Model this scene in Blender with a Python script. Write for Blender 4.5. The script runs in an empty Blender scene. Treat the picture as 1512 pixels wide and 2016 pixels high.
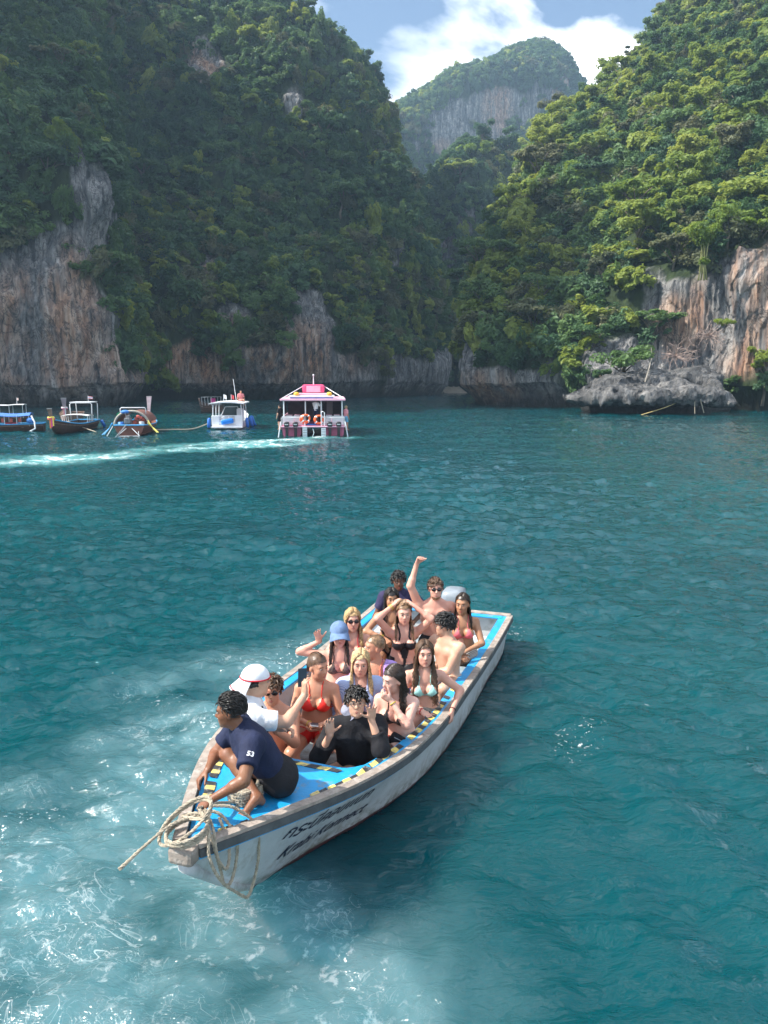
import bpy, bmesh, math, random
import numpy as np
from mathutils import Vector, Matrix
random.seed(7)
HAZE = 0.00048
RNG = np.random.default_rng(11)
SC = bpy.context.scene
COL = SC.collection
rad = math.radians

# ------------------------------------------------------------------ camera
CAM_H = 3.7
FPX = 1480.0                      # focal length in photograph pixels (1512 wide)
HORIZON = 750.0
PITCH = math.atan((1008 - HORIZON) / FPX)
cam_data = bpy.data.cameras.new('camera')
cam_data.sensor_fit = 'HORIZONTAL'
cam_data.sensor_width = 36.0
cam_data.lens = 36.0 * FPX / 1512.0
cam_data.clip_start = 0.1
cam_data.clip_end = 6000
cam = bpy.data.objects.new('camera', cam_data)
COL.objects.link(cam)
cam.location = (0, 0, CAM_H)
cam.rotation_euler = (math.pi / 2 - PITCH, 0, 0)
SC.camera = cam

# ------------------------------------------------------------------ sun and sky
SUN_EL, SUN_AZ = rad(46), rad(-98)         # azimuth measured from +y towards +x
sun_dir = Vector((math.sin(SUN_AZ) * math.cos(SUN_EL), math.cos(SUN_AZ) * math.cos(SUN_EL), math.sin(SUN_EL)))
sd = bpy.data.lights.new('sun', 'SUN')
sd.energy = 5.0
sd.angle = rad(0.6)
sd.color = (1.0, 0.945, 0.86)
so = bpy.data.objects.new('sun', sd)
COL.objects.link(so)
so.rotation_euler = (-sun_dir).to_track_quat('-Z', 'Y').to_euler()
so.location = (-60, 40, 200)

world = bpy.data.worlds.new('World')
SC.world = world
world.use_nodes = True
wn, wl = world.node_tree.nodes, world.node_tree.links
wn.clear()
w_out = wn.new('ShaderNodeOutputWorld')
w_bg = wn.new('ShaderNodeBackground'); w_bg.inputs['Strength'].default_value = 0.085
w_cl = wn.new('ShaderNodeBackground'); w_cl.inputs['Strength'].default_value = 1.0
w_mix = wn.new('ShaderNodeMixShader')
sky = wn.new('ShaderNodeTexSky')
sky.sky_type = 'NISHITA'
sky.sun_disc = False
sky.sun_elevation = SUN_EL
sky.sun_rotation = SUN_AZ
sky.altitude = 0
sky.air_density = 1.0
sky.dust_density = 0.6
sky.ozone_density = 1.4
wl.new(sky.outputs[0], w_bg.inputs['Color'])
tc = wn.new('ShaderNodeTexCoord')
mp = wn.new('ShaderNodeMapping')
mp.inputs['Location'].default_value = (5.2, 0.0, 1.4)
mp.inputs['Rotation'].default_value = (0.0, rad(28), 0.0)
mp.inputs['Scale'].default_value = (1.0, 1.0, 1.6)
wl.new(tc.outputs['Generated'], mp.inputs['Vector'])
n1 = wn.new('ShaderNodeTexNoise'); n1.inputs['Scale'].default_value = 2.9
n1.inputs['Detail'].default_value = 9; n1.inputs['Roughness'].default_value = 0.52
n1.inputs['Distortion'].default_value = 0.35
wl.new(mp.outputs[0], n1.inputs['Vector'])
cr = wn.new('ShaderNodeValToRGB')
cr.color_ramp.elements[0].position = 0.47; cr.color_ramp.elements[0].color = (0, 0, 0, 1)
cr.color_ramp.elements[1].position = 0.60; cr.color_ramp.elements[1].color = (1, 1, 1, 1)
wl.new(n1.outputs['Fac'], cr.inputs[0])
n2 = wn.new('ShaderNodeTexNoise'); n2.inputs['Scale'].default_value = 5.0
n2.inputs['Detail'].default_value = 7
wl.new(mp.outputs[0], n2.inputs['Vector'])
cr2 = wn.new('ShaderNodeValToRGB')
cr2.color_ramp.elements[0].position = 0.3; cr2.color_ramp.elements[0].color = (0.75, 0.82, 0.92, 1)
cr2.color_ramp.elements[1].position = 0.62; cr2.color_ramp.elements[1].color = (1.9, 1.92, 1.95, 1)
wl.new(n2.outputs['Fac'], cr2.inputs[0])
wl.new(cr2.outputs[0], w_cl.inputs['Color'])
wl.new(cr.outputs[0], w_mix.inputs[0])
wl.new(w_bg.outputs[0], w_mix.inputs[1])
wl.new(w_cl.outputs[0], w_mix.inputs[2])
wl.new(w_mix.outputs[0], w_out.inputs['Surface'])

vs = SC.view_settings
vs.view_transform = 'Standard'
vs.look = 'None'
vs.exposure = 1.06
vs.gamma = 1.0
vs.use_curve_mapping = False
cy = SC.cycles
cy.max_bounces = 6
cy.diffuse_bounces = 3
cy.glossy_bounces = 3
cy.transmission_bounces = 4
cy.transparent_max_bounces = 8
cy.volume_bounces = 0
cy.caustics_reflective = False
cy.caustics_refractive = False
cy.sample_clamp_indirect = 4.0
cy.use_denoising = True
cy.use_adaptive_sampling = True
cy.adaptive_threshold = 0.02

# ------------------------------------------------------------------ helpers
def tag(o, label=None, cat=None, group=None, kind=None):
    if label: o['label'] = label
    if cat: o['category'] = cat
    if group: o['group'] = group
    if kind: o['kind'] = kind
    return o

def empty(name, loc=(0, 0, 0), rz=0.0):
    o = bpy.data.objects.new(name, None)
    o.empty_display_size = 0.2
    COL.objects.link(o)
    o.location = loc
    o.rotation_euler = (0, 0, rz)
    return o

def mesh_obj(name, V, Fs, mats, parent=None, smooth=True, fmat=None):
    """V (n,3), Fs an (m,4)/(m,3) array or a list of index tuples."""
    me = bpy.data.meshes.new(name)
    V = np.asarray(V, np.float32)
    if isinstance(Fs, np.ndarray):
        k = Fs.shape[1]
        me.vertices.add(len(V)); me.vertices.foreach_set('co', V.ravel())
        me.loops.add(Fs.size); me.loops.foreach_set('vertex_index', Fs.astype(np.int32).ravel())
        me.polygons.add(len(Fs))
        me.polygons.foreach_set('loop_start', np.arange(0, Fs.size, k, dtype=np.int32))
        me.update(calc_edges=True)
    else:
        me.from_pydata([tuple(map(float, v)) for v in V], [], Fs)
        me.update()
    if not isinstance(mats, (list, tuple)): mats = [mats]
    for m in mats: me.materials.append(m)
    if fmat is not None: me.polygons.foreach_set('material_index', np.asarray(fmat, np.int32))
    me.polygons.foreach_set('use_smooth', np.full(len(me.polygons), bool(smooth)))
    me.update()
    o = bpy.data.objects.new(name, me)
    COL.objects.link(o)
    if parent is not None: o.parent = parent
    return o

def copy_tree(o, parent=None):
    c = o.copy(); COL.objects.link(c); c.parent = parent
    for ch in o.children: copy_tree(ch, c)
    return c

def cam_ray(px, py):
    sp, cp = math.sin(PITCH), math.cos(PITCH)
    u, v = (px - 756) / FPX, (1008 - py) / FPX
    return np.array([u, cp + sp * v, -sp + cp * v])

def at(px, py, Y):
    d = cam_ray(px, py); t = Y / d[1]
    return np.array([d[0] * t, Y, CAM_H + d[2] * t])

def onz(px, py, z=0.0):
    d = cam_ray(px, py); t = (z - CAM_H) / d[2]
    return np.array([d[0] * t, d[1] * t, z])

def proj(P):
    P = np.asarray(P, float); v = P - np.array([0, 0, CAM_H])
    sp, cp = math.sin(PITCH), math.cos(PITCH)
    d = v[..., 1] * cp - v[..., 2] * sp
    return 756 + FPX * v[..., 0] / d, 1008 - FPX * (v[..., 1] * sp + v[..., 2] * cp) / d

# ---- lattice noise in numpy
def _hash(ix, iy, iz, seed):
    h = (ix.astype(np.int64) * 374761393 + iy.astype(np.int64) * 668265263 + iz.astype(np.int64) * 2147483647 + seed * 974634777) & 0xFFFFFFFF
    h = ((h ^ (h >> 13)) * 1274126177) & 0xFFFFFFFF
    h = ((h ^ (h >> 16)) * 2246822519) & 0xFFFFFFFF
    h = h ^ (h >> 15)
    return (h & 0xFFFFFF).astype(np.float32) / 0xFFFFFF * 2 - 1

def vnoise(P, seed=0):
    P = np.asarray(P, np.float32)
    i = np.floor(P).astype(np.int64); f = P - i
    f = f * f * f * (f * (f * 6 - 15) + 10)
    x, y, z = i[..., 0], i[..., 1], i[..., 2]
    fx, fy, fz = f[..., 0], f[..., 1], f[..., 2]
    def c(a, b, d): return _hash(x + a, y + b, z + d, seed)
    x00 = c(0,0,0) * (1-fx) + c(1,0,0) * fx; x10 = c(0,1,0) * (1-fx) + c(1,1,0) * fx
    x01 = c(0,0,1) * (1-fx) + c(1,0,1) * fx; x11 = c(0,1,1) * (1-fx) + c(1,1,1) * fx
    return (x00 * (1-fy) + x10 * fy) * (1-fz) + (x01 * (1-fy) + x11 * fy) * fz

def fbm(P, octv=4, seed=0, gain=0.5, ridge=False):
    P = np.asarray(P, np.float32); s = 0; a = 1.0; t = 0
    for k in range(octv):
        n = vnoise(P * (2.03 ** k) + 17.3 * k, seed + k)
        if ridge: n = 1 - 2 * np.abs(n)
        s = s + a * n; t += a; a *= gain
    return s / t

# ---- surface nets
def surface_nets(g, lo, h):
    s = g < 0
    nx, ny, nz = g.shape
    cnt = np.zeros((nx-1, ny-1, nz-1), np.int8)
    offs = [(i, j, k) for i in (0, 1) for j in (0, 1) for k in (0, 1)]
    for (i, j, k) in offs:
        cnt += s[i:nx-1+i, j:ny-1+j, k:nz-1+k]
    act = (cnt > 0) & (cnt < 8)
    ci = np.argwhere(act)
    idx = np.full(act.shape, -1, np.int32)
    idx[act] = np.arange(len(ci))
    pos = np.zeros((len(ci), 3), np.float32); n = np.zeros(len(ci), np.float32)
    cv = [g[ci[:,0]+i, ci[:,1]+j, ci[:,2]+k] for (i, j, k) in offs]
    for a in range(8):
        for ax in range(3):
            if offs[a][ax] == 0:
                b = a + (4, 2, 1)[ax]
                va, vb = cv[a], cv[b]
                m = (va < 0) != (vb < 0)
                t = va / np.where(m, va - vb, 1)
                q = np.tile(np.array(offs[a], np.float32), (len(ci), 1)); q[:, ax] += t
                pos += np.where(m[:, None], q, 0); n += m
    V = (ci + pos / n[:, None]) * h + np.asarray(lo)
    quads = []
    for ax in range(3):
        sl0 = [slice(None)] * 3; sl1 = [slice(None)] * 3
        sl0[ax] = slice(0, -1); sl1[ax] = slice(1, None)
        a, b = s[tuple(sl0)], s[tuple(sl1)]
        e = np.argwhere(a != b)
        o1, o2 = [(1, 2), (2, 0), (0, 1)][ax]
        e = e[(e[:, o1] > 0) & (e[:, o2] > 0) & (e[:, o1] < g.shape[o1]-1) & (e[:, o2] < g.shape[o2]-1)]
        if not len(e): continue
        neg = s[e[:,0], e[:,1], e[:,2]]
        def cell(d1, d2):
            c = e.copy(); c[:, o1] += d1; c[:, o2] += d2
            return idx[c[:,0], c[:,1], c[:,2]]
        q = np.stack([cell(-1,-1), cell(0,-1), cell(0,0), cell(-1,0)], 1)
        q[~neg] = q[~neg][:, ::-1]
        quads.append(q)
    return V, np.concatenate(quads)

class Field:
    """signed-distance grid with smooth unions of simple bodies"""
    def __init__(s, lo, hi, h):
        s.lo = np.asarray(lo, np.float32); s.h = h
        n = np.ceil((np.asarray(hi) - s.lo) / h).astype(int) + 1
        s.g = np.full(tuple(n), 1.0, np.float32)
    def sub(s, lo, hi):
        i0 = np.clip(np.floor((np.asarray(lo) - s.lo) / s.h).astype(int), 0, np.array(s.g.shape) - 1)
        i1 = np.clip(np.ceil((np.asarray(hi) - s.lo) / s.h).astype(int) + 1, 1, np.array(s.g.shape))
        sl = tuple(slice(a, b) for a, b in zip(i0, i1))
        ax = [s.lo[k] + np.arange(i0[k], i1[k], dtype=np.float32) * s.h for k in range(3)]
        X, Y, Z = np.meshgrid(*ax, indexing='ij')
        return sl, np.stack([X, Y, Z], -1)
    def put(s, d, sl, k):
        a = s.g[sl]
        if k <= 0: s.g[sl] = np.minimum(a, d); return
        hh = np.maximum(k - np.abs(a - d), 0) / k
        s.g[sl] = np.minimum(a, d) - hh * hh * k * 0.25
    def cut(s, d, sl, k):
        a = s.g[sl]; b = -d
        hh = np.maximum(k - np.abs(a - b), 0) / max(k, 1e-6)
        s.g[sl] = np.maximum(a, b) + hh * hh * k * 0.25
    def cone(s, a, b, ra, rb, k=0.02, flat=None, grow=0.0, t0=None, t1=None, cut=False):
        a = np.asarray(a, np.float32); b = np.asarray(b, np.float32)
        r = max(ra, rb) + grow; m = r * 1.15 + k + 2 * s.h
        lo = np.minimum(a, b) - m; hi = np.maximum(a, b) + m
        sl, P = s.sub(lo, hi)
        if P.size == 0: return
        ba = b - a; L2 = float(ba @ ba) + 1e-9
        t = np.clip((P - a) @ ba / L2, 0, 1)
        D = P - (a + t[..., None] * ba)
        if flat is not None:
            n, fct = flat
            dn = D @ np.asarray(n, np.float32)
            dist = np.sqrt(np.maximum((D * D).sum(-1) + dn * dn * (1 / fct ** 2 - 1), 1e-12))
            true = np.sqrt((D * D).sum(-1) + 1e-12)
            rr = ra + (rb - ra) * t
            d = (dist - rr) * np.clip(true / np.maximum(dist, 1e-6), fct, 1) - grow
        else:
            d = np.sqrt((D * D).sum(-1)) - (ra + (rb - ra) * t) - grow
        if t0 is not None or t1 is not None:
            L = math.sqrt(L2); tt = (P - a) @ ba / L2
            if t0 is not None: d = np.maximum(d, (t0 - tt) * L)
            if t1 is not None: d = np.maximum(d, (tt - t1) * L)
        (s.cut if cut else s.put)(d, sl, k)
    def ell(s, c, r, axes=None, k=0.02, grow=0.0, cut=False):
        c = np.asarray(c, np.float32); r = np.asarray(r, np.float32) + grow
        m = float(r.max()) * 1.1 + k + 2 * s.h
        sl, P = s.sub(c - m, c + m)
        if P.size == 0: return
        D = P - c
        if axes is not None: D = D @ np.asarray(axes, np.float32).T
        q = D / r
        k0 = np.sqrt((q * q).sum(-1)) + 1e-9
        k1 = np.sqrt(((q / r) ** 2).sum(-1)) + 1e-9
        d = k0 * (k0 - 1) / k1
        (s.cut if cut else s.put)(d, sl, k)
    def mesh(s):
        g = s.g
        g[0], g[-1], g[:, 0], g[:, -1], g[:, :, 0], g[:, :, -1] = (1,) * 6
        return surface_nets(g, s.lo, s.h)

# ---- tubes, boxes, lofts collected into one mesh
class MB:
    def __init__(s): s.V = []; s.F = []; s.M = []; s.n = 0
    def add(s, V, Fs, m=0):
        V = [tuple(map(float, v)) for v in V]
        s.V += V; s.F += [tuple(i + s.n for i in f) for f in Fs]; s.M += [m] * len(Fs); s.n += len(V)
        return s
    def box(s, c, size, rz=0, m=0, M=None, taper=1.0):
        hx, hy, hz = [q / 2 for q in size]
        V = []
        for z in (-hz, hz):
            k = taper if z > 0 else 1.0
            for x, y in ((-hx, -hy), (hx, -hy), (hx, hy), (-hx, hy)): V.append(Vector((x * k, y * k, z)))
        R = M if M is not None else Matrix.Rotation(rz, 3, 'Z')
        V = [R @ v + Vector(c) for v in V]
        return s.add(V, [(3,2,1,0),(4,5,6,7),(0,1,5,4),(1,2,6,5),(2,3,7,6),(3,0,4,7)], m)
    def bbox(s, c, size, b=0.02, rz=0, m=0, M=None):
        """box with chamfered edges"""
        hx, hy, hz = [q / 2 for q in size]
        b = min(b, hx * .9, hy * .9, hz * .9)
        bm = bmesh.new(); bmesh.ops.create_cube(bm, size=1.0)
        for v in bm.verts: v.co = Vector((v.co.x * size[0], v.co.y * size[1], v.co.z * size[2]))
        bmesh.ops.bevel(bm, geom=bm.edges[:], offset=b, segments=2, affect='EDGES', profile=0.6)
        R = M if M is not None else Matrix.Rotation(rz, 3, 'Z')
        V = [R @ v.co + Vector(c) for v in bm.verts]
        bm.verts.index_update()
        Fs = [tuple(v.index for v in f.verts) for f in bm.faces]
        bm.free()
        return s.add(V, Fs, m)
    def tube(s, pts, r, n=8, m=0, closed=False, cap=True):
        pts = [Vector(p) for p in pts]; N = len(pts)
        rs = r if isinstance(r, (list, tuple, np.ndarray)) else [r] * N
        V = []; ref = None
        for i, p in enumerate(pts):
            if closed: t = (pts[(i+1) % N] - pts[i-1])
            else: t = (pts[min(i+1, N-1)] - pts[max(i-1, 0)])
            t = t.normalized() if t.length > 1e-9 else Vector((0, 0, 1))
            if ref is None:
                ref = t.orthogonal().normalized()
            ref = (ref - t * ref.dot(t))
            ref = ref.normalized() if ref.length > 1e-6 else t.orthogonal().normalized()
            bn = t.cross(ref)
            for k in range(n):
                a = 2 * math.pi * k / n
                V.append(p + (ref * math.cos(a) + bn * math.sin(a)) * rs[i])
        Fs = []
        for i in range(N if closed else N - 1):
            j = (i + 1) % N
            for k in range(n):
                k2 = (k + 1) % n
                Fs.append((i*n+k, i*n+k2, j*n+k2, j*n+k))
        if cap and not closed:
            Fs.append(tuple(range(n-1, -1, -1))); Fs.append(tuple((N-1)*n + k for k in range(n)))
        return s.add(V, Fs, m)
    def sphere(s, c, r, nu=12, nv=8, m=0, R=None):
        rx, ry, rz = r if isinstance(r, (tuple, list)) else (r, r, r)
        V = []; Fs = []
        for j in range(nv + 1):
            th = math.pi * j / nv
            for i in range(nu):
                ph = 2 * math.pi * i / nu
                v = Vector((rx * math.sin(th) * math.cos(ph), ry * math.sin(th) * math.sin(ph), rz * math.cos(th)))
                if R is not None: v = R @ v
                V.append(v + Vector(c))
        for j in range(nv):
            for i in range(nu):
                i2 = (i + 1) % nu
                Fs.append((j*nu+i, (j+1)*nu+i, (j+1)*nu+i2, j*nu+i2))
        return s.add(V, Fs, m)
    def grid(s, P, m=0, flip=False, wrap=False):
        P = np.asarray(P, float); a, b = P.shape[:2]; Fs = []
        for i in range(a - 1):
            for j in range(b if wrap else b - 1):
                j2 = (j + 1) % b
                q = (i*b+j, i*b+j2, (i+1)*b+j2, (i+1)*b+j)
                Fs.append(q[::-1] if flip else q)
        return s.add(P.reshape(-1, 3), Fs, m)
    def poly(s, pts, m=0):
        return s.add(pts, [tuple(range(len(pts)))], m)
    def prism(s, pts2, z0, z1, m=0, M=None):
        n = len(pts2)
        V = [Vector((x, y, z0)) for x, y in pts2] + [Vector((x, y, z1)) for x, y in pts2]
        if M is not None: V = [M @ v for v in V]
        Fs = [tuple(range(n-1, -1, -1)), tuple(range(n, 2*n))] + [(i, (i+1) % n, n + (i+1) % n, n + i) for i in range(n)]
        return s.add(V, Fs, m)
    def build(s, name, mats, parent=None, smooth=False):
        return mesh_obj(name, np.array(s.V), s.F, mats, parent, smooth, s.M)

# ------------------------------------------------------------------ materials
MATS = {}
def mat(name, col=(0.5, 0.5, 0.5), rough=0.6, metal=0.0, var=0.0, vscale=8.0, bump=0.0, bscale=40.0, spec=0.5, dirt=None, coat=0.0, trans=0.0):
    """Principled material with noise variation of colour, optional bump and a dirt colour"""
    if name in MATS: return MATS[name]
    m = bpy.data.materials.new(name); m.use_nodes = True
    nt = m.node_tree; N, L = nt.nodes, nt.links
    p = N['Principled BSDF']
    p.inputs['Roughness'].default_value = rough
    p.inputs['Metallic'].default_value = metal
    p.inputs['Specular IOR Level'].default_value = spec
    p.inputs['Coat Weight'].default_value = coat
    p.inputs['Base Color'].default_value = (*col, 1)
    t = N.new('ShaderNodeTexCoord')
    if var > 0 or dirt is not None:
        n = N.new('ShaderNodeTexNoise'); n.inputs['Scale'].default_value = vscale; n.inputs['Detail'].default_value = 6
        L.new(t.outputs['Object'], n.inputs['Vector'])
        r = N.new('ShaderNodeValToRGB')
        e = r.color_ramp.elements
        e[0].position = 0.3; e[1].position = 0.7
        e[0].color = (*[c * (1 - var) for c in col], 1); e[1].color = (*[min(1, c * (1 + var)) for c in col], 1)
        L.new(n.outputs['Fac'], r.inputs[0]); out = r.outputs[0]
        if dirt is not None:
            dc, lo, hi, ds = dirt
            n3 = N.new('ShaderNodeTexNoise'); n3.inputs['Scale'].default_value = ds; n3.inputs['Detail'].default_value = 10; n3.inputs['Roughness'].default_value = 0.7
            L.new(t.outputs['Object'], n3.inputs['Vector'])
            mr = N.new('ShaderNodeMapRange'); mr.inputs[1].default_value = lo; mr.inputs[2].default_value = hi
            L.new(n3.outputs['Fac'], mr.inputs[0])
            mx = N.new('ShaderNodeMix'); mx.data_type = 'RGBA'
            L.new(mr.outputs[0], mx.inputs[0]); L.new(out, mx.inputs[6]); mx.inputs[7].default_value = (*dc, 1)
            out = mx.outputs[2]
        L.new(out, p.inputs['Base Color'])
    if bump > 0:
        n4 = N.new('ShaderNodeTexNoise'); n4.inputs['Scale'].default_value = bscale; n4.inputs['Detail'].default_value = 5
        L.new(t.outputs['Object'], n4.inputs['Vector'])
        b = N.new('ShaderNodeBump'); b.inputs['Strength'].default_value = bump; b.inputs['Distance'].default_value = 0.02
        L.new(n4.outputs['Fac'], b.inputs['Height']); L.new(b.outputs[0], p.inputs['Normal'])
    MATS[name] = m
    return m
# ------------------------------------------------------------------ the big boat's frame (used by water too)
_f0 = np.array([-.335, -.942]); _f0 /= np.linalg.norm(_f0); _l0 = np.array([-_f0[1], _f0[0]])
BO = np.array([.81, 10.5]) + .03 * _l0
BF = _f0 + .022 * _l0; BF /= np.linalg.norm(BF); BL = np.array([-BF[1], BF[0]])
BOAT_YAW = math.atan2(BF[1], BF[0])
def boat_pt(a, b, z): return np.array([*(BO + BF * a + BL * b), z])
def to_boat(P):
    d = np.asarray(P)[..., :2] - BO
    return d @ BF, d @ BL
HA = np.array([-0.05, 0.0, 1.6, 2.8, 4.0, 4.7, 5.3, 5.9, 6.35, 6.62])
HB = np.array([1.00, 1.00, .99, .965, .93, .84, .665, .41, .19, .055])      # half-breadth at the rail
HW = np.array([.90, .91, .93, .90, .75, .50, .20, .0, .0, .0])               # at the water
HZ = np.array([.42, .42, .445, .495, .575, .64, .70, .775, .83, .865])       # sheer height
def smooth_interp(a, xs, ys):
    """monotone-ish cubic through the stations"""
    a = np.asarray(a, float)
    m = np.gradient(ys, xs)
    i = np.clip(np.searchsorted(xs, a) - 1, 0, len(xs) - 2)
    h = xs[i+1] - xs[i]; t = np.clip((a - xs[i]) / h, 0, 1)
    h00 = 2*t**3 - 3*t**2 + 1; h10 = t**3 - 2*t**2 + t; h01 = -2*t**3 + 3*t**2; h11 = t**3 - t**2
    return h00*ys[i] + h10*h*m[i] + h01*ys[i+1] + h11*h*m[i+1]
hull_b = lambda a: smooth_interp(a, HA, HB)
hull_w = lambda a: np.maximum(smooth_interp(a, HA, HW), 0)
hull_z = lambda a: smooth_interp(a, HA, HZ)

# ------------------------------------------------------------------ water
def ocean_tile(L, N, wind, lmin, lmax, seed, power=4.0, iso=0.12):
    rng = np.random.default_rng(seed)
    k1 = np.fft.fftfreq(N, d=L / N) * 2 * np.pi
    KX, KY = np.meshgrid(k1, k1, indexing='ij')
    K = np.hypot(KX, KY); K[0, 0] = 1
    c = (KX * math.cos(wind) + KY * math.sin(wind)) / K
    S = K ** (-power) * (iso + c ** 4) * np.exp(-(2*np.pi/lmax / K) ** 4) * np.exp(-(K * lmin / (2*np.pi)) ** 2)
    S[0, 0] = 0
    A = np.sqrt(S) * (rng.normal(size=K.shape) + 1j * rng.normal(size=K.shape))
    hgt = np.fft.ifft2(A).real
    sx = np.fft.ifft2(1j * KX * A).real; sy = np.fft.ifft2(1j * KY * A).real
    s = math.sqrt((sx**2 + sy**2).mean())
    dx = np.fft.ifft2(-1j * KX / K * A).real; dy = np.fft.ifft2(-1j * KY / K * A).real
    return hgt / s, dx / s, dy / s
def tile_sample(T, L, X, Y):
    N = T.shape[0]
    u = (X / L * N) % N; v = (Y / L * N) % N
    i = np.floor(u).astype(int); j = np.floor(v).astype(int); fu = u - i; fv = v - j
    i %= N; j %= N
    i2 = (i + 1) % N; j2 = (j + 1) % N
    return (T[i,j]*(1-fu)+T[i2,j]*fu)*(1-fv) + (T[i,j2]*(1-fu)+T[i2,j2]*fu)*fv

def blobs(X, Y, spec):
    out = np.zeros_like(X)
    for (px, py, r, wt) in spec:
        p = onz(px, py)
        d2 = ((X - p[0])**2 + (Y - p[1])**2) / r**2
        out = 1 - (1 - out) * (1 - wt * np.exp(-d2 * 1.1))
    return out

def make_water():
    rows = np.concatenate([[0.0, 1.5], np.geomspace(2.6, 330, 640), [400, 480, 560, 640]])
    ang = np.concatenate([np.linspace(-180, -42, 36, endpoint=False), np.linspace(-42, -31, 26, endpoint=False), np.linspace(-31, 31, 430, endpoint=False),
                          np.linspace(31, 42, 26, endpoint=False), np.linspace(42, 180, 37)])
    A = np.radians(ang)
    X0 = rows[:, None] * np.sin(A)[None]; Y0 = rows[:, None] * np.cos(A)[None]
    R = np.hypot(X0, Y0)
    tiles = [(31.0, 512, rad(-72), 0.7, 6.0, 3, 3.6, .10, 0.085, .8), (11.7, 512, rad(-98), 0.20, 1.5, 5, 2.7, .22, 0.42, .6)]
    Z = np.zeros_like(X0); DX = np.zeros_like(X0); DY = np.zeros_like(X0)
    P3 = np.stack([X0 * .09, Y0 * .09, X0 * 0], -1)
    gust = 0.85 + 0.45 * fbm(P3, 3, 5)
    a, b = to_boat(np.stack([X0, Y0], -1))
    # sheltered water beside the boat on its port side
    lee = np.exp(-(((a - 4.3) / 2.6) ** 2 + ((b - 1.5) / 1.1) ** 2))
    gust = gust * (1 - .5 * lee)
    for (L, N, wd, l0, l1, sd_, pw, iso, slope, ch) in tiles:
        h, dx, dy = ocean_tile(L, N, wd, l0, l1, sd_, pw, iso)
        fade = np.clip(1.15 - R / 420, 0.25, 1) * gust * slope
        Z += tile_sample(h, L, X0, Y0) * fade
        DX += tile_sample(dx, L, X0, Y0) * fade * ch; DY += tile_sample(dy, L, X0, Y0) * fade * ch
    # the boat's own wake: slanting crests on the port side
    p0, p1 = onz(985, 1270), onz(1560, 1830)
    d = (p1 - p0)[:2]; Lw = np.linalg.norm(d); d /= Lw; nrm = np.array([-d[1], d[0]])
    s = (X0 - p0[0]) * d[0] + (Y0 - p0[1]) * d[1]; t = (X0 - p0[0]) * nrm[0] + (Y0 - p0[1]) * nrm[1]
    wob = fbm(np.stack([X0 * .5, Y0 * .5, X0 * 0 + 3], -1), 3, 9) * .35
    for (off, amp, wdt) in ((0, .075, .30), (-.95, .06, .34), (.85, .05, .28), (-1.9, .045, .4)):
        Z += amp * np.exp(-((t + wob - off) / wdt) ** 2) * np.clip(s / 1.0, 0, 1) * np.clip((Lw + 2.5 - s) / 3, 0, 1)
    # chop and churn in the starboard wake
    milk = blobs(X0, Y0, [(20, 1960, .9, .8), (60, 1880, .9, .8), (200, 1850, .9, .85), (350, 1820, .8, .8), (130, 1720, .75, .85), (300, 1700, .7, .85),
        (240, 1600, .65, .8), (340, 1540, .5, .85), (400, 1450, .5, .9), (300, 1440, .5, .6), (460, 1390, .5, .9), (540, 1320, .5, .85), (620, 1270, .5, .8), (700, 1235, .45, .7),
        (80, 1560, .6, .55), (180, 1500, .6, .5), (500, 1790, .45, .9), (470, 1860, .6, .75), (600, 1860, .6, .5), (620, 1960, .7, .45), (690, 1900, .8, .25), (720, 1990, .9, .25), (560, 1740, .4, .4), (420, 1950, .8, .7), (200, 1990, .8, .7), (250, 1360, .5, .35), (330, 1330, .6, .3), (450, 1300, .5, .45)])
    warp = fbm(np.stack([X0 * 1.3, Y0 * 1.3, X0 * 0], -1), 4, 21)
    milk = np.clip(milk * (1.0 + .9 * warp) - .06, 0, 1)
    churn = fbm(np.stack([X0 * 2.4, Y0 * 2.4, X0 * 0 + 7], -1), 4, 31)
    Z += milk * churn * .07
    # wake of the pink boat
    far = blobs(X0, Y0, [(570, 868, 2.2, 1), (530, 871, 2.2, 1), (480, 875, 2.4, 1), (420, 878, 2.4, 1), (360, 882, 2.2, .95), (300, 887, 1.8, .7), (230, 897, 2.0, .7), (160, 903, 2.0, .9), (100, 906, 2.0, .9), (30, 908, 2, .9), (-60, 910, 2.2, .8), (620, 862, 1.6, .8), (680, 862, 1.3, .5)])
    far = np.clip(far * (1 + 1.0 * fbm(np.stack([X0 * .5, Y0 * .5, X0 * 0], -1), 4, 41)) - .1, 0, 1)
    flecks = blobs(X0, Y0, [(1140, 1465, .28, .95), (1115, 1490, .22, .85), (1000, 1245, .5, .6), (1170, 1440, .2, .7), (1260, 1385, .2, .5), (620, 1275, .6, .9), (560, 1310, .4, .8), (700, 1240, .4, .7), (330, 1380, .4, .5), (390, 1530, .3, .8), (440, 1420, .35, .9), (1035, 1310, .4, .3), (60, 1600, .4, .6), (20, 1650, .4, .5)])
    # keep the sea out of the hull
    hb = np.where((a > -.03) & (a < 6.6), hull_b(np.clip(a, -.05, 6.6)) , 0)
    hw = np.where((a > -.03) & (a < 5.9), hull_w(np.clip(a, -.05, 6.6)), 0)
    inside = (a > 0.02) & (a < 5.6) & (np.abs(b) < hw - .03)
    near = np.clip((np.abs(b) - hw) / .5, 0, 1); near = np.where((a > -.4) & (a < 6.2), .35 + .65 * near, 1)
    Z = Z * near
    Z = np.where(inside, -.32, Z)
    DX *= near; DY *= near
    V = np.stack([X0 + DX, Y0 + DY, Z], -1).reshape(-1, 3)
    nr, nc = X0.shape
    ii = np.arange(nr - 1)[:, None] * nc + np.arange(nc - 1)[None]
    Fq = np.stack([ii, ii + nc, ii + nc + 1, ii + 1], -1).reshape(-1, 4)
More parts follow.
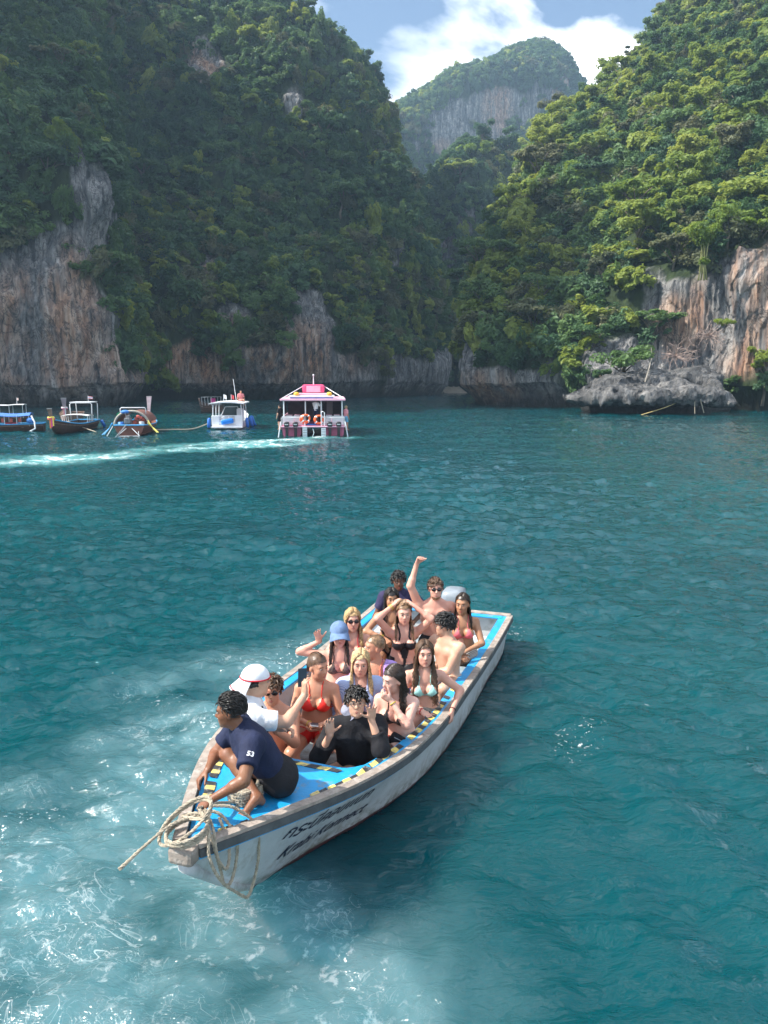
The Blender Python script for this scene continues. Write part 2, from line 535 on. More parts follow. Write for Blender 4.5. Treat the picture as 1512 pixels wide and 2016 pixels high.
    o = mesh_obj('water', V, Fq[:, ::-1].copy(), water_mat(), None, True)
    for nm, arr in (('milk', milk), ('farfoam', far), ('flecks', flecks)):
        at_ = o.data.attributes.new(nm, 'FLOAT', 'POINT'); at_.data.foreach_set('value', arr.astype(np.float32).ravel())
    tag(o, kind='structure')
    # water must face up
    me = o.data
    if me.polygons[len(me.polygons)//2].normal.z < 0: me.flip_normals()
    return o

def water_mat():
    m = bpy.data.materials.new('sea_water'); m.use_nodes = True
    N, L = m.node_tree.nodes, m.node_tree.links
    p = N['Principled BSDF']
    p.inputs['IOR'].default_value = 1.33
    p.subsurface_method = 'BURLEY'
    p.inputs['Subsurface Weight'].default_value = 1.0
    p.inputs['Subsurface Radius'].default_value = (.25, .8, 1.0)
    p.inputs['Subsurface Scale'].default_value = 1.5
    tc = N.new('ShaderNodeTexCoord')
    def noise(scale, detail=4, rough=.5, dist=0, vec=None, dim=None):
        n = N.new('ShaderNodeTexNoise'); n.inputs['Scale'].default_value = scale; n.inputs['Detail'].default_value = detail
        n.inputs['Roughness'].default_value = rough; n.inputs['Distortion'].default_value = dist
        L.new(vec if vec is not None else tc.outputs['Object'], n.inputs['Vector']); return n.outputs['Fac']
    def mrange(x, a, b, c=0.0, d=1.0):
        r = N.new('ShaderNodeMapRange'); r.inputs[1].default_value = a; r.inputs[2].default_value = b; r.inputs[3].default_value = c; r.inputs[4].default_value = d
        L.new(x, r.inputs[0]); return r.outputs[0]
    def math_(op, x, y=None, v=None):
        q = N.new('ShaderNodeMath'); q.operation = op; L.new(x, q.inputs[0])
        if y is not None: L.new(y, q.inputs[1])
        if v is not None: q.inputs[1].default_value = v
        return q.outputs[0]
    def mix(f, a, b):
        x = N.new('ShaderNodeMix'); x.data_type = 'RGBA'; L.new(f, x.inputs[0])
        for s_, i in ((a, 6), (b, 7)):
            if isinstance(s_, tuple): x.inputs[i].default_value = (*s_, 1)
            else: L.new(s_, x.inputs[i])
        return x.outputs[2]
    def attr(nm):
        a = N.new('ShaderNodeAttribute'); a.attribute_name = nm; return a.outputs['Fac']
    base = mix(mrange(noise(.12, 3), .35, .65), (0.0, .037, .046), (0.0, .052, .061))
    milk, far, fl = attr('milk'), attr('farfoam'), attr('flecks')
    soft = mrange(noise(1.1, 6, .6, .6), .22, .66)
    mk = math_('MULTIPLY', math_('POWER', milk, v=.8), soft)
    c1 = mix(mrange(mk, .0, .62), base, (.068, .145, .162))
    c1 = mix(mrange(far, .05, .9), c1, (.09, .30, .30))
    # foam threads: ridged, warped noise
    r1 = math_('ABSOLUTE', math_('SUBTRACT', noise(1.8, 3, .55, 1.8), v=.5))
    th = mrange(r1, .0, .010, 1, 0)
    r2 = math_('ABSOLUTE', math_('SUBTRACT', noise(6.5, 4, .62, 1.0), v=.5))
    th2 = mrange(r2, .0, .011, 1, 0)
    patch = mrange(noise(.8, 3, .5, .3), .50, .72)
    th = math_('MULTIPLY', math_('MAXIMUM', th, math_('MULTIPLY', th2, v=.7)), patch)
    foam = math_('MULTIPLY', math_('MULTIPLY', th, v=.6), mrange(milk, .12, .55))
    bub = mrange(noise(16, 3, .7), .60, .68)
    foam = math_('MAXIMUM', foam, math_('MULTIPLY', bub, mrange(fl, .30, .85)))
    foam = math_('MAXIMUM', foam, math_('MULTIPLY', math_('MULTIPLY', mrange(noise(9, 4, .7, .4), .56, .66), mrange(milk, .45, .9)), v=.22))
    ff = math_('MULTIPLY', mrange(noise(1.1, 7, .75, .5), .47, .62), mrange(far, .40, .95))
    foam = math_('MAXIMUM', foam, ff)
    foam = math_('MINIMUM', foam, v=1.0)
    c2 = mix(foam, c1, (.66, .71, .72))
    L.new(c2, p.inputs['Base Color'])
    rgh = mrange(math_('MAXIMUM', foam, math_('MULTIPLY', mk, v=.35)), 0, 1, .02, .6)
    L.new(rgh, p.inputs['Roughness'])
    # fine ripples
    mp_ = N.new('ShaderNodeMapping'); mp_.inputs['Scale'].default_value = (1.0, 1.7, 1.0); mp_.inputs['Rotation'].default_value = (0, 0, rad(-12))
    L.new(tc.outputs['Object'], mp_.inputs[0])
    b1 = N.new('ShaderNodeBump'); b1.inputs['Strength'].default_value = .75; b1.inputs['Distance'].default_value = .10
    L.new(noise(2.6, 5, .55, .5, mp_.outputs[0]), b1.inputs['Height'])
    b2 = N.new('ShaderNodeBump'); b2.inputs['Strength'].default_value = .45; b2.inputs['Distance'].default_value = .02
    L.new(noise(11, 3, .5, .3, mp_.outputs[0]), b2.inputs['Height']); L.new(b1.outputs[0], b2.inputs['Normal'])
    b3 = N.new('ShaderNodeBump'); b3.inputs['Strength'].default_value = .6; b3.inputs['Distance'].default_value = .02
    L.new(foam, b3.inputs['Height']); L.new(b2.outputs[0], b3.inputs['Normal'])
    L.new(b3.outputs[0], p.inputs['Normal'])
    return m

# ------------------------------------------------------------------ rock
def rock_mat():
    m = bpy.data.materials.new('limestone'); m.use_nodes = True
    N, L = m.node_tree.nodes, m.node_tree.links
    p = N['Principled BSDF']; p.inputs['Roughness'].default_value = .9; p.inputs['Specular IOR Level'].default_value = .2
    tc = N.new('ShaderNodeTexCoord')
    def mapped(sc):
        q = N.new('ShaderNodeMapping'); q.inputs['Scale'].default_value = sc; L.new(tc.outputs['Object'], q.inputs[0]); return q.outputs[0]
    def noise(vec, scale, detail=6, rough=.6, dist=0):
        n = N.new('ShaderNodeTexNoise'); n.inputs['Scale'].default_value = scale; n.inputs['Detail'].default_value = detail; n.inputs['Roughness'].default_value = rough
        n.inputs['Distortion'].default_value = dist; L.new(vec, n.inputs['Vector']); return n.outputs['Fac']
    def ramp(x, stops):
        r = N.new('ShaderNodeValToRGB'); e = r.color_ramp.elements
        while len(e) < len(stops): e.new(.5)
        for q, (pos, c) in zip(e, stops): q.position = pos; q.color = (*c, 1)
        L.new(x, r.inputs[0]); return r.outputs[0]
    def mix(f, a, b):
        x = N.new('ShaderNodeMix'); x.data_type = 'RGBA'
        if isinstance(f, float): x.inputs[0].default_value = f
        else: L.new(f, x.inputs[0])
        for s_, i in ((a, 6), (b, 7)):
            if isinstance(s_, tuple): x.inputs[i].default_value = (*s_, 1)
            else: L.new(s_, x.inputs[i])
        return x.outputs[2]
    st = mapped((.42, .42, .045)); iso = mapped((.2, .2, .14))
    c = ramp(noise(st, 1.5, 8, .65, .6), [(.28, (.055, .058, .066)), (.45, (.16, .16, .162)), (.57, (.30, .29, .28)), (.74, (.50, .48, .46))])
    warm = ramp(noise(mapped((.16, .16, .05)), 1.2, 5, .6, .4), [(.38, (0, 0, 0)), (.54, (1, 1, 1))])
    wc = ramp(noise(st, 2.3, 6, .6, .5), [(.3, (.24, .10, .05)), (.5, (.46, .27, .17)), (.7, (.66, .53, .42))])
    aw = N.new('ShaderNodeAttribute'); aw.attribute_name = 'warm'
    wm = N.new('ShaderNodeMath'); wm.operation = 'MULTIPLY'; L.new(warm, wm.inputs[0]); L.new(aw.outputs['Fac'], wm.inputs[1])
    c = mix(wm.outputs[0], c, wc)
    dk = ramp(noise(mapped((.75, .75, .05)), 1.6, 6, .65, .3), [(.52, (0, 0, 0)), (.66, (1, 1, 1))])
    c = mix(dk, c, (.045, .047, .052))
    ck = N.new('ShaderNodeMath'); ck.operation = 'SUBTRACT'; L.new(noise(mapped((.30, .30, .16)), 1.3, 9, .72, 1.0), ck.inputs[0]); ck.inputs[1].default_value = .5
    ca = N.new('ShaderNodeMath'); ca.operation = 'ABSOLUTE'; L.new(ck.outputs[0], ca.inputs[0])
    c = mix(ramp(ca.outputs[0], [(.0, (.85, .85, .85)), (.028, (0, 0, 0))]), c, (.028, .028, .032))
    sp = ramp(noise(iso, 6, 6, .7), [(.3, (.6, .6, .6)), (.7, (1.25, 1.25, 1.25))])
    mu = N.new('ShaderNodeMix'); mu.data_type = 'RGBA'; mu.blend_type = 'MULTIPLY'; mu.inputs[0].default_value = 1; L.new(c, mu.inputs[6]); L.new(sp, mu.inputs[7])
    c = mu.outputs[2]
    av = N.new('ShaderNodeAttribute'); av.attribute_name = 'veg'
    c = mix(av.outputs['Fac'], c, ramp(noise(iso, 5, 5), [(.3, (.012, .022, .010)), (.7, (.04, .06, .022))]))
    aw2 = N.new('ShaderNodeAttribute'); aw2.attribute_name = 'wet'      # algae-dark tide band
    c = mix(aw2.outputs['Fac'], c, (.022, .022, .02))
    L.new(c, p.inputs['Base Color'])
    b = N.new('ShaderNodeBump'); b.inputs['Strength'].default_value = .9; b.inputs['Distance'].default_value = .6
    L.new(noise(mapped((.6, .6, .12)), 2.0, 9, .7, .4), b.inputs['Height']); L.new(b.outputs[0], p.inputs['Normal'])
    return m

ROCK = rock_mat()
CLIFF_SAMPLES = []      # (points, normals, veg weight, zone)

def catmull(P, n, axis):
    P = np.moveaxis(np.asarray(P, float), axis, 0); K = len(P)
    Q = np.concatenate([2 * P[:1] - P[1:2], P, 2 * P[-1:] - P[-2:-1]])
    t = np.linspace(0, K - 1, n) if np.isscalar(n) else np.asarray(n) * (K - 1)
    i = np.clip(np.floor(t).astype(int), 0, K - 2); f = (t - i).reshape(-1, *([1] * (P.ndim - 1)))
    p0, p1, p2, p3 = Q[i], Q[i+1], Q[i+2], Q[i+3]
    R = .5 * (2*p1 + (p2 - p0)*f + (2*p0 - 5*p1 + 4*p2 - p3)*f*f + (3*p1 - p0 - 3*p2 + p3)*f**3)
    return np.moveaxis(R, 0, axis)

def normals_of(P):
    du = np.gradient(P, axis=1); dv = np.gradient(P, axis=0)
    n = np.cross(du, dv); return n / (np.linalg.norm(n, axis=-1, keepdims=True) + 1e-9)

def cliff(zone, rows, nu, nv, rockfun, warmfun, lump=4.0, flute=1.2, seed=0, notch=2.2, spacing=2.6, world=False):
    """rows: control rows from the sea up, each a list of (px, py, Y); py None = below the waterline"""
    C_ = np.array(rows, float) if world else np.array([[at(px, py, Y) if py is not None else np.array([(px - 756) / FPX * Y / math.cos(PITCH) * 1.0, Y, -2.5]) for (px, py, Y) in r] for r in rows])
    # convert the submerged row's x so that it stays below the row above it in plan
    tt = np.linspace(0, 1, nv) ** 1.15
    P = catmull(catmull(C_, nu, 1), tt, 0)
    Nn = normals_of(P)
    toc = np.array([0, 0, CAM_H]) - P
    sgn = np.sign((Nn * toc).sum(-1).mean())
    Nn = Nn * sgn
    px, py = proj(P)
    rk = rockfun(px, py, P) + .55 * fbm(P * np.array([.08, .08, .045]), 4, seed + 3) + .25 * fbm(P * np.array([.35, .35, .08]), 3, seed + 8)
    rock = np.clip((rk - .35) / .25, 0, 1)
    d = lump * fbm(P * .045, 3, seed) * 1.3 + lump * .45 * fbm(P * .13, 3, seed + 1)
    fl = fbm(P * np.array([.42, .42, .05]), 4, seed + 2, .55, True)
    d2 = flute * (fl * .9 + .55 * fbm(P * np.array([1.1, 1.1, .22]), 3, seed + 4) + .4 * np.round(2.5 * fbm(P * np.array([.16, .16, .1]), 2, seed + 6)) / 2.5)
    fade = np.clip((P[..., 2] + 1) / 10, .15, 1)
    disp = d * fade + d2 * (.35 + .65 * rock)
    P = P + Nn * disp[..., None]
    # tidal notch
    z = P[..., 2]
    top = 3.2 + 1.3 * fbm(P * np.array([.12, .12, 0]), 3, seed + 12)
    nt = np.clip(1 - z / top, 0, 1) ** .6 * notch
    hn = Nn.copy(); hn[..., 2] = 0; hn /= np.linalg.norm(hn, axis=-1, keepdims=True) + 1e-6
    P = P - hn * nt[..., None]
    Nn = normals_of(P) * sgn
    nv_, nu_ = P.shape[:2]
    ii = np.arange(nv_ - 1)[:, None] * nu_ + np.arange(nu_ - 1)[None]
    Fq = np.stack([ii, ii + 1, ii + nu_ + 1, ii + nu_], -1).reshape(-1, 4)
    if sgn < 0: Fq = Fq[:, ::-1].copy()
    o = mesh_obj('cliff', P.reshape(-1, 3), Fq, ROCK, None, False)
    tag(o, kind='structure')
    wet = np.clip(1.15 - z / np.maximum(top * .9, .5), 0, 1) * .85
    wet = np.where(z < top * .75, wet, wet * .25)
    warm = np.clip(warmfun(px, py, P), 0, 1)
    for nm, arr in (('veg', 1 - rock), ('wet', wet), ('warm', warm)):
        a_ = o.data.attributes.new(nm, 'FLOAT', 'POINT'); a_.data.foreach_set('value', arr.astype(np.float32).ravel())
    # sample foliage sites
    e1 = P[1:, :-1] - P[:-1, :-1]; e2 = P[:-1, 1:] - P[:-1, :-1]
    area = np.linalg.norm(np.cross(e1, e2), axis=-1).ravel()
    vegw = (1 - rock)[:-1, :-1].ravel() * (z[:-1, :-1].ravel() > 3.0)
    w = area * vegw
    n = int(w.sum() / (spacing ** 2) * 2.6)
    rng = np.random.default_rng(seed + 77)
    if n > 0:
        pick = rng.choice(len(w), n, p=w / w.sum())
        r1, r2 = rng.random(n)[:, None], rng.random(n)[:, None]
        base = P[:-1, :-1].reshape(-1, 3)[pick]
        S = base + e1.reshape(-1, 3)[pick] * r1 + e2.reshape(-1, 3)[pick] * r2
        SN = Nn[:-1, :-1].reshape(-1, 3)[pick]
        cell = {}; keep = []
        for q in range(n):
            key = tuple(np.floor(S[q] / spacing).astype(int))
            c = cell.get(key, 0)
            if c < 1: cell[key] = c + 1; keep.append(q)
        keep = np.array(keep)
        S, SN = S[keep], SN[keep]
        view = np.array([0, 0, CAM_H]) - S; view /= np.linalg.norm(view, axis=-1, keepdims=True)
        ok = (SN * view).sum(-1) > -.45
        CLIFF_SAMPLES.append((zone, S[ok], SN[ok], spacing))
    return o

def bl(px, py, items):
    """soft union of ellipses in the photograph, (cx, cy, rx, ry, weight)"""
    o = np.zeros_like(px)
    for cx, cy, rx, ry, w in items:
        o = np.maximum(o, w * np.clip(1.4 - 1.0 * (((px - cx) / rx) ** 2 + ((py - cy) / ry) ** 2), 0, 1))
    return o

# --- A: buttress at the left with the tall bare face
A_rows = [
 [(-420, None, 104), (-200, None, 106), (-40, None, 108), (60, None, 110), (150, None, 111), (215, None, 112), (262, None, 114), (288, None, 128), (296, None, 150)],
 [(-420, 700, 104), (-200, 700, 106), (-40, 700, 108), (60, 700, 109), (150, 705, 110), (215, 700, 111), (252, 700, 114), (270, 700, 128), (280, 700, 150)],
 [(-420, 580, 104), (-200, 580, 106), (-40, 580, 108), (50, 580, 109), (130, 580, 110), (190, 575, 111), (228, 580, 114), (240, 580, 128), (250, 580, 150)],
 [(-420, 470, 106), (-200, 470, 108), (-40, 470, 110), (40, 470, 111), (110, 470, 112), (150, 465, 113), (192, 470, 116), (210, 470, 130), (225, 470, 150)],
 [(-420, 350, 110), (-200, 350, 112), (-40, 350, 114), (40, 350, 115), (110, 350, 115), (170, 350, 116), (205, 370, 118), (215, 370, 132), (230, 370, 152)],
 [(-420, 220, 118), (-200, 220, 119), (-40, 220, 120), (30, 220, 121), (90, 230, 122), (130, 235, 123), (165, 255, 124), (190, 260, 136), (220, 260, 156)],
 [(-420, 60, 136), (-200, 60, 136), (-50, 80, 137), (20, 90, 138), (80, 100, 139), (120, 110, 140), (160, 130, 142), (190, 140, 150), (220, 150, 164)],
 [(-420, -200, 160), (-200, -200, 160), (-60, -160, 160), (10, -120, 160), (70, -90, 160), (120, -60, 160), (160, -30, 162), (200, 0, 168), (240, 20, 176)],
 [(-420, -420, 185), (-200, -420, 185), (-60, -400, 185), (10, -380, 185), (70, -360, 185), (120, -330, 185), (160, -300, 187), (200, -260, 190), (240, -220, 196)],
]
cliff('left', A_rows, 190, 190,
      lambda px, py, P: bl(px, py, [(90, 640, 190, 150, 1.0), (120, 480, 110, 60, .95), (192, 430, 26, 110, .9), (60, 340, 50, 80, .4), (60, 560, 130, 110, 1.0), (190, 680, 70, 110, 1.0), (175, 360, 45, 130, .85), (15, 300, 22, 70, .8), (100, 760, 260, 50, 1.1), (-150, 640, 260, 150, .7)]) - .12,
      lambda px, py, P: bl(px, py, [(90, 640, 120, 150, .75), (230, 720, 60, 50, .6), (140, 540, 60, 80, .7), (15, 300, 20, 60, .8)]),
      lump=2.2, flute=1.1, seed=100, spacing=2.5)

# --- B: the long shaded wall running to the inlet
def B_row(py, edge, Ys, c0=-160, pys=None, lift=0):
    edge -= 0 if py is None else 24 * min(1, max(0, (620 - py) / 300))
    """columns spread between c0 and the edge pixel; the last two columns turn away behind the edge"""
    fr = [0, .28, .42, .55, .66, .76, .86, .94, 1.0]
    r = []
    for f, Y in zip(fr, Ys):
        r.append((c0 + (edge - c0) * f, None if py is None else py + lift * (1 - f) ** 1.5, Y))
    r.append((edge + 2, None if py is None else py + 6, Ys[-1] + 26))
    r.append((edge - 6, None if py is None else py + 14, Ys[-1] + 70))
    return r
B_rows = [
 B_row(None, 872, [135, 142, 148, 154, 156, 160, 172, 190, 206]),
 B_row(700, 866, [135, 142, 148, 154, 155, 160, 172, 190, 206]),
 B_row(600, 852, [137, 146, 154, 159, 158, 165, 176, 192, 207]),
 B_row(500, 842, [142, 154, 163, 168, 169, 174, 182, 196, 208]),
 B_row(400, 822, [150, 164, 174, 179, 182, 186, 192, 202, 210]),
 B_row(300, 788, [160, 175, 185, 190, 194, 198, 203, 209, 213]),
 B_row(200, 752, [172, 186, 195, 200, 204, 207, 210, 213, 216]),
 B_row(110, 698, [184, 196, 204, 209, 212, 214, 216, 218, 220]),
 B_row(45, 625, [194, 206, 212, 216, 218, 220, 221, 223, 225], lift=-40),
 B_row(0, 540, [204, 214, 219, 222, 224, 226, 227, 228, 230], lift=-120),
 B_row(-50, 430, [218, 224, 228, 230, 232, 233, 234, 235, 236], lift=-260),
]
cliff('left', B_rows, 300, 240,
      lambda px, py, P: bl(px, py, [(605, 660, 50, 80, 1.0), (430, 730, 260, 50, .55), (720, 740, 160, 45, .8), (860, 735, 60, 50, .8), (400, 130, 40, 65, .9), (580, 210, 25, 40, .6), (470, 640, 30, 30, .6), (420, 540, 30, 30, .55), (780, 500, 14, 80, .6), (570, 720, 120, 40, .7)]) + .05,
      lambda px, py, P: bl(px, py, [(470, 700, 260, 60, .9), (400, 130, 40, 60, .8), (420, 540, 40, 40, .8)]),
      lump=4.2, flute=1.2, seed=200, spacing=3.1)

# --- C: dark spur that closes the inlet
C_rows = [
 [(760, None, 262), (810, None, 262), (860, None, 262), (910, None, 262), (960, None, 262), (1010, None, 264), (1080, None, 266), (1150, None, 268)],
 [(760, 700, 262), (810, 700, 262), (860, 700, 262), (910, 700, 262), (960, 700, 262), (1010, 700, 264), (1080, 700, 266), (1150, 700, 268)],
 [(760, 560, 266), (810, 560, 266), (860, 560, 265), (910, 560, 264), (960, 560, 264), (1010, 560, 266), (1080, 560, 268), (1150, 560, 272)],
 [(760, 470, 272), (805, 470, 272), (860, 470, 268), (910, 470, 266), (960, 470, 268), (1010, 470, 270), (1080, 470, 274), (1150, 470, 278)],
 [(750, 420, 280), (795, 420, 282), (850, 410, 274), (905, 390, 270), (950, 385, 272), (1005, 390, 276), (1080, 390, 282), (1150, 390, 286)],
 [(750, 395, 294), (795, 396, 294), (855, 380, 284), (895, 330, 277), (940, 312, 280), (1000, 325, 284), (1080, 330, 292), (1150, 330, 296)],
 [(750, 380, 310), (795, 384, 310), (860, 372, 300), (893, 312, 290), (935, 288, 292), (990, 300, 298), (1080, 310, 306), (1150, 310, 310)],
 [(750, 420, 330), (795, 410, 330), (865, 400, 325), (905, 340, 318), (940, 310, 320), (990, 320, 322), (1080, 330, 326), (1150, 330, 330)],
]
cliff('inlet', C_rows, 130, 130,
      lambda px, py, P: bl(px, py, [(880, 490, 22, 60, .7), (910, 430, 40, 40, .6), (880, 560, 40, 40, .5)]) - .05,
      lambda px, py, P: bl(px, py, [(880, 500, 40, 60, .7)]), lump=3.4, flute=1.2, seed=300, spacing=3.6)

# --- D: the far peak with the sheer grey face
D_rows = [
 [(740, 470, 470), (775, 470, 470), (800, 470, 472), (835, 470, 476), (900, 470, 480), (970, 470, 484), (1040, 470, 488), (1100, 470, 492), (1150, 470, 500), (1200, 470, 530)],
 [(740, 330, 470), (778, 330, 470), (800, 330, 472), (835, 330, 477), (900, 330, 481), (970, 330, 485), (1040, 330, 489), (1100, 320, 493), (1150, 320, 502), (1200, 330, 530)],
 [(740, 270, 474), (775, 260, 474), (800, 265, 474), (835, 260, 478), (900, 260, 482), (970, 255, 486), (1040, 250, 490), (1095, 240, 494), (1140, 240, 504), (1180, 250, 532)],
 [(740, 245, 480), (772, 232, 480), (800, 222, 482), (838, 212, 481), (895, 195, 484), (970, 180, 487), (1040, 165, 491), (1085, 165, 494), (1126, 200, 505), (1165, 220, 534)],
 [(740, 238, 490), (770, 226, 490), (802, 208, 492), (845, 190, 486), (892, 160, 487), (968, 140, 489), (1035, 130, 492), (1080, 135, 496), (1116, 160, 506), (1150, 190, 536)],
 [(740, 236, 505), (772, 224, 505), (805, 204, 508), (850, 182, 506), (894, 150, 506), (965, 132, 508), (1020, 112, 512), (1075, 108, 516), (1113, 130, 520), (1140, 170, 540)],
 [(740, 236, 530), (774, 224, 530), (808, 202, 532), (855, 178, 534), (896, 146, 536), (962, 128, 540), (1015, 104, 545), (1062, 88, 550), (1104, 112, 550), (1130, 160, 556)],
 [(740, 250, 560), (774, 240, 560), (808, 220, 562), (855, 196, 565), (896, 166, 570), (962, 148, 575), (1015, 122, 580), (1062, 104, 584), (1104, 130, 584), (1130, 180, 586)],
]
cliff('peak', D_rows, 170, 150,
      lambda px, py, P: bl(px, py, [(960, 240, 130, 75, 1.0), (1060, 210, 60, 60, 1.0), (870, 260, 50, 55, 1.0), (820, 280, 9, 40, .9), (1000, 290, 150, 40, .9), (1108, 160, 16, 40, .8)]) - .25,
      lambda px, py, P: bl(px, py, [(980, 210, 30, 60, .6), (1100, 160, 20, 50, .7), (870, 290, 20, 20, .4)]), lump=.8, flute=1.8, seed=400, notch=0, spacing=4.2)

# --- E: the right-hand slope, sunlit above, bare rock at the lower right
E_rows = [
 [(940, None, 160), (922, None, 138), (925, None, 119), (960, None, 115), (1010, None, 112), (1070, None, 106), (1130, None, 100), (1190, None, 96), (1260, None, 96), (1340, None, 98), (1420, None, 96), (1500, None, 93), (1640, None, 92), (1900, None, 92)],
 [(930, 720, 160), (916, 720, 138), (918, 720, 119), (955, 720, 115), (1010, 720, 112), (1070, 715, 107), (1130, 712, 103), (1190, 708, 100), (1260, 706, 100), (1340, 704, 100), (1420, 702, 97), (1500, 700, 94), (1640, 700, 93), (1900, 700, 92)],
 [(935, 640, 162), (920, 640, 140), (924, 640, 122), (965, 640, 118), (1015, 640, 116), (1075, 640, 112), (1135, 635, 109), (1195, 630, 106), (1260, 620, 103), (1340, 615, 101), (1420, 610, 98), (1500, 605, 95), (1640, 600, 93), (1900, 600, 92)],
 [(945, 555, 164), (926, 560, 142), (935, 560, 126), (985, 560, 123), (1035, 555, 121), (1090, 550, 118), (1145, 545, 115), (1200, 540, 111), (1265, 530, 106), (1340, 525, 102), (1420, 520, 99), (1500, 515, 96), (1640, 510, 94), (1900, 510, 93)],
 [(985, 450, 170), (968, 475, 150), (985, 470, 134), (1030, 465, 131), (1075, 460, 129), (1120, 455, 127), (1170, 450, 124), (1220, 445, 120), (1280, 440, 115), (1350, 435, 110), (1420, 425, 106), (1500, 420, 102), (1640, 410, 99), (1900, 400, 97)],
 [(1020, 370, 182), (1005, 395, 164), (1020, 385, 146), (1055, 375, 143), (1095, 370, 140), (1140, 365, 138), (1190, 360, 135), (1240, 350, 131), (1300, 340, 126), (1365, 330, 121), (1430, 320, 116), (1510, 310, 112), (1650, 300, 108), (1900, 290, 105)],
 [(1040, 300, 196), (1024, 312, 176), (1040, 305, 158), (1075, 290, 155), (1115, 285, 152), (1160, 275, 149), (1205, 265, 146), (1260, 250, 143), (1315, 240, 139), (1380, 230, 134), (1440, 215, 130), (1520, 200, 126), (1660, 190, 122), (1900, 180, 118)],
 [(1075, 238, 212), (1058, 246, 192), (1078, 240, 174), (1108, 226, 170), (1142, 210, 168), (1180, 190, 166), (1220, 170, 164), (1275, 150, 160), (1330, 140, 156), (1390, 130, 151), (1450, 115, 147), (1530, 100, 143), (1670, 90, 139), (1900, 80, 134)],
 [(1140, 206, 228), (1120, 215, 212), (1136, 206, 194), (1160, 192, 188), (1180, 168, 184), (1204, 134, 182), (1240, 100, 180), (1290, 70, 177), (1345, 50, 173), (1405, 40, 168), (1460, 25, 164), (1540, 10, 160), (1680, 0, 156), (1900, -10, 150)],
 [(1200, 150, 244), (1180, 170, 230), (1190, 152, 214), (1206, 130, 206), (1228, 100, 202), (1258, 58, 199), (1290, 14, 197), (1330, -30, 194), (1380, -60, 190), (1430, -80, 186), (1480, -90, 182), (1560, -110, 178), (1700, -120, 174), (1900, -130, 168)],
 [(1270, 60, 262), (1245, 90, 250), (1250, 60, 236), (1266, 40, 228), (1290, 10, 224), (1312, -30, 220), (1340, -80, 218), (1380, -140, 214), (1420, -180, 210), (1470, -200, 206), (1520, -220, 202), (1600, -240, 198), (1720, -250, 194), (1900, -260, 188)],
]
E_rows = [[(px + (0 if py is None else 48 * min(1, max(0, (520 - py) / 250)) * (1 if i < 9 else max(0, 1 - (i - 8) / 5))), py, Y) for i, (px, py, Y) in enumerate(r)] for r in E_rows]
cliff('right', E_rows, 270, 240,
      lambda px, py, P: bl(px, py, [(1440, 640, 130, 140, 1.0), (1330, 610, 80, 75, .95), (1480, 560, 80, 60, .9), (1000, 770, 130, 50, 1.0), (1130, 740, 80, 50, .7), (1270, 720, 160, 70, 1.0), (1290, 560, 30, 60, .8), (930, 720, 26, 60, .9), (1560, 620, 120, 160, .9), (1255, 60, 16, 60, .35)]) - .12,
      lambda px, py, P: bl(px, py, [(1440, 600, 80, 90, .8), (1500, 640, 90, 160, 1.0), (1340, 640, 60, 60, .7), (960, 760, 60, 40, .7)]),
      lump=2.6, flute=1.1, seed=500, spacing=2.7)
# --- F: unseen high wall added off to the left to shade the right slope
F_shade_rows = [[(-78, 72, -2.5), (-82, 90, -2.5), (-84, 110, -2.5), (-90, 140, -2.5), (-95, 175, -2.5), (-95, 215, -2.5)],
          [(-80, 74, 32), (-84, 90, 36), (-86, 108, 40), (-92, 140, 42), (-97, 175, 42), (-97, 215, 40)],
          [(-84, 78, 68), (-88, 92, 80), (-90, 109, 86), (-95, 140, 88), (-100, 175, 86), (-101, 215, 80)],
          [(-91, 84, 98), (-93, 96, 122), (-95, 111, 130), (-100, 141, 132), (-105, 175, 128), (-107, 215, 118)],
          [(-103, 90, 122), (-101, 100, 152), (-102, 113, 164), (-107, 142, 166), (-113, 175, 160), (-116, 215, 146)],
          [(-124, 96, 132), (-116, 105, 162), (-115, 116, 176), (-120, 145, 178), (-126, 176, 172), (-130, 215, 155)]]
cliff('wall', F_shade_rows, 90, 90, lambda px, py, P: .45 + 0 * px, lambda px, py, P: .5 + 0 * px, lump=3, flute=1.3, seed=600, spacing=4.5, world=True)
make_water()

# narrow beach at the head of the inlet
b_ = MB()
bx = np.linspace(880, 925, 12)
P_ = np.array([[np.array([onz(x, 775)[0] * 1.0, 228 + 30 * v, -.4 + 2.2 * v + .15 * math.sin(x)]) for x in bx] for v in np.linspace(0, 1, 6)])
b_.grid(P_)
tag(b_.build('beach', mat('sand', (.42, .36, .27), .95, var=.15, vscale=.5), smooth=True), kind='structure')
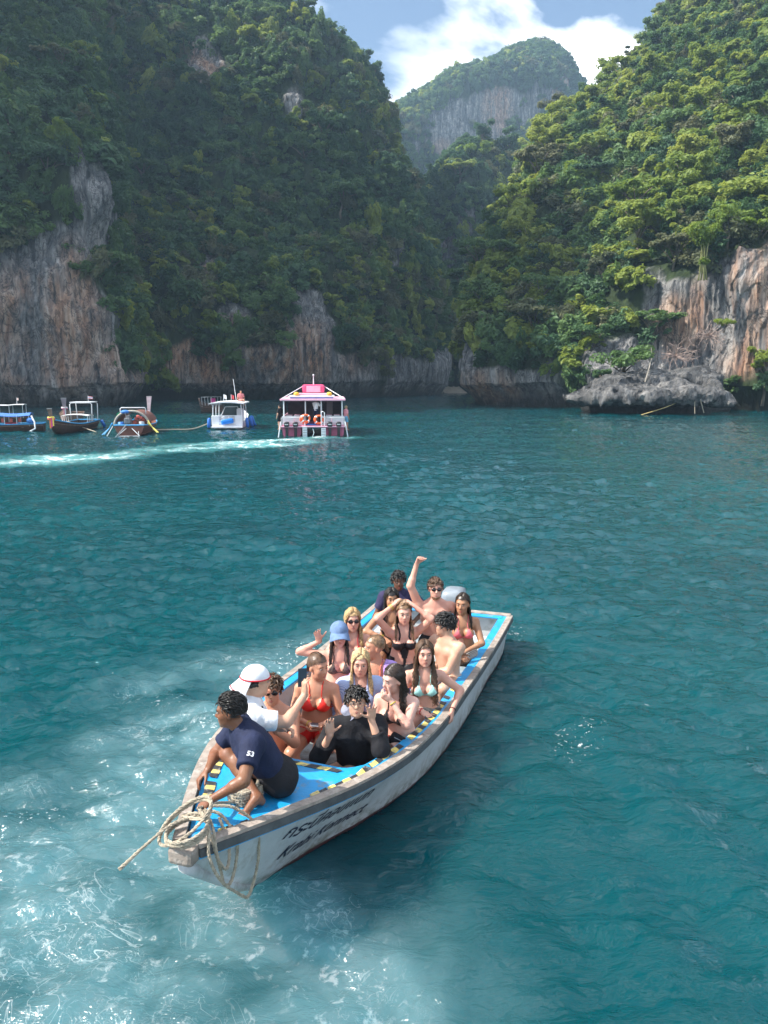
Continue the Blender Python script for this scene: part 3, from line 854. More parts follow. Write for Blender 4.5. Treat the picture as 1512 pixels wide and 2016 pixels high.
# ------------------------------------------------------------------ foliage
def leaf_mat(name, c0, c1, trans=.35):
    m = bpy.data.materials.new(name); m.use_nodes = True
    N, L = m.node_tree.nodes, m.node_tree.links
    p = N['Principled BSDF']; p.inputs['Roughness'].default_value = .55; p.inputs['Specular IOR Level'].default_value = .35
    oi = N.new('ShaderNodeObjectInfo')
    geo = N.new('ShaderNodeNewGeometry')
    tc = N.new('ShaderNodeTexCoord')
    n = N.new('ShaderNodeTexNoise'); n.inputs['Scale'].default_value = .045; n.inputs['Detail'].default_value = 3
    L.new(geo.outputs['Position'], n.inputs['Vector'])
    n2 = N.new('ShaderNodeTexNoise'); n2.inputs['Scale'].default_value = .9; n2.inputs['Detail'].default_value = 2
    L.new(geo.outputs['Position'], n2.inputs['Vector'])
    a = N.new('ShaderNodeMath'); a.operation = 'ADD'; L.new(oi.outputs['Random'], a.inputs[0]); L.new(n.outputs['Fac'], a.inputs[1])
    a2 = N.new('ShaderNodeMath'); a2.operation = 'ADD'; L.new(a.outputs[0], a2.inputs[0]); L.new(n2.outputs['Fac'], a2.inputs[1])
    mr = N.new('ShaderNodeMapRange'); mr.inputs[1].default_value = .7; mr.inputs[2].default_value = 2.2
    L.new(a2.outputs[0], mr.inputs[0])
    r = N.new('ShaderNodeValToRGB'); e = r.color_ramp.elements
    e[0].position = 0; e[0].color = (*c0, 1); e[1].position = 1; e[1].color = (*c1, 1)
    L.new(mr.outputs[0], r.inputs[0]); L.new(r.outputs[0], p.inputs['Base Color'])
    t = N.new('ShaderNodeBsdfTranslucent'); mx = N.new('ShaderNodeMixShader'); mx.inputs[0].default_value = trans
    hs = N.new('ShaderNodeHueSaturation'); hs.inputs['Hue'].default_value = .485; hs.inputs['Value'].default_value = 1.35
    L.new(r.outputs[0], hs.inputs['Color']); L.new(hs.outputs[0], t.inputs['Color'])
    L.new(p.outputs[0], mx.inputs[1]); L.new(t.outputs[0], mx.inputs[2])
    L.new(mx.outputs[0], N['Material Output'].inputs['Surface'])
    return m
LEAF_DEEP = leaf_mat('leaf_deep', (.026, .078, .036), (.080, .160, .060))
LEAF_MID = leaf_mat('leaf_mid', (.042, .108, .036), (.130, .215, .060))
LEAF_BRIGHT = leaf_mat('leaf_bright', (.12, .205, .032), (.29, .335, .062), .45)  # albedo raised to paint sunlight into the right slope's leaves
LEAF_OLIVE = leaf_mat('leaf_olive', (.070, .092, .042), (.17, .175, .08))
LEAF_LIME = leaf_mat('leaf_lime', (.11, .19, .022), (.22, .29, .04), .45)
BARK = mat('bark', (.16, .13, .10), .9, var=.35, vscale=3, bump=.4, bscale=12)
BARK_PALE = mat('bark_pale', (.38, .34, .28), .9, var=.3, vscale=3)

def leaves(rng, centers, radii, count, size, squash=.75, droop=.25, long=1.8):
    """leaf quads on lobes: (V, F)"""
    n = count
    k = rng.integers(0, len(centers), n)
    d = rng.normal(size=(n, 3)); d /= np.linalg.norm(d, axis=1, keepdims=True)
    d[:, 2] = d[:, 2] * .72 + .28
    rr = rng.random(n) ** .35
    pos = centers[k] + d * (radii[k] * rr)[:, None] * np.array([1, 1, squash])
    nrm = d * .7 + np.array([0, 0, .75]) + rng.normal(size=(n, 3)) * .42
    nrm /= np.linalg.norm(nrm, axis=1, keepdims=True)
    ax = rng.normal(size=(n, 3)) + d * .8 - np.array([0, 0, droop])
    ax -= nrm * (ax * nrm).sum(1, keepdims=True); ax /= np.linalg.norm(ax, axis=1, keepdims=True) + 1e-9
    bx = np.cross(nrm, ax)
    s = size * (.6 + .8 * rng.random(n))[:, None]
    l, w = ax * s * long * .5, bx * s * .5
    q = np.stack([pos - l, pos + w - l * .1 + nrm * s * .08, pos + l - nrm * s * .15, pos - w - l * .1 + nrm * s * .08], 1)
    F = np.arange(4 * n).reshape(n, 4)
    return q.reshape(-1, 3), F

def lobe_set(rng, R, n, flat=.6, low=-.15):
    c = []
    while len(c) < n:
        v = rng.normal(size=3); v /= np.linalg.norm(v)
        if v[2] < low: continue
        c.append(v * np.array([R, R, R * flat]) * (.55 + .35 * rng.random()))
    c = np.array(c)
    return c, R * (.30 + .22 * rng.random(n))

CLUMPS = []
def build_clumps():
    col = bpy.data.collections.new('foliage_library')
    mats = [LEAF_DEEP, LEAF_MID, LEAF_DEEP, LEAF_OLIVE, LEAF_MID, LEAF_BRIGHT, LEAF_MID, LEAF_DEEP]
    for i in range(8):
        rng = np.random.default_rng(900 + i)
        c, r = lobe_set(rng, 1.0, 15 + i % 4, .75 + .15 * (i % 3), -.5)
        V, F = leaves(rng, c, r * .85, 1000, .115 + .03 * (i % 3), .9)
        me = bpy.data.meshes.new('foliage_clump')
        me.from_pydata(V.tolist(), [], F.tolist()); me.materials.append(mats[i])
        ob = bpy.data.objects.new('foliage_clump', me)
        CLUMPS.append(ob)
build_clumps()

def scatter(name, pts, rots, scl, idx, label):
    """one 'stuff' object: clump meshes instanced on points by geometry nodes"""
    me = bpy.data.meshes.new(name)
    me.vertices.add(len(pts)); me.vertices.foreach_set('co', np.asarray(pts, np.float32).ravel())
    for nm, ty, arr, key in (('rot', 'FLOAT_VECTOR', rots, 'vector'), ('scl', 'FLOAT_VECTOR', scl, 'vector'), ('idx', 'INT', idx, 'value')):
        a = me.attributes.new(nm, ty, 'POINT')
        a.data.foreach_set(key, np.asarray(arr, np.int32 if ty == 'INT' else np.float32).ravel())
    o = bpy.data.objects.new(name, me); COL.objects.link(o)
    ng = bpy.data.node_groups.new(name + '_nodes', 'GeometryNodeTree')
    ng.interface.new_socket('Geometry', in_out='INPUT', socket_type='NodeSocketGeometry')
    ng.interface.new_socket('Geometry', in_out='OUTPUT', socket_type='NodeSocketGeometry')
    N, L = ng.nodes, ng.links
    gi, go = N.new('NodeGroupInput'), N.new('NodeGroupOutput')
    g2i = N.new('GeometryNodeGeometryToInstance')
    for ob in reversed(CLUMPS):
        q = N.new('GeometryNodeObjectInfo'); q.inputs['Object'].default_value = ob; q.inputs['As Instance'].default_value = True
        L.new(q.outputs['Geometry'], g2i.inputs[0])
    iop = N.new('GeometryNodeInstanceOnPoints'); iop.inputs['Pick Instance'].default_value = True
    m2p = N.new('GeometryNodeMeshToPoints')
    L.new(gi.outputs[0], m2p.inputs['Mesh']); L.new(m2p.outputs[0], iop.inputs['Points'])
    L.new(g2i.outputs[0], iop.inputs['Instance'])
    def named(nm, ty):
        a = N.new('GeometryNodeInputNamedAttribute'); a.data_type = ty; a.inputs['Name'].default_value = nm; return a.outputs['Attribute']
    L.new(named('idx', 'INT'), iop.inputs['Instance Index'])
    e2r = N.new('FunctionNodeEulerToRotation'); L.new(named('rot', 'FLOAT_VECTOR'), e2r.inputs[0]); L.new(e2r.outputs[0], iop.inputs['Rotation'])
    L.new(named('scl', 'FLOAT_VECTOR'), iop.inputs['Scale'])
    L.new(iop.outputs[0], go.inputs[0])
    md = o.modifiers.new('scatter', 'NODES'); md.node_group = ng
    tag(o, label, 'foliage', kind='stuff')
    return o

# ---- individual trees
def tree_parts(rng, kind):
    """trunk MB and crown (V,F) of a tree whose crown is about 1 unit in radius; base at 0"""
    tr = MB(); Hh = {'round': 1.5, 'umbrella': 1.9, 'tall': 2.3, 'bush': .55}[kind]
    lobes, rads = [], []
    p0 = Vector((0, 0, -.35)); top = Vector((rng.normal() * .12, rng.normal() * .12, Hh * .62))
    mid = (p0 + top) / 2 + Vector((rng.normal() * .08, rng.normal() * .08, 0))
    tr.tube([p0, mid, top], [.075, .055, .04], 7)
    nb = {'round': 7, 'umbrella': 9, 'tall': 8, 'bush': 6}[kind]
    for i in range(nb):
        an = i * 2.4 + rng.random(); f = .35 + .65 * i / nb
        st = p0.lerp(top, .5 + .5 * f)
        out = (.5 + .45 * rng.random()) * (1 if kind != 'tall' else .65)
        hz = {'round': .25 + .55 * rng.random(), 'umbrella': .30 + .22 * rng.random(), 'tall': -.5 + 1.3 * f, 'bush': .15 + .3 * rng.random()}[kind]
        en = Vector((math.cos(an) * out, math.sin(an) * out, top.z + hz))
        tr.tube([st, st.lerp(en, .5) + Vector((0, 0, .06)), en], [.035, .022, .010], 5)
        lobes.append(en); rads.append(.26 + .16 * rng.random())
        if rng.random() < .8:
            e2 = en + Vector((rng.normal() * .28, rng.normal() * .28, .1 * rng.normal() + .05)); lobes.append(e2); rads.append(.2 + .14 * rng.random())
    lobes.append(top + Vector((0, 0, .35))); rads.append(.4)
    sq = {'round': .75, 'umbrella': .42, 'tall': .8, 'bush': .75}[kind]
    V, F = leaves(rng, np.array([tuple(l) for l in lobes]), np.array(rads), {'round': 2200, 'umbrella': 2200, 'tall': 2200, 'bush': 1500}[kind], .085, sq)
    return tr, V, F

TREE_LIB = {}
def tree(name, kind, var, leaf, loc, s, rz, label, group=None, bark=None, sz=1.0, cat='tree'):
    key = (kind, var, leaf.name)
    if key not in TREE_LIB:
        rng = np.random.default_rng(hash((kind == 'round', var, len(kind))) % 10000)
        tr, V, F = tree_parts(rng, kind)
        root = empty(name)
        tr.build('trunk', bark or BARK, root, True)
        mesh_obj('crown', V, F, leaf, root, False)
        TREE_LIB[key] = root; r = root
    else:
        r = copy_tree(TREE_LIB[key])
    r.name = name
    r.location = Vector(loc); r.scale = (s, s, s * sz); r.rotation_euler = (0, 0, rz)
    for k in ('label', 'category', 'group'):
        if k in r: del r[k]
    tag(r, label, cat, group)
    return r

def tree_label(zone, kind, lf, x, y):
    col = {'leaf_deep': 'dark green', 'leaf_mid': 'mid green', 'leaf_bright': 'light green', 'leaf_olive': 'olive grey'}[lf.name]
    shp = {'round': 'round-crowned', 'umbrella': 'flat-crowned', 'tall': 'narrow upright'}[kind]
    hgt = 'at the foot of' if y > 600 else ('low on' if y > 450 else ('halfway up' if y > 300 else ('high on' if y > 130 else 'atop')))
    if zone == 'left': where = 'left cliff above the %s' % ('longtails' if x < 330 else ('speedboat' if x < 520 else ('pink boat' if x < 700 else 'inlet')))
    elif zone == 'right': where = 'right cliff %s' % ('by the inlet' if x < 1060 else ('beside the shelf' if x < 1180 else ('above the shelf' if x < 1400 else 'at picture edge')))
    else: where = 'the spur behind the inlet'
    return '%s %s tree %s %s' % (col, shp, hgt, where)

def plant_everything():
    rng = np.random.default_rng(5)
    P_, R_, S_, I_ = [], [], [], []
    trees_n = {'left': 0, 'right': 0, 'inlet': 0, 'peak': 0}
    for zone, S, SN, sp in CLIFF_SAMPLES:
        n = len(S)
        big = sp * (.62 + .40 * rng.random(n)) * (1 + .45 * (fbm(S * .06, 3, 61)))
        up = SN * .35 + np.array([0, 0, 1.0]); 
        pos = S + SN * (big * .25)[:, None]
        noise_c = fbm(S * .035, 3, 71)
        u = rng.random(n) + noise_c * .8
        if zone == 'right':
            idx = np.where(u < .12, 0, np.where(u < .38, 1, np.where(u < .52, 3, np.where(u < .95, 5, 4))))  # more bright clumps here: sun on this slope is partly in the colour
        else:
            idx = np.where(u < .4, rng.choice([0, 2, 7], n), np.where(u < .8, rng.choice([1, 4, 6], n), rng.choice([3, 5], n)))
        vine = (rng.random(n) < .38) & (SN[:, 2] < .45)
        zs = np.where(vine, big * (1.3 + .9 * rng.random(n)), big * (.7 + .5 * rng.random(n))); hs = np.where(vine, big * .62, big)
        P_.append(pos); S_.append(np.stack([hs, hs, zs], 1))
        R_.append(np.stack([rng.normal(size=n) * .2 - SN[:, 1] * .45, rng.normal(size=n) * .2 + SN[:, 0] * .45, rng.random(n) * 6.28], 1)); I_.append(idx)
        # pick sites of trees that stand out one by one
        if zone == 'wall': continue
        want = {'left': 60 if sp > 3 else 24, 'right': 95, 'inlet': 18, 'peak': 0}[zone]
        px, py = proj(S)
        vis = np.where((px > -20) & (px < 1530) & (py > -20) & (SN[:, 2] > .05))[0]
        rng.shuffle(vis)
        chosen = []
        for q in vis:
            if len(chosen) >= want: break
            if all(np.linalg.norm(S[q] - S[c]) > sp * 2.6 for c in chosen): chosen.append(q)
        lab = {'left': 'broadleaf tree rooted in the shaded jungle of the tall left cliff',
               'right': 'leafy tree growing on the steep slope of the right-hand cliff',
               'inlet': 'tree growing on the dark spur at the head of the inlet'}
        for q in chosen:
            kind = rng.choice(['round', 'umbrella', 'tall'], p=[.5, .2, .3])
            if zone == 'right': lf = [LEAF_MID, LEAF_BRIGHT, LEAF_OLIVE, LEAF_DEEP][rng.choice(4, p=[.25, .5, .15, .1])]  # larger bright share, sunlight put into the leaf colour
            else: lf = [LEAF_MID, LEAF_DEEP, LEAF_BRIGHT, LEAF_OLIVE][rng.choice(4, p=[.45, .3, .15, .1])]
            s = sp * (.85 + .7 * rng.random())
            tree('jungle_tree', kind, int(rng.integers(0, 2)), lf, S[q] + SN[q] * .3 - np.array([0, 0, .75 * s]), s, rng.random() * 6.28, tree_label(zone, kind, lf, px[q], py[q]), 'trees on the %s' % {'left': 'left cliff', 'right': 'right cliff', 'inlet': 'inlet spur'}[zone], sz=.9 + .25 * rng.random())
    # trees that would share a label are told apart by their order from the left
    kin = {}
    for o in list(COL.objects):
        if o.type == 'EMPTY' and o.name.startswith('jungle_tree') and 'label' in o:
            kin.setdefault(o['label'], []).append((proj(np.array(o.location))[0], o))
    names = ['first', 'second', 'third', 'fourth', 'fifth', 'sixth', 'seventh', 'eighth', 'ninth', 'tenth']
    for lb, lst in kin.items():
        if len(lst) < 2: continue
        for k, (_, o) in enumerate(sorted(lst, key=lambda t: t[0])):
            o['label'] = names[min(k, 9)] + ' from left, ' + (lb if len(lb.split()) < 14 else lb.replace(' the ', ' '))
    scatter('jungle', np.concatenate(P_), np.concatenate(R_), np.concatenate(S_), np.concatenate(I_), 'dense green jungle covering the limestone cliffs')
plant_everything()
# ------------------------------------------------------------------ the tender boat
def hull_paint():
    m = bpy.data.materials.new('weathered_hull_paint'); m.use_nodes = True
    N, L = m.node_tree.nodes, m.node_tree.links
    p = N['Principled BSDF']; p.inputs['Roughness'].default_value = .5
    tc = N.new('ShaderNodeTexCoord'); sep = N.new('ShaderNodeSeparateXYZ'); L.new(tc.outputs['Object'], sep.inputs[0])
    def noise(s, d=8, r=.65, sc=(1, 1, 1)):
        q = N.new('ShaderNodeMapping'); q.inputs['Scale'].default_value = sc; L.new(tc.outputs['Object'], q.inputs[0])
        n = N.new('ShaderNodeTexNoise'); n.inputs['Scale'].default_value = s; n.inputs['Detail'].default_value = d; n.inputs['Roughness'].default_value = r
        L.new(q.outputs[0], n.inputs['Vector']); return n.outputs['Fac']
    def rng_(x, a, b, c=0., d=1.):
        r = N.new('ShaderNodeMapRange'); r.inputs[1].default_value = a; r.inputs[2].default_value = b; r.inputs[3].default_value = c; r.inputs[4].default_value = d; L.new(x, r.inputs[0]); return r.outputs[0]
    def mul(a, b):
        q = N.new('ShaderNodeMath'); q.operation = 'MULTIPLY'; L.new(a, q.inputs[0]); L.new(b, q.inputs[1]); return q.outputs[0]
    def mix(f, a, b):
        x = N.new('ShaderNodeMix'); x.data_type = 'RGBA'; L.new(f, x.inputs[0])
        for s_, i in ((a, 6), (b, 7)):
            if isinstance(s_, tuple): x.inputs[i].default_value = (*s_, 1)
            else: L.new(s_, x.inputs[i])
        return x.outputs[2]
    c = mix(rng_(noise(2.2), .35, .65), (.40, .425, .44), (.53, .55, .56))
    c = mix(rng_(noise(5, 10, .75, (1, 1, .35)), .54, .72, 0, .8), c, (.27, .26, .23))
    c = mix(rng_(noise(3.2, 8, .7, (3.2, 3.2, .22)), .55, .70, 0, .55), c, (.24, .19, .14))
    low = rng_(sep.outputs['Z'], .02, .26, 1, 0)
    c = mix(mul(rng_(noise(9, 10, .75), .42, .58), low), c, (.12, .115, .07))
    zn = N.new('ShaderNodeMath'); zn.operation = 'ADD'; L.new(sep.outputs['Z'], zn.inputs[0]); L.new(rng_(noise(2, 3), .3, .7, -.02, .02), zn.inputs[1])
    c = mix(rng_(zn.outputs[0], .035, .045, 1, 0), c, (.06, .022, .022))
    L.new(c, p.inputs['Base Color'])
    b = N.new('ShaderNodeBump'); b.inputs['Strength'].default_value = .3; b.inputs['Distance'].default_value = .01
    L.new(noise(14, 6), b.inputs['Height']); L.new(b.outputs[0], p.inputs['Normal'])
    return m
HULL_P = hull_paint()
BLUE = mat('blue_deck_paint', (.015, .30, .62), .42, var=.14, vscale=5, bump=.25, bscale=26, dirt=((.24, .25, .22), .56, .70, 6))
INNER = mat('boat_inside_paint', (.55, .56, .56), .6, var=.15, vscale=3, dirt=((.28, .27, .24), .52, .75, 6))
RAILWOOD = mat('weathered_rail_wood', (.27, .225, .19), .8, var=.3, vscale=9, bump=.5, bscale=30, dirt=((.42, .38, .34), .5, .7, 12))
RUBBER = mat('rubber_strake', (.075, .08, .085), .7, var=.3, vscale=8, bump=.3, bscale=30)
YELLOW = mat('tape_yellow', (.70, .54, .14), .6, var=.25, vscale=14, dirt=((.25, .24, .2), .50, .62, 18))
BLACKT = mat('tape_black', (.03, .03, .032), .6, var=.3, vscale=14, dirt=((.3, .3, .28), .54, .68, 18))
LETTER = mat('letter_paint', (.012, .020, .045), .5, var=.2, vscale=30)

boat = empty('tender_boat', (*BO, 0), BOAT_YAW)
tag(boat, 'open white and blue wooden tender boat crowded with passengers in swimwear', 'boat')
AS = np.concatenate([np.linspace(0, 4.6, 24), np.linspace(4.75, 6.62, 26)])
def keel_z(a): return np.where(a < 5.72, -.34 + .34 * np.clip((a - 4.6) / 1.12, 0, 1) ** 2, np.clip((a - 5.72) / .9, 0, 1) ** 1.25 * .74)
def side_pt(a, v):
    """outer skin: v 0 at the keel/waterline .. 1 at the rail; returns (b, z)"""
    zk = np.maximum(keel_z(a), 0); hz_, hb_, hw_ = hull_z(a), hull_b(a), hull_w(a)
    z = zk + (hz_ - zk) * v
    bow = np.clip((a - 5.2) / .9, 0, 1)
    b = hw_ + (hb_ - hw_) * (v ** (1 - .25 * bow))
    return b, z
def hull_build():
    m = MB()
    for sgn in (1, -1):
        G = []
        for a in AS:
            zk = float(keel_z(a)); col_ = []
            hw_ = float(hull_w(a))
            col_.append((a, 0, min(zk, -.0) if a < 5.72 else zk))
            col_.append((a, sgn * hw_ * .55, (zk if zk < 0 else zk) + (.03 if zk < 0 else 0)))
            col_.append((a, sgn * hw_ * .93, zk * .45 if zk < 0 else zk))
            for v in np.linspace(0, 1, 7):
                b, z = side_pt(a, v); col_.append((a, sgn * float(b), float(z)))
            G.append(col_)
        m.grid(G, flip=(sgn < 0))
    # transom
    a0 = 0
    t = [(0, 0, -.34), (0, .55 * .91, -.31), (0, .85, -.15), (0, .91, 0), (0, 1.0, .42), (0, -1.0, .42), (0, -.91, 0), (0, -.85, -.15), (0, -.55 * .91, -.31)]
    m.poly(t)
    m.build('hull', HULL_P, boat, True)
    # stem post where the sides meet
    sp = MB()
    sp.tube([(5.70, 0, -.02), (5.95, 0, .13), (6.25, 0, .40), (6.50, 0, .64), (6.60, 0, .74)], [.03, .032, .036, .045, .05], 8)
    sp.build('stem', HULL_P, boat, True)
    # lining
    m = MB()
    ai = AS[AS < 5.62]
    for sgn in (1, -1):
        G = []
        for a in ai:
            col_ = []
            for v in np.linspace(1, .0, 6):
                b, z = side_pt(a, max(v, .02)); col_.append((a, sgn * max(float(b) - .055, .004), max(float(hull_z(a)) * v - .005 + .03 * (1 - v), .02)))
            G.append(col_)
        m.grid(G, flip=(sgn > 0))
    tb = [(.05, .93, .41), (.05, -.93, .41), (.05, -.86, .02), (.05, .86, .02)]
    m.poly(tb)
    m.build('inner_lining', INNER, boat, True)
    m = MB()
    m.grid([[(a, b * float(hull_w(a)) * .97 + 0.0, .015) for b in np.linspace(-1, 1, 5)] for a in np.linspace(.04, 5.5, 24)])
    m.build('floor', mat('floor_paint', (.25, .30, .32), .7, var=.25, vscale=4, dirt=((.12, .11, .1), .5, .7, 6)), boat)
hull_build()

def rail_strip(name, sgn, b0, b1, z0, z1, mt, a_from=-.03, a_to=6.6, step=.12):
    """a closed strip swept along the sheer, offsets measured from the rail line (b outward, z up)"""
    m = MB(); G = []
    for a in np.arange(a_from, a_to + .001, step):
        hb_, hz_ = float(hull_b(min(max(a, 0), 6.62))), float(hull_z(min(max(a, 0), 6.62)))
        # direction across the rail in plan
        e = .02; db = (float(hull_b(min(a + e, 6.62))) - float(hull_b(max(a - e, 0)))) / (2 * e)
        n = np.array([-db, 1.0]); n /= np.linalg.norm(n)
        def q(o, z): 
            return (a + n[0] * o, sgn * max(hb_ + n[1] * o, .002), hz_ + z)
        G.append([q(b0, z0), q(b1, z0), q(b1, z1), q(b0, z1)])
    m.grid(G, flip=(sgn < 0), wrap=True)
    m.poly(G[0][::-1] if sgn > 0 else G[0]); m.poly(G[-1] if sgn > 0 else G[-1][::-1])
    return m.build(name, mt, boat)
for sgn in (1, -1):
    rail_strip('rub_rail', sgn, -.055, .022, -.004, .020, RAILWOOD)
    rail_strip('rubber_strake', sgn, .003, .028, -.064, -.006, RUBBER)
    rail_strip('gunwale_strip', sgn, -.155, -.057, -.012, .012, BLUE, .0, 5.15)
    rail_strip('blue_pinstripe', sgn, -.003, .008, -.084, -.066, BLUE)
# bow block
m = MB(); m.bbox((6.59, 0, .82), (.14, .17, .11), .025); m.build('bow_block', RAILWOOD, boat)
m = MB(); m.bbox((-.03, 0, .437), (.11, 1.98, .028), .008); m.build('transom_cap', RAILWOOD, boat)
m = MB(); m.bbox((.09, 0, .432), (.11, 1.78, .02), .006); m.build('transom_strip', BLUE, boat)

# foredeck, cut away in a curve behind
def foredeck():
    m = MB(); n = 26; G = []; E = []
    for t in np.linspace(-1, 1, 41):
        # aft edge: straight across the middle, sweeping back into the side decks
        edge = 5.06 - .62 * max(0, (abs(t) - .62) / .38) ** 2.2
        row = []
        for s in np.linspace(0, 1, n):
            a = edge + (6.47 - edge) * s
            b = t * (float(hull_b(a)) - .068)
            crown = .02 * (1 - t * t)
            row.append((a, b, float(hull_z(a)) - .022 + crown))
        G.append(row)
    m.grid(G, flip=True)
    # the edge has thickness
    lip = [[r[0] for r in G], [(r[0][0] + .01, r[0][1], r[0][2] - .045) for r in G]]
    m.grid(lip, flip=False)
    under = [[(q[0], q[1], q[2] - .045) for q in r] for r in G]
    m.grid(under, flip=False)
    m.build('foredeck', BLUE, boat, True)
foredeck()
def deck_z(a, b): return float(hull_z(a)) - .022 + .02 * (1 - min(1, abs(b) / max(.01, float(hull_b(a)) - .068)) ** 2)

# hazard tape dashes on the rails and deck
rt = random.Random(3)
def dash_line(pts, L=.085, w=.06, skew=.03, lift=.004, drop=.2):
    """alternating yellow and black leaning dashes along a polyline of boat-frame (a,b,z)"""
    P = [Vector(p) for p in pts]; seg = [(P[i+1] - P[i]).length for i in range(len(P)-1)]; tot = sum(seg)
    def at_(s):
        for i, l in enumerate(seg):
            if s <= l or i == len(seg) - 1: return P[i].lerp(P[i+1], s / l), (P[i+1] - P[i]).normalized()
            s -= l
    s = 0; k = 0
    while s + L < tot:
        p0, t0 = at_(s); p1, t1 = at_(s + L)
        n0 = Vector((-t0.y, t0.x, 0)).normalized(); n1 = Vector((-t1.y, t1.x, 0)).normalized()
        if rt.random() > drop:
            q = [p0 - n0 * w/2 - t0 * skew/2, p1 - n1 * w/2 - t1 * skew/2, p1 + n1 * w/2 + t1 * skew/2, p0 + n0 * w/2 + t0 * skew/2]
            jit = [Vector((rt.uniform(-.006, .006), rt.uniform(-.006, .006), 0)) for _ in q]
            q = [v + j for v, j in zip(q, jit)]
            top = [v + Vector((0, 0, lift)) for v in q]
            m = MB(); m.add(q + top, [(4,5,6,7), (0,1,5,4), (1,2,6,5), (2,3,7,6), (3,0,4,7)])
            m.build('tape_dash', YELLOW if k % 2 == 0 else BLACKT, boat)
        s += L; k += 1
def rail_line(sgn, off, a0, a1, dz=.013, n=40):
    r = []
    for a in np.linspace(a0, a1, n):
        z = float(hull_z(a)) + dz if a < 5.05 else deck_z(a, float(hull_b(a)) + off) + .006
        r.append((a, sgn * (float(hull_b(a)) + off), z))
    return r
dash_line(rail_line(1, -.115, 5.62, 2.75))
dash_line(rail_line(-1, -.145, 5.95, 5.15), L=.075, w=.07, drop=.05)
dash_line(rail_line(1, -.10, 6.35, 6.1), L=.06, drop=.2)
dash_line([(5.13, -.45, deck_z(5.13, -.45) + .006), (5.14, 0, deck_z(5.14, 0) + .006), (5.14, .45, deck_z(5.14, .45) + .006)], L=.09, w=.05, drop=.25)

# thwarts
for a_, z_ in ((.75, .30), (1.55, .30), (2.35, .30), (3.15, .30), (3.95, .30), (4.62, .24)):
    m = MB(); w_ = float(hull_w(a_)) * 2 - .06
    m.bbox((a_, 0, z_), (.27, w_, .045), .012); m.build('bench', INNER, boat)

# name lettering on the port bow
def hull_text(txt, font_size, a0, a1, v0, v1, hfrac, name):
    cu = bpy.data.curves.new(name, 'FONT'); cu.body = txt; cu.size = 1.0; cu.shear = .42
    cu.resolution_u = 4; cu.offset = .010
    ob = bpy.data.objects.new(name, cu); COL.objects.link(ob)
    dg = bpy.context.evaluated_depsgraph_get()
    me = bpy.data.meshes.new_from_object(ob.evaluated_get(dg))
    bpy.data.objects.remove(ob)
    n = len(me.vertices)
    if n == 0: return
    bm = bmesh.new(); bm.from_mesh(me)
    bmesh.ops.triangulate(bm, faces=bm.faces)
    V = np.array([v.co[:] for v in bm.verts]); F = [tuple(v.index for v in f.verts) for f in bm.faces]
    # split into separate letters so that every one is its own piece of paint
    x0, x1 = V[:, 0].min(), V[:, 0].max()
    W = []
    for x, y, _ in V:
        u = (x - x0) / (x1 - x0); a = a0 + (a1 - a0) * u
        v = v0 + (v1 - v0) * u + y * hfrac
        b, z = side_pt(a, v)
        e = .01; b2, _ = side_pt(a + e, v); b3, z3 = side_pt(a, v + .02)
        nn = np.cross([e, float(b2 - b), 0], [0, float(b3 - b), float(z3 - z)]); nn /= np.linalg.norm(nn)
        if nn[1] < 0: nn = -nn
        W.append((a + nn[0] * .004, float(b) + nn[1] * .004, float(z) + nn[2] * .004))
    bm.free()
    o = mesh_obj(name, np.array(W), F, LETTER, boat, False)
    o['label'] = 'dark slanted painted lettering on the bow'
hull_text('กระบี่คอนแนก', .2, 5.86, 4.90, .63, .56, .215, 'thai_lettering')
hull_text('Krabi Konnect', .2, 5.78, 4.84, .35, .29, .225, 'name_lettering')

# outboard motor on the transom
GREYM = mat('motor_cowling', (.22, .25, .28), .35, var=.08, vscale=6)
mo = MB(); mo.bbox((-.24, .12, .55), (.42, .32, .30), .09); mo.bbox((-.24, .12, .44), (.40, .30, .10), .03)
ob_ = mo.build('outboard_motor', GREYM, boat, True)
m = MB(); m.bbox((-.22, .12, .12), (.16, .12, .62), .04); m.bbox((-.26, .12, -.18), (.34, .10, .10), .04); m.build('motor_leg', GREYM, ob_)
m = MB(); m.bbox((-.05, .12, .46), (.14, .22, .20), .02); m.build('clamp_bracket', RUBBER, ob_)
m = MB(); m.tube([(-.02, .12, .52), (.25, .10, .58), (.45, .08, .60)], [.025, .022, .02], 8); m.build('tiller', RUBBER, ob_)
m = MB(); m.box((-.24, .285, .56), (.34, .006, .05)); m.build('stripe', LETTER, ob_)

# mooring rope: twisted strands
ROPE = mat('hemp_rope', (.36, .31, .235), .9, var=.3, vscale=30, bump=.5, bscale=90)
def rope_tube(m, pts, r=.0112, pitch=.085, strands=3, sub=.02):
    """three-strand rope following a smooth path"""
    P = catmull(np.array(pts, float), max(8, int(sum(np.linalg.norm(np.diff(np.array(pts), axis=0), axis=1)) / sub)), 0)
    P = [Vector(p) for p in P]
    s = 0; T = []; ref = None
    paths = [[] for _ in range(strands)]
    for i, p in enumerate(P):
        t = (P[min(i+1, len(P)-1)] - P[max(i-1, 0)]).normalized()
        if ref is None: ref = t.orthogonal().normalized()
        ref = (ref - t * ref.dot(t)).normalized(); bn = t.cross(ref)
        if i: s += (p - P[i-1]).length
        for k in range(strands):
            an = 2 * math.pi * (k / strands + s / pitch)
            paths[k].append(p + (ref * math.cos(an) + bn * math.sin(an)) * r * .55)
    for q in paths: m.tube(q, r * .58, 5)
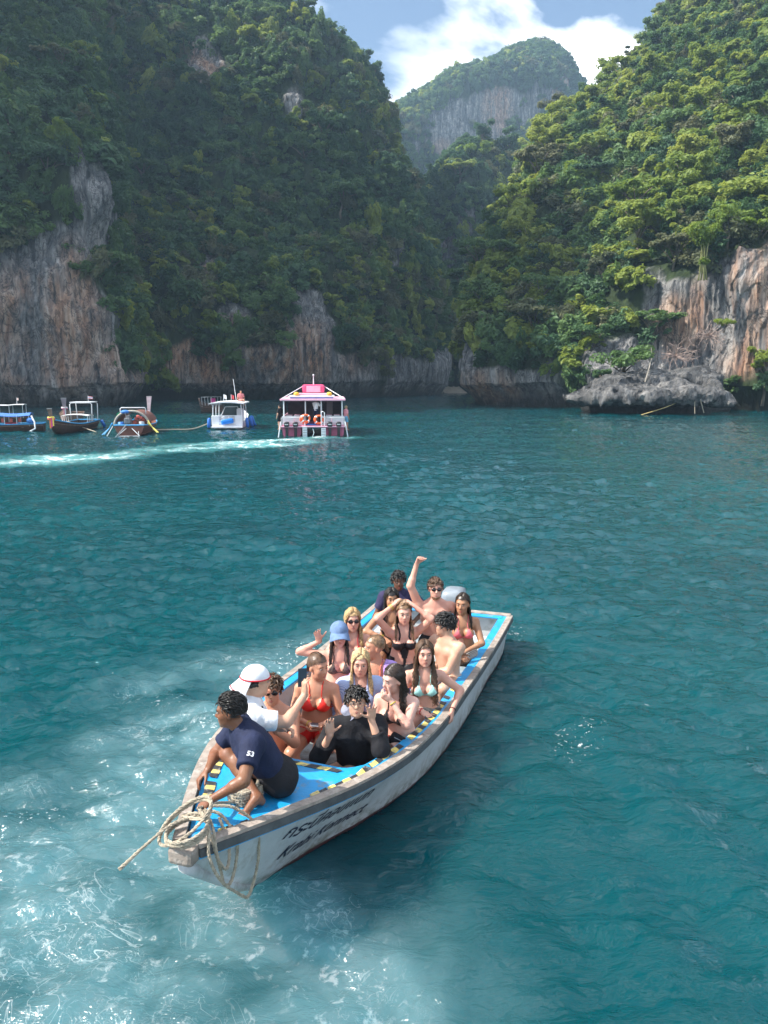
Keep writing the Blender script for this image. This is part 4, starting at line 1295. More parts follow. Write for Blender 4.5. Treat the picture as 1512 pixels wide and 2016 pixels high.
def bow_rope():
    rp = MB()
    def loop(c, ra, rb, tilt, n=10, turns=1.0, ph=0, dz=0, yaw=0):
        out = []
        for i in range(int(n * turns) + 1):
            an = ph + 2 * math.pi * i / n
            v = Vector((ra * math.cos(an), rb * math.sin(an), 0))
            v = Matrix.Rotation(tilt, 3, 'X') @ v; v = Matrix.Rotation(yaw, 3, 'Z') @ v
            out.append(Vector(c) + v + Vector((0, 0, dz * i / n)))
        return out
    # coil lying on the stem head
    path = loop((6.53, -.02, .90), .15, .13, .15, 12, 2.6, 0, .02, .3)
    path += loop((6.50, -.05, .95), .13, .19, .5, 12, 1.6, .6, .02, .9)
    rope_tube(rp, path)
    # hanging bights over the port bow
    rope_tube(rp, [(6.35, -.04, .96), (6.44, .06, .97), (6.50, .14, .86), (6.46, .16, .66), (6.40, .15, .50), (6.32, .15, .46), (6.28, .17, .58), (6.28, .18, .75), (6.32, .10, .93), (6.36, .0, .97)])
    rope_tube(rp, [(6.38, -.02, .97), (6.48, .10, .95), (6.56, .15, .80), (6.50, .19, .60), (6.22, .16, .30), (6.10, .15, .20), (6.04, .17, .30), (6.06, .22, .52), (6.14, .25, .78), (6.22, .14, .93), (6.30, .02, .97)])
    rope_tube(rp, [(6.36, .0, .97), (6.46, .12, .93), (6.50, .17, .76), (6.43, .19, .64), (6.36, .17, .74), (6.33, .09, .92)])
    # tail sticking out over the water, and the run back to the coil on deck
    rope_tube(rp, [(6.42, -.03, .96), (6.55, -.13, .95), (6.70, -.22, .88), (6.80, -.28, .82), (6.84, -.30, .80)])
    rope_tube(rp, [(6.33, -.07, .95), (6.18, -.03, .91), (6.02, .0, .83), (5.90, .02, .80)])
    o = rp.build('mooring_rope', ROPE)
    o.location = (*BO, 0); o.rotation_euler = (0, 0, BOAT_YAW)
    tag(o, 'looped beige mooring rope hanging in bights over the bow', 'rope')
    rp = MB()
    path = loop((5.86, .02, .795), .13, .11, 0, 12, 4.2, 0, .022)
    path += loop((5.86, .02, .87), .10, .09, .1, 12, 1.5, .5, .012)
    rope_tube(rp, path, .015)
    o = rp.build('rope_coil', ROPE); o.location = (*BO, 0); o.rotation_euler = (0, 0, BOAT_YAW)
    tag(o, 'small coil of rope lying on the blue foredeck', 'rope')
bow_rope()
# ------------------------------------------------------------------ people
def skin_mat(name, col, rough=.5):
    m = bpy.data.materials.new(name); m.use_nodes = True
    N, L = m.node_tree.nodes, m.node_tree.links
    p = N['Principled BSDF']; p.inputs['Roughness'].default_value = rough; p.inputs['Specular IOR Level'].default_value = .4
    p.inputs['Subsurface Weight'].default_value = .12
    p.inputs['Subsurface Radius'].default_value = (.03, .012, .008)
    p.inputs['Subsurface Scale'].default_value = .5
    tc = N.new('ShaderNodeTexCoord'); n = N.new('ShaderNodeTexNoise'); n.inputs['Scale'].default_value = 9; n.inputs['Detail'].default_value = 5
    L.new(tc.outputs['Object'], n.inputs['Vector'])
    r = N.new('ShaderNodeValToRGB'); e = r.color_ramp.elements; e[0].position = .32; e[1].position = .68
    e[0].color = (col[0] * .95, col[1] * .84, col[2] * .82, 1); e[1].color = (min(1, col[0] * 1.06), col[1] * 1.08, col[2] * 1.08, 1)
    L.new(n.outputs['Fac'], r.inputs[0])
    n2 = N.new('ShaderNodeTexNoise'); n2.inputs['Scale'].default_value = 3.2; n2.inputs['Detail'].default_value = 3; L.new(tc.outputs['Object'], n2.inputs['Vector'])
    mr = N.new('ShaderNodeMapRange'); mr.inputs[1].default_value = .45; mr.inputs[2].default_value = .7; mr.inputs[4].default_value = .45; L.new(n2.outputs['Fac'], mr.inputs[0])
    mx = N.new('ShaderNodeMix'); mx.data_type = 'RGBA'; L.new(mr.outputs[0], mx.inputs[0]); L.new(r.outputs[0], mx.inputs[6]); mx.inputs[7].default_value = (col[0] * .98, col[1] * .70, col[2] * .66, 1)
    L.new(mx.outputs[2], p.inputs['Base Color'])
    n3 = N.new('ShaderNodeTexNoise'); n3.inputs['Scale'].default_value = 60; n3.inputs['Detail'].default_value = 4; L.new(tc.outputs['Object'], n3.inputs['Vector'])
    b = N.new('ShaderNodeBump'); b.inputs['Strength'].default_value = .18; b.inputs['Distance'].default_value = .01; L.new(n3.outputs['Fac'], b.inputs['Height']); L.new(b.outputs[0], p.inputs['Normal'])
    r3 = N.new('ShaderNodeMapRange'); r3.inputs[1].default_value = .35; r3.inputs[2].default_value = .65; r3.inputs[3].default_value = .30; r3.inputs[4].default_value = .6; L.new(n2.outputs['Fac'], r3.inputs[0]); L.new(r3.outputs[0], p.inputs['Roughness'])
    return m
SK = {'pale': skin_mat('skin_pale', (.64, .39, .31)), 'fair': skin_mat('skin_fair', (.62, .345, .26)), 'tan': skin_mat('skin_tan', (.52, .265, .17)),
      'olive': skin_mat('skin_olive', (.40, .215, .125)), 'brown': skin_mat('skin_brown', (.20, .095, .052)), 'deep': skin_mat('skin_deep', (.13, .062, .036)), 'light': skin_mat('skin_light', (.55, .345, .24))}
EYEW = mat('eye_white', (.30, .27, .25), .4)
IRIS = mat('eye_iris', (.035, .022, .015), .2)
LIPS = mat('lips', (.38, .09, .08), .4)
TEETH = mat('teeth', (.75, .72, .66), .35)
LENS = mat('dark_lens', (.008, .008, .009), .12, coat=.4)
def cloth(name, col, rough=.85, var=.12, vscale=25, bump=.25, bscale=60, dirt=None): return mat(name, col, rough, var=var, vscale=vscale, bump=bump, bscale=bscale, spec=.25, dirt=dirt)
def hairm(name, c):
    m = mat(name, c, .40, var=.55, vscale=60, spec=.5); return m
HAIR = {'black': hairm('hair_black', (.012, .010, .009)), 'dark': hairm('hair_dark', (.030, .018, .012)), 'brown': hairm('hair_brown', (.085, .045, .024)),
        'light_brown': hairm('hair_light_brown', (.20, .115, .06)), 'blond': hairm('hair_blond', (.43, .28, .13)), 'pale_blond': hairm('hair_pale_blond', (.52, .37, .19))}
def striped(name, c0, c1, scale, axis=(0, 0, 1)):
    m = bpy.data.materials.new(name); m.use_nodes = True
    N, L = m.node_tree.nodes, m.node_tree.links; p = N['Principled BSDF']; p.inputs['Roughness'].default_value = .85
    tc = N.new('ShaderNodeTexCoord'); w = N.new('ShaderNodeTexWave'); w.inputs['Scale'].default_value = scale; w.inputs['Distortion'].default_value = 1.2; w.inputs['Detail'].default_value = 2
    w.bands_direction = 'Z' if axis[2] else ('Y' if axis[1] else 'X')
    L.new(tc.outputs['Object'], w.inputs['Vector'])
    r = N.new('ShaderNodeValToRGB'); r.color_ramp.elements[0].position = .42; r.color_ramp.elements[1].position = .56
    r.color_ramp.elements[0].color = (*c0, 1); r.color_ramp.elements[1].color = (*c1, 1)
    L.new(w.outputs['Fac'], r.inputs[0]); L.new(r.outputs[0], p.inputs['Base Color'])
    return m

def nrm(v): v = np.asarray(v, float); return v / (np.linalg.norm(v) + 1e-9)
def rot_about(v, ax, an):
    v, ax = np.asarray(v, float), nrm(ax)
    return v * math.cos(an) + np.cross(ax, v) * math.sin(an) + ax * (ax @ v) * (1 - math.cos(an))
def two_bone(S, T, l1, l2, hint):
    d = T - S; D = np.linalg.norm(d)
    Dm = (l1 + l2) * .999
    if D > Dm: T = S + d / D * Dm; d = T - S; D = Dm
    u = d / D; x = (l1*l1 - l2*l2 + D*D) / (2*D); h = math.sqrt(max(l1*l1 - x*x, 0))
    hv = np.asarray(hint, float); hv = hv - u * (hv @ u); hv = nrm(hv)
    return S + u * x + hv * h, T

class Person:
    """A posed figure in the boat's frame (x forward, y port, z up). head = where the middle of the head is."""
    def __init__(s, label, head, yaw, sex='f', skin='fair', lean=0.0, side=0.0, twist=0.0, look=None, look_up=0.0, tilt=0.0, size=1.0, vox=.0085, build=1.0, frame=None):
        s.label = label; s.sex = sex; s.skin = SK[skin]; s.k = size; s.vox = vox * 1.1; s.build = build
        s.frame = frame if frame is not None else (Matrix.Translation((*BO, 0)) @ Matrix.Rotation(BOAT_YAW, 4, 'Z'))
        k = size; m = sex == 'm'
        c, sn = math.cos(rad(yaw)), math.sin(rad(yaw))
        F = np.array([c, sn, 0]); Lf = np.array([-sn, c, 0]); Z = np.array([0, 0, 1.])
        s.F, s.L, s.Z = F, Lf, Z
        up = nrm(Z + F * math.tan(rad(lean)) + Lf * math.tan(rad(side)))
        s.up = up
        s.tF = nrm(F - up * (F @ up)); s.tL = np.cross(up, s.tF)
        cF = nrm(rot_about(s.tF, up, rad(twist))); s.cF = cF; s.cL = np.cross(up, cF)
        Hh = np.asarray(head, float)
        lk = yaw if look is None else look
        hF = nrm([math.cos(rad(lk)), math.sin(rad(lk)), math.tan(rad(look_up))])
        hU = nrm(Z * 1.0 - hF * (Z @ hF)); hU = rot_about(hU, hF, rad(tilt)); s.hF = hF; s.hU = hU; s.hL = np.cross(hU, hF)
        s.head = Hh
        s.neckT = Hh - hU * .085 * k - hF * .018 * k
        s.neckB = s.neckT - up * .085 * k - F * .012 * k
        tl = (.475 if m else .435) * k
        s.pel = s.neckB - up * tl
        sw = (.185 if m else .155) * k
        s.shL = s.neckB - up * .055 * k + s.cL * sw; s.shR = s.neckB - up * .055 * k - s.cL * sw
        s.hipL = s.pel + s.tL * .09 * k - up * .02; s.hipR = s.pel - s.tL * .09 * k - up * .02
        s.l1, s.l2 = (.29 * k, .26 * k) if m else (.265 * k, .24 * k)
        s.t1, s.t2 = (.44 * k, .43 * k) if m else (.42 * k, .405 * k)
        s.arms = {}; s.legs = {}
        s.extra = []
    def P(s, f, l, u): return s.pel + s.F * f + s.L * l + s.Z * u
    def C(s, f, l, u):
        """point in chest frame, from the base of the neck"""
        return s.neckB + s.cF * f + s.cL * l + s.up * u
    def Hd(s, f, l, u): return s.head + (s.hF * f + s.hL * l + s.hU * u) * s.k
    def arm(s, side, target, hint=None, hdir=None, palm=None, curl=.35, spread=.12, thumb=.5, rel=True):
        sg = 1 if side == 'L' else -1
        S = s.shL if sg > 0 else s.shR
        T = s.P(*target) if rel else np.asarray(target, float)
        hv = s.L * sg * .6 - s.Z * .6 - s.F * .5 if hint is None else s.F * hint[0] + s.L * hint[1] + s.Z * hint[2]
        E, W = two_bone(S, T, s.l1, s.l2, hv)
        fd = nrm(W - E)
        hd = fd if hdir is None else nrm(s.F * hdir[0] + s.L * hdir[1] + s.Z * hdir[2])
        pn = (-s.L * sg * .5 - s.Z * .8) if palm is None else s.F * palm[0] + s.L * palm[1] + s.Z * palm[2]
        pn = nrm(pn - hd * (pn @ hd))
        s.arms[side] = dict(S=S, E=E, W=W, hd=hd, pn=pn, curl=curl, spread=spread, thumb=thumb, sg=sg)
        return W + hd * .085 * s.k
    def leg(s, side, foot, hint=(1, 0, .6), toe=None, rel=True):
        sg = 1 if side == 'L' else -1
        Hp = s.hipL if sg > 0 else s.hipR
        T = s.P(*foot) if rel else np.asarray(foot, float)
        K, A = two_bone(Hp, T, s.t1, s.t2, s.F * hint[0] + s.L * hint[1] * 1.0 + s.Z * hint[2])
        td = s.F if toe is None else nrm(s.F * toe[0] + s.L * toe[1] + s.Z * toe[2])
        s.legs[side] = dict(H=Hp, K=K, A=A, toe=td, sg=sg)
    # ---- the body
    def torso(s, f, grow=0.0, tk=.05, chest=True):
        k, b = s.k, s.build; m = s.sex == 'm'; up, cF, tF = s.up, s.cF, s.tF
        nb, pl = s.neckB, s.pel
        T = lambda t: pl + (nb - pl) * t
        if m:
            f.cone(T(.0), T(.28), .150*k*b, .138*k*b, tk, (tF, .66), grow)
            f.cone(T(.28), T(.62), .138*k*b, .165*k*b, tk, (tF, .66), grow)
            f.cone(T(.62), T(.86), .168*k*b, .140*k*b, tk, (cF, .62), grow)
            f.cone(s.shL, s.shR, .062*k, .062*k, tk, None, grow)
            if chest:
                for sg in (1, -1): f.ell(T(.74) + cF * .075*k + s.cL * sg * .075*k, (.085*k, .05*k, .06*k), np.stack([s.cL, cF, up]), .03, grow)
        else:
            f.cone(T(-.02), T(.16), .158*k*b, .145*k*b, tk, (tF, .72), grow)
            f.cone(T(.16), T(.42), .142*k*b, .115*k*b, tk, (tF, .70), grow)
            f.cone(T(.42), T(.80), .116*k*b, .134*k*b, tk, (cF, .68), grow)
            f.cone(T(.80), T(.95), .125*k*b, .07*k, tk, (cF, .66), grow)
            f.cone(s.shL, s.shR, .047*k, .047*k, tk, None, grow)
            if chest:
                for sg in (1, -1):
                    f.ell(T(.62) + cF * .085*k + s.cL * sg * .068*k, (.062*k*b, .068*k*b, .062*k*b), np.stack([s.cL, cF, up]), .022, grow)
        f.ell(pl - up * .03*k - tF * .02*k, (.165*k*b, .115*k*b, .10*k), np.stack([s.tL, tF, up]), .04, grow)
    def limb_arm(s, f, A, grow=0.0, upto=None, kk=.022):
        k, b = s.k, (s.build if s.sex == 'f' else 1.0); m = s.sex == 'm'
        r = (.058, .046, .042, .028) if m else (.046*b, .038*b, .034, .0235)
        S, E, W = A['S'], A['E'], A['W']
        if upto is not None and upto <= 1:
            f.cone(S, E, r[0]*k, r[1]*k, kk, None, grow, None, upto); return
        f.cone(S, E, r[0]*k, r[1]*k, kk, None, grow)
        if m: f.ell(S + (E - S) * .12 , (.062*k, .058*k, .062*k), None, .02, grow)
        m1 = E + (W - E) * .28
        t1 = None if upto is None else max(0, (upto - 1))
        f.cone(E, W, r[2]*k, r[3]*k, kk, None, grow, None, t1)
        if upto is None: f.cone(E, m1, r[2]*k, (r[2] + .003)*k, .015, None, grow)
    def hand(s, f, A):
        k = s.k * (1.05 if s.sex == 'm' else .96); W, hd, pn, sg = A['W'], A['hd'], A['pn'], A['sg']
        # across the palm towards the thumb
        ac = np.cross(hd, pn) * sg * -1.0
        kn = W + hd * .085 * k
        f.cone(W, W + hd * .04*k, .026*k, .030*k, .015, (pn, .6))
        f.cone(W + hd * .035*k + ac * .012*k, kn + ac * .016*k, .026*k, .024*k, .012, (pn, .5))
        f.cone(W + hd * .035*k - ac * .012*k, kn - ac * .018*k, .026*k, .022*k, .012, (pn, .5))
        c, sp = A['curl'], A['spread']
        for i, (off, L, r) in enumerate(((.029, .072, .0088), (.010, .080, .0090), (-.010, .074, .0086), (-.028, .058, .0078))):
            d = nrm(hd + ac * sp * (1.2 - .8 * i) * .8)
            p = kn + ac * off * k - hd * .004
            bend = c * (1.0 + .12 * i)
            for j, fr in enumerate((.46, .31, .25)):
                d = nrm(rot_about(d, np.cross(d, pn), bend * (.9 if j else .7)))
                q = p + d * L * fr * k
                f.cone(p, q, r*k*(1 - .08*j), r*k*(1 - .08*(j+1)), .004)
                p = q
        th = A['thumb']
        p = W + hd * .028*k + ac * .024*k; d = nrm(hd * .65 + ac * (.45 + .6 * th) + pn * .35)
        for L, r in ((.040, .0125), (.034, .0105), (.026, .0092)):
            q = p + d * L * k; f.cone(p, q, r*k, r*k*.92, .006); p = q
            d = nrm(d + hd * .25 + pn * .12)
    def leg_body(s, f, Lg, grow=0.0, upto=None, kk=.03):
        k, b = s.k, s.build; m = s.sex == 'm'
        r = (.088, .060, .055, .036) if m else (.090*b, .058*b, .052, .034)
        H, K, A = Lg['H'], Lg['K'], Lg['A']
        f.cone(H, K, r[0]*k, r[1]*k, kk, None, grow, None, upto)
        if upto is not None: return
        f.cone(K, A, r[2]*k, r[3]*k, .025, None, grow)
        ca = K + (A - K) * .30; back = np.cross(np.cross(A - K, s.F), A - K); back = -nrm(back)
        f.ell(ca + back * .018, (.050*k, .050*k, .10*k), None, .03)
        td = Lg['toe']
        heel = A - td * .035*k - s.Z * .045*k; ball = A + td * .125*k - s.Z * .055*k
        f.cone(A, heel, .036*k, .030*k, .02); f.cone(A + td * .02, ball, .036*k, .026*k, .02)
        ac = nrm(np.cross(s.Z, td))
        for i in range(5):
            o = (i - 2) * .0165 * k; sg = Lg['sg']
            ln = (.058, .052, .046, .040, .034)[i] * k
            st = ball + ac * (-sg) * (-o) * 1.0
            f.cone(st - td * .01, st + td * ln * .8 - s.Z * .006, (.0125 if i == 0 else .0095)*k, (.011 if i == 0 else .0085)*k, .006)
    def head_body(s, f):
        k = s.k; m = s.sex == 'm'; H = s.Hd; ax = np.stack([s.hL, s.hF, s.hU])
        f.cone(s.neckB - s.up * .02, s.neckT, (.064 if m else .052)*k, (.056 if m else .047)*k, .03)
        f.ell(H(-.012, 0, .030), (.075*k, .094*k, .092*k), ax, .02)
        f.ell(H(.030, 0, -.040), (.060*k, .060*k, .070*k), ax, .03)
        w = 1.08 if m else .97
        f.ell(H(.034, 0, -.066), (.047*k*w, .052*k, .046*k), ax, .025)
        f.ell(H(.072, 0, -.100), (.020*k*w, .016*k, .016*k), ax, .02)
        for sg in (1, -1):
            f.ell(H(.060, .034 * sg, -.022), (.024*k, .022*k, .024*k), ax, .02)
            f.ell(H(.0905, .031 * sg, .010), (.0165*k, .011*k, .012*k), ax, .012, cut=True)
            f.ell(H(-.008, .077 * sg, -.006), (.010*k, .020*k, .030*k), ax, .006)
        f.cone(H(.070, -.03, .030), H(.070, .03, .030), .018*k, .018*k, .015)
        f.cone(H(.084, 0, .010), H(.104, 0, -.024), .009*k, .0125*k, .010)
        for sg in (1, -1): f.ell(H(.092, .011*sg, -.030), (.008*k, .010*k, .007*k), ax, .006)
        f.ell(H(.076, 0, -.058), (.024*k, .014*k, .014*k), ax, .012)
    def bounds(s):
        pts = [s.head, s.pel] + [A[q] for A in s.arms.values() for q in 'SEW'] + [A['W'] + A['hd'] * .2 for A in s.arms.values()] + [Lg[q] for Lg in s.legs.values() for q in 'HKA'] + [Lg['A'] + Lg['toe'] * .2 - s.Z * .06 for Lg in s.legs.values()]
        pts = np.array(pts); return pts.min(0) - .2 * s.k - .03, pts.max(0) + .2 * s.k + .03
    def make(s, cat='person', group=None):
        lo, hi = s.bounds()
        f = Field(lo, hi, s.vox)
        s.torso(f)
        for Lg in s.legs.values(): s.leg_body(f, Lg)
        for A in s.arms.values(): s.limb_arm(f, A)
        s.head_body(f)
        for A in s.arms.values(): s.hand(f, A)
        for fn in s.extra: fn(f)
        V, Q = f.mesh()
        s.org = np.array([s.pel[0], s.pel[1], min(V[:, 2].min(), s.pel[2])])
        s.V, s.Q = V, Q
        o = mesh_obj('person', V - s.org, Q, s.skin, None, True)
        o.matrix_world = s.frame @ Matrix.Translation(Vector(s.org))
        tag(o, s.label, cat, group)
        s.o = o
        # vertex coordinates in body frames
        # normals of body vertices
        n = np.empty(len(V) * 3, np.float32); o.data.vertices.foreach_get('normal', n); s.N = n.reshape(-1, 3)
        d = V - s.neckB
        s.tu, s.tv, s.tw = d @ s.cL, d @ s.cF, d @ s.up
        e = V - s.head
        s.hu, s.hv, s.hw = e @ s.hL / s.k, e @ s.hF / s.k, e @ s.hU / s.k
        dp = V - s.pel
        s.pu, s.pv, s.pw = dp @ s.tL, dp @ s.tF, dp @ s.up
        # distance to arm bones, to keep garments off the arms
        def seg(P, a, b):
            ba = b - a; t = np.clip((P - a) @ ba / (ba @ ba), 0, 1); return np.linalg.norm(P - a - t[:, None] * ba, axis=1)
        dm = np.full(len(V), 9.)
        for A in s.arms.values(): dm = np.minimum(dm, np.minimum(seg(V, A['S'] + (A['E'] - A['S']) * .18, A['E']), seg(V, A['E'], A['W'] + A['hd'] * .16)))
        s.darm = dm
        dl = np.full(len(V), 9.)
        for Lg in s.legs.values(): dl = np.minimum(dl, seg(V, Lg['H'] + (Lg['K'] - Lg['H']) * .3, Lg['K']))
        s.dleg = dl
        s.face()
        return s
    def put(s, mb, name, mats, smooth=True):
        V = np.array(mb.V) - s.org
        return mesh_obj(name, V, mb.F, mats, s.o, smooth, mb.M)
    def face(s):
        k = s.k; R = Matrix([tuple(s.hL), tuple(s.hF), tuple(s.hU)]).transposed()
        if s.vox > .015: return
        for sg in (1, -1):
            m = MB(); c = s.Hd(.0845, .031 * sg, .009)
            m.sphere(c, (.0135*k, .0075*k, .0056*k), 10, 6, 0, R)
            m.sphere(s.Hd(.0895, .031 * sg, .009), (.0075*k, .0035*k, .0058*k), 8, 5, 1, R)
            s.put(m, 'eye', [EYEW, IRIS])
            m = MB(); m.tube([s.Hd(.0925, .016 * sg, .029), s.Hd(.0915, .032 * sg, .034), s.Hd(.082, .049 * sg, .028)], [.0032*k, .0036*k, .002*k], 6)
            s.put(m, 'eyebrow', s.brow if hasattr(s, 'brow') else HAIR['dark'])
        m = MB(); smile = getattr(s, 'smile', 1)
        up_ = .006 * smile
        f0 = .0935
        pts = [s.Hd(.078, .024, -.058 + up_), s.Hd(.088, .013, -.059 + up_ * .3), s.Hd(f0 - .002, 0, -.0575), s.Hd(.088, -.013, -.059 + up_ * .3), s.Hd(.078, -.024, -.058 + up_)]
        m.tube(pts, [.0025*k, .0045*k, .0046*k, .0045*k, .0025*k], 6)
        pts = [s.Hd(.078, .024, -.058 + up_), s.Hd(.087, .014, -.066 + up_ * .2), s.Hd(f0 - .003, 0, -.071), s.Hd(.087, -.014, -.066 + up_ * .2), s.Hd(.078, -.024, -.058 + up_)]
        m.tube(pts, [.0025*k, .005*k, .0064*k, .005*k, .0025*k], 6)
        if smile > 1:
            m.sphere(s.Hd(.0865, 0, -.0635), (.019*k, .0065*k, .0055*k), 10, 6, 1, R)
        s.put(m, 'lips', [LIPS, TEETH])
    # ---- garments
    def shell(s, name, mask, off, mt, thick_noise=0.0):
        """a piece of clothing that follows the skin, lifted off it"""
        fm = mask[s.Q].all(1)
        if not fm.any(): return None
        q = s.Q[fm]
        if name == 'beard':                       # keep the largest patch only
            lab = np.arange(len(s.V))
            for _ in range(200):
                mn = lab[q].min(1); new = lab.copy()
                for c in range(4): np.minimum.at(new, q[:, c], mn)
                if (new == lab).all(): break
                lab = new
            ids, cn = np.unique(lab[q[:, 0]], return_counts=True); q = q[lab[q[:, 0]] == ids[cn.argmax()]]
        u, inv = np.unique(q, return_inverse=True)
        V = s.V[u] + s.N[u] * off
        o = mesh_obj(name, V - s.org, inv.reshape(q.shape), mt, s.o, True)
        sm = o.modifiers.new('smooth', 'SMOOTH'); sm.factor = .5; sm.iterations = 2
        return o
    def surf(s, p, off=.004):
        """nearest point on the skin"""
        i = np.argmin(((s.V - np.asarray(p)) ** 2).sum(1)); return s.V[i] + s.N[i] * off
    def strap(s, mb, pts, r=.0035, n=10, off=.003):
        P = catmull(np.array(pts), n, 0)
        mb.tube([s.surf(p, off) for p in P], r, 5)
    def bikini_top(s, mt, style='tri', cup=1.0):
        k, b = s.k, s.build; tl = np.linalg.norm(s.neckB - s.pel)
        wb = -.38 * tl; ub = .068 * k
        fr = (s.tv > .02) & (s.darm > .05*k)
        au = np.abs(s.tu)
        dw = s.tw - wb
        hw = .066 * k * cup * b
        if style == 'tri':
            ww = np.clip((.078*k - dw) / (.078*k + .055*k), 0, 1) * hw * 1.12
            mask = fr & (np.abs(au - ub * (1.05 - .12 * np.clip(dw / .08, 0, 1))) < ww) & (dw > -.055*k) & (dw < .078*k)
        else:
            mask = fr & (au < ub + hw) & (dw > -.06*k) & (dw < .035*k - .35 * np.maximum(0, .035 - au) ) 
        s.shell('bikini_top', mask, .006, mt)
        m = MB()
        for sg in (1, -1):
            s.strap(m, [s.C(.12, .060 * k * sg, wb + .07*k), s.C(.09, .055 * k * sg, wb + .13*k), s.C(.05, .05 * k * sg, -.03*k), s.C(.0, .052 * k * sg, .025*k)], .0042 if style == 'tri' else .010)
            s.strap(m, [s.C(.10, .12 * k * sg, wb - .05*k), s.C(.02, .15 * k * sg, wb - .052*k), s.C(-.06, .13 * k * sg, wb - .05*k), s.C(-.10, .04 * k * sg, wb - .05*k), s.C(-.10, 0, wb - .05*k)], .0042)
        s.strap(m, [s.C(.14, .05*k, wb - .052*k), s.C(.13, 0, wb - .055*k), s.C(.14, -.05*k, wb - .052*k)], .0042)
        s.put(m, 'bikini_strap', mt)
    def bikini_bottom(s, mt, high=.045):
        k = s.k
        au = np.abs(s.pu)
        mask = (s.pw < high*k) & (s.pw > -.13*k) & (au < .06*k + np.clip(s.pw + .09*k, 0, .2) * 1.0) & (s.darm > .045*k) & (s.dleg > .075*k) 
        s.shell('bikini_bottom', mask, .006, mt)
        m = MB(); pts = [s.pel + s.tF * .16*k*math.cos(t) + s.tL * .2*k*math.sin(t) + s.up * (high - .008)*k for t in np.linspace(0, 2*math.pi, 17)]
        s.strap(m, pts, .0055, 40); s.put(m, 'waist_string', mt)
    def field_garment(s, name, fn, mt, vox=.012, fold=.006, seed=1, cuts=(), fscale=14.0):
        lo, hi = s.bounds(); f = Field(lo - .03, hi + .03, vox)
        fn(f)
        sl, P = f.sub(lo - .03, hi + .03)
        near = np.abs(f.g) < .05
        if fold > 0:
            f.g[near] += fold * fbm(P[near] * fscale * np.array([1, 1, .55]), 3, seed).astype(np.float32)
        for c in cuts: f.g = np.maximum(f.g, c(P).astype(np.float32))
        V, Q = f.mesh()
        return mesh_obj(name, V - s.org, Q, mt, s.o, True)
    def shirt(s, mt, sleeve=.62, grow=.016, hem=-.06, name='shirt', cuts=(), fold=.008, collar=.035, seed=1):
        up = s.up
        def fn(f):
            s.torso(f, grow, .05, s.sex == 'm')
            if s.sex == 'f': f.ell(s.neckB + (s.pel - s.neckB) * .40 + s.cF * .085*s.k, (.125*s.k, .07*s.k, .075*s.k), np.stack([s.cL, s.cF, s.up]), .04, grow)
            for A in s.arms.values(): s.limb_arm(f, A, grow + .008, sleeve, .04)
            f.cone(s.neckB - up * .03, s.neckB + up * collar, .06*s.k, .058*s.k, .03, None, grow * .4, None, 1.0)
        cs = [lambda P: (hem + 0 - (P - s.pel) @ up)] + list(cuts)
        # keep sleeves: hem only cuts near the trunk
        def hemcut(P):
            v = (hem - (P - s.pel) @ up)
            r = np.linalg.norm((P - s.pel) - ((P - s.pel) @ up)[..., None] * up, axis=-1)
            return np.where(r < .30 * s.k, v, -1.0)
        cs[0] = hemcut
        neck = lambda P: .045 - np.linalg.norm(np.cross(P - s.neckT, nrm(s.neckT - s.neckB)), axis=-1) + np.where((P - s.neckB) @ up < .0, -1, 0)
        return s.field_garment(name, fn, mt, .0115, fold, seed, tuple(cs))
    def shorts(s, mt, length=.7, grow=.016, top=.07, name='shorts', seed=4):
        def fn(f):
            k, b = s.k, s.build
            pl, nb = s.pel, s.neckB; T = lambda t: pl + (nb - pl) * t
            f.cone(T(-.02), T(.22), (.152 if s.sex == 'm' else .155)*k*b, (.142 if s.sex == 'm' else .135)*k*b, .05, (s.tF, .70), grow)
            f.ell(pl - s.up * .03*k - s.tF * .02*k, (.165*k*b, .115*k*b, .10*k), np.stack([s.tL, s.tF, s.up]), .04, grow)
            for Lg in s.legs.values(): s.leg_body(f, Lg, grow, length, .03)
        return s.field_garment(name, fn, mt, .0115, .007, seed, (lambda P: (P - s.pel) @ s.up - top,))
    # ---- hair
    def hair(s, col, style='long', length=.35, wave=.012, n=170, part=0.0, seed=0, hairline=.055, vol=0.0, front=0.5, under=False):
        if style != 'short': n = int(n * 2.0); vol = vol + (.006 if style != 'tied' else .002)
        k = s.k; rng = np.random.default_rng(seed + 40); mt = HAIR[col]
        # scalp cap from the head's own surface
        line = hairline - .62 * np.clip(-(s.hv - .055), 0, .2) - .25 * np.clip(np.abs(s.hu) - .055, 0, 1)
        if under: line = np.minimum(line, .03)
        capm = (s.hw > line) & (s.hw > -.075) & (np.abs(s.hu) < .095) & (s.hv > -.13) & (s.hw < .2) & (np.linalg.norm(np.stack([s.hu, s.hv + .012, s.hw - .03], 1), axis=1) < .125)
        if under: capm &= s.hw < .045
        fm = capm[s.Q].all(1)
        mb = MB()
        if fm.any():
            q = s.Q[fm]; u, inv = np.unique(q, return_inverse=True)
            lift = .006 + vol * .55 + .003 * vnoise(s.V[u] * 70, seed)
            mb.V += [tuple(v) for v in (s.V[u] + s.N[u] * lift[:, None] * k)]
            mb.F += [tuple(r) for r in inv.reshape(q.shape)]; mb.M += [0] * len(q); mb.n = len(mb.V)
        rx, ry, rz = .080 + vol, .101 + vol, .098 + vol
        cen = np.array([0, -.012, .030])
        def shell_pt(d): return cen + d * np.array([rx, ry, rz])
        G = np.array([s.hL @ np.array([0, 0, -1.]), s.hF @ np.array([0, 0, -1.]), s.hU @ np.array([0, 0, -1.])])   # gravity in head frame
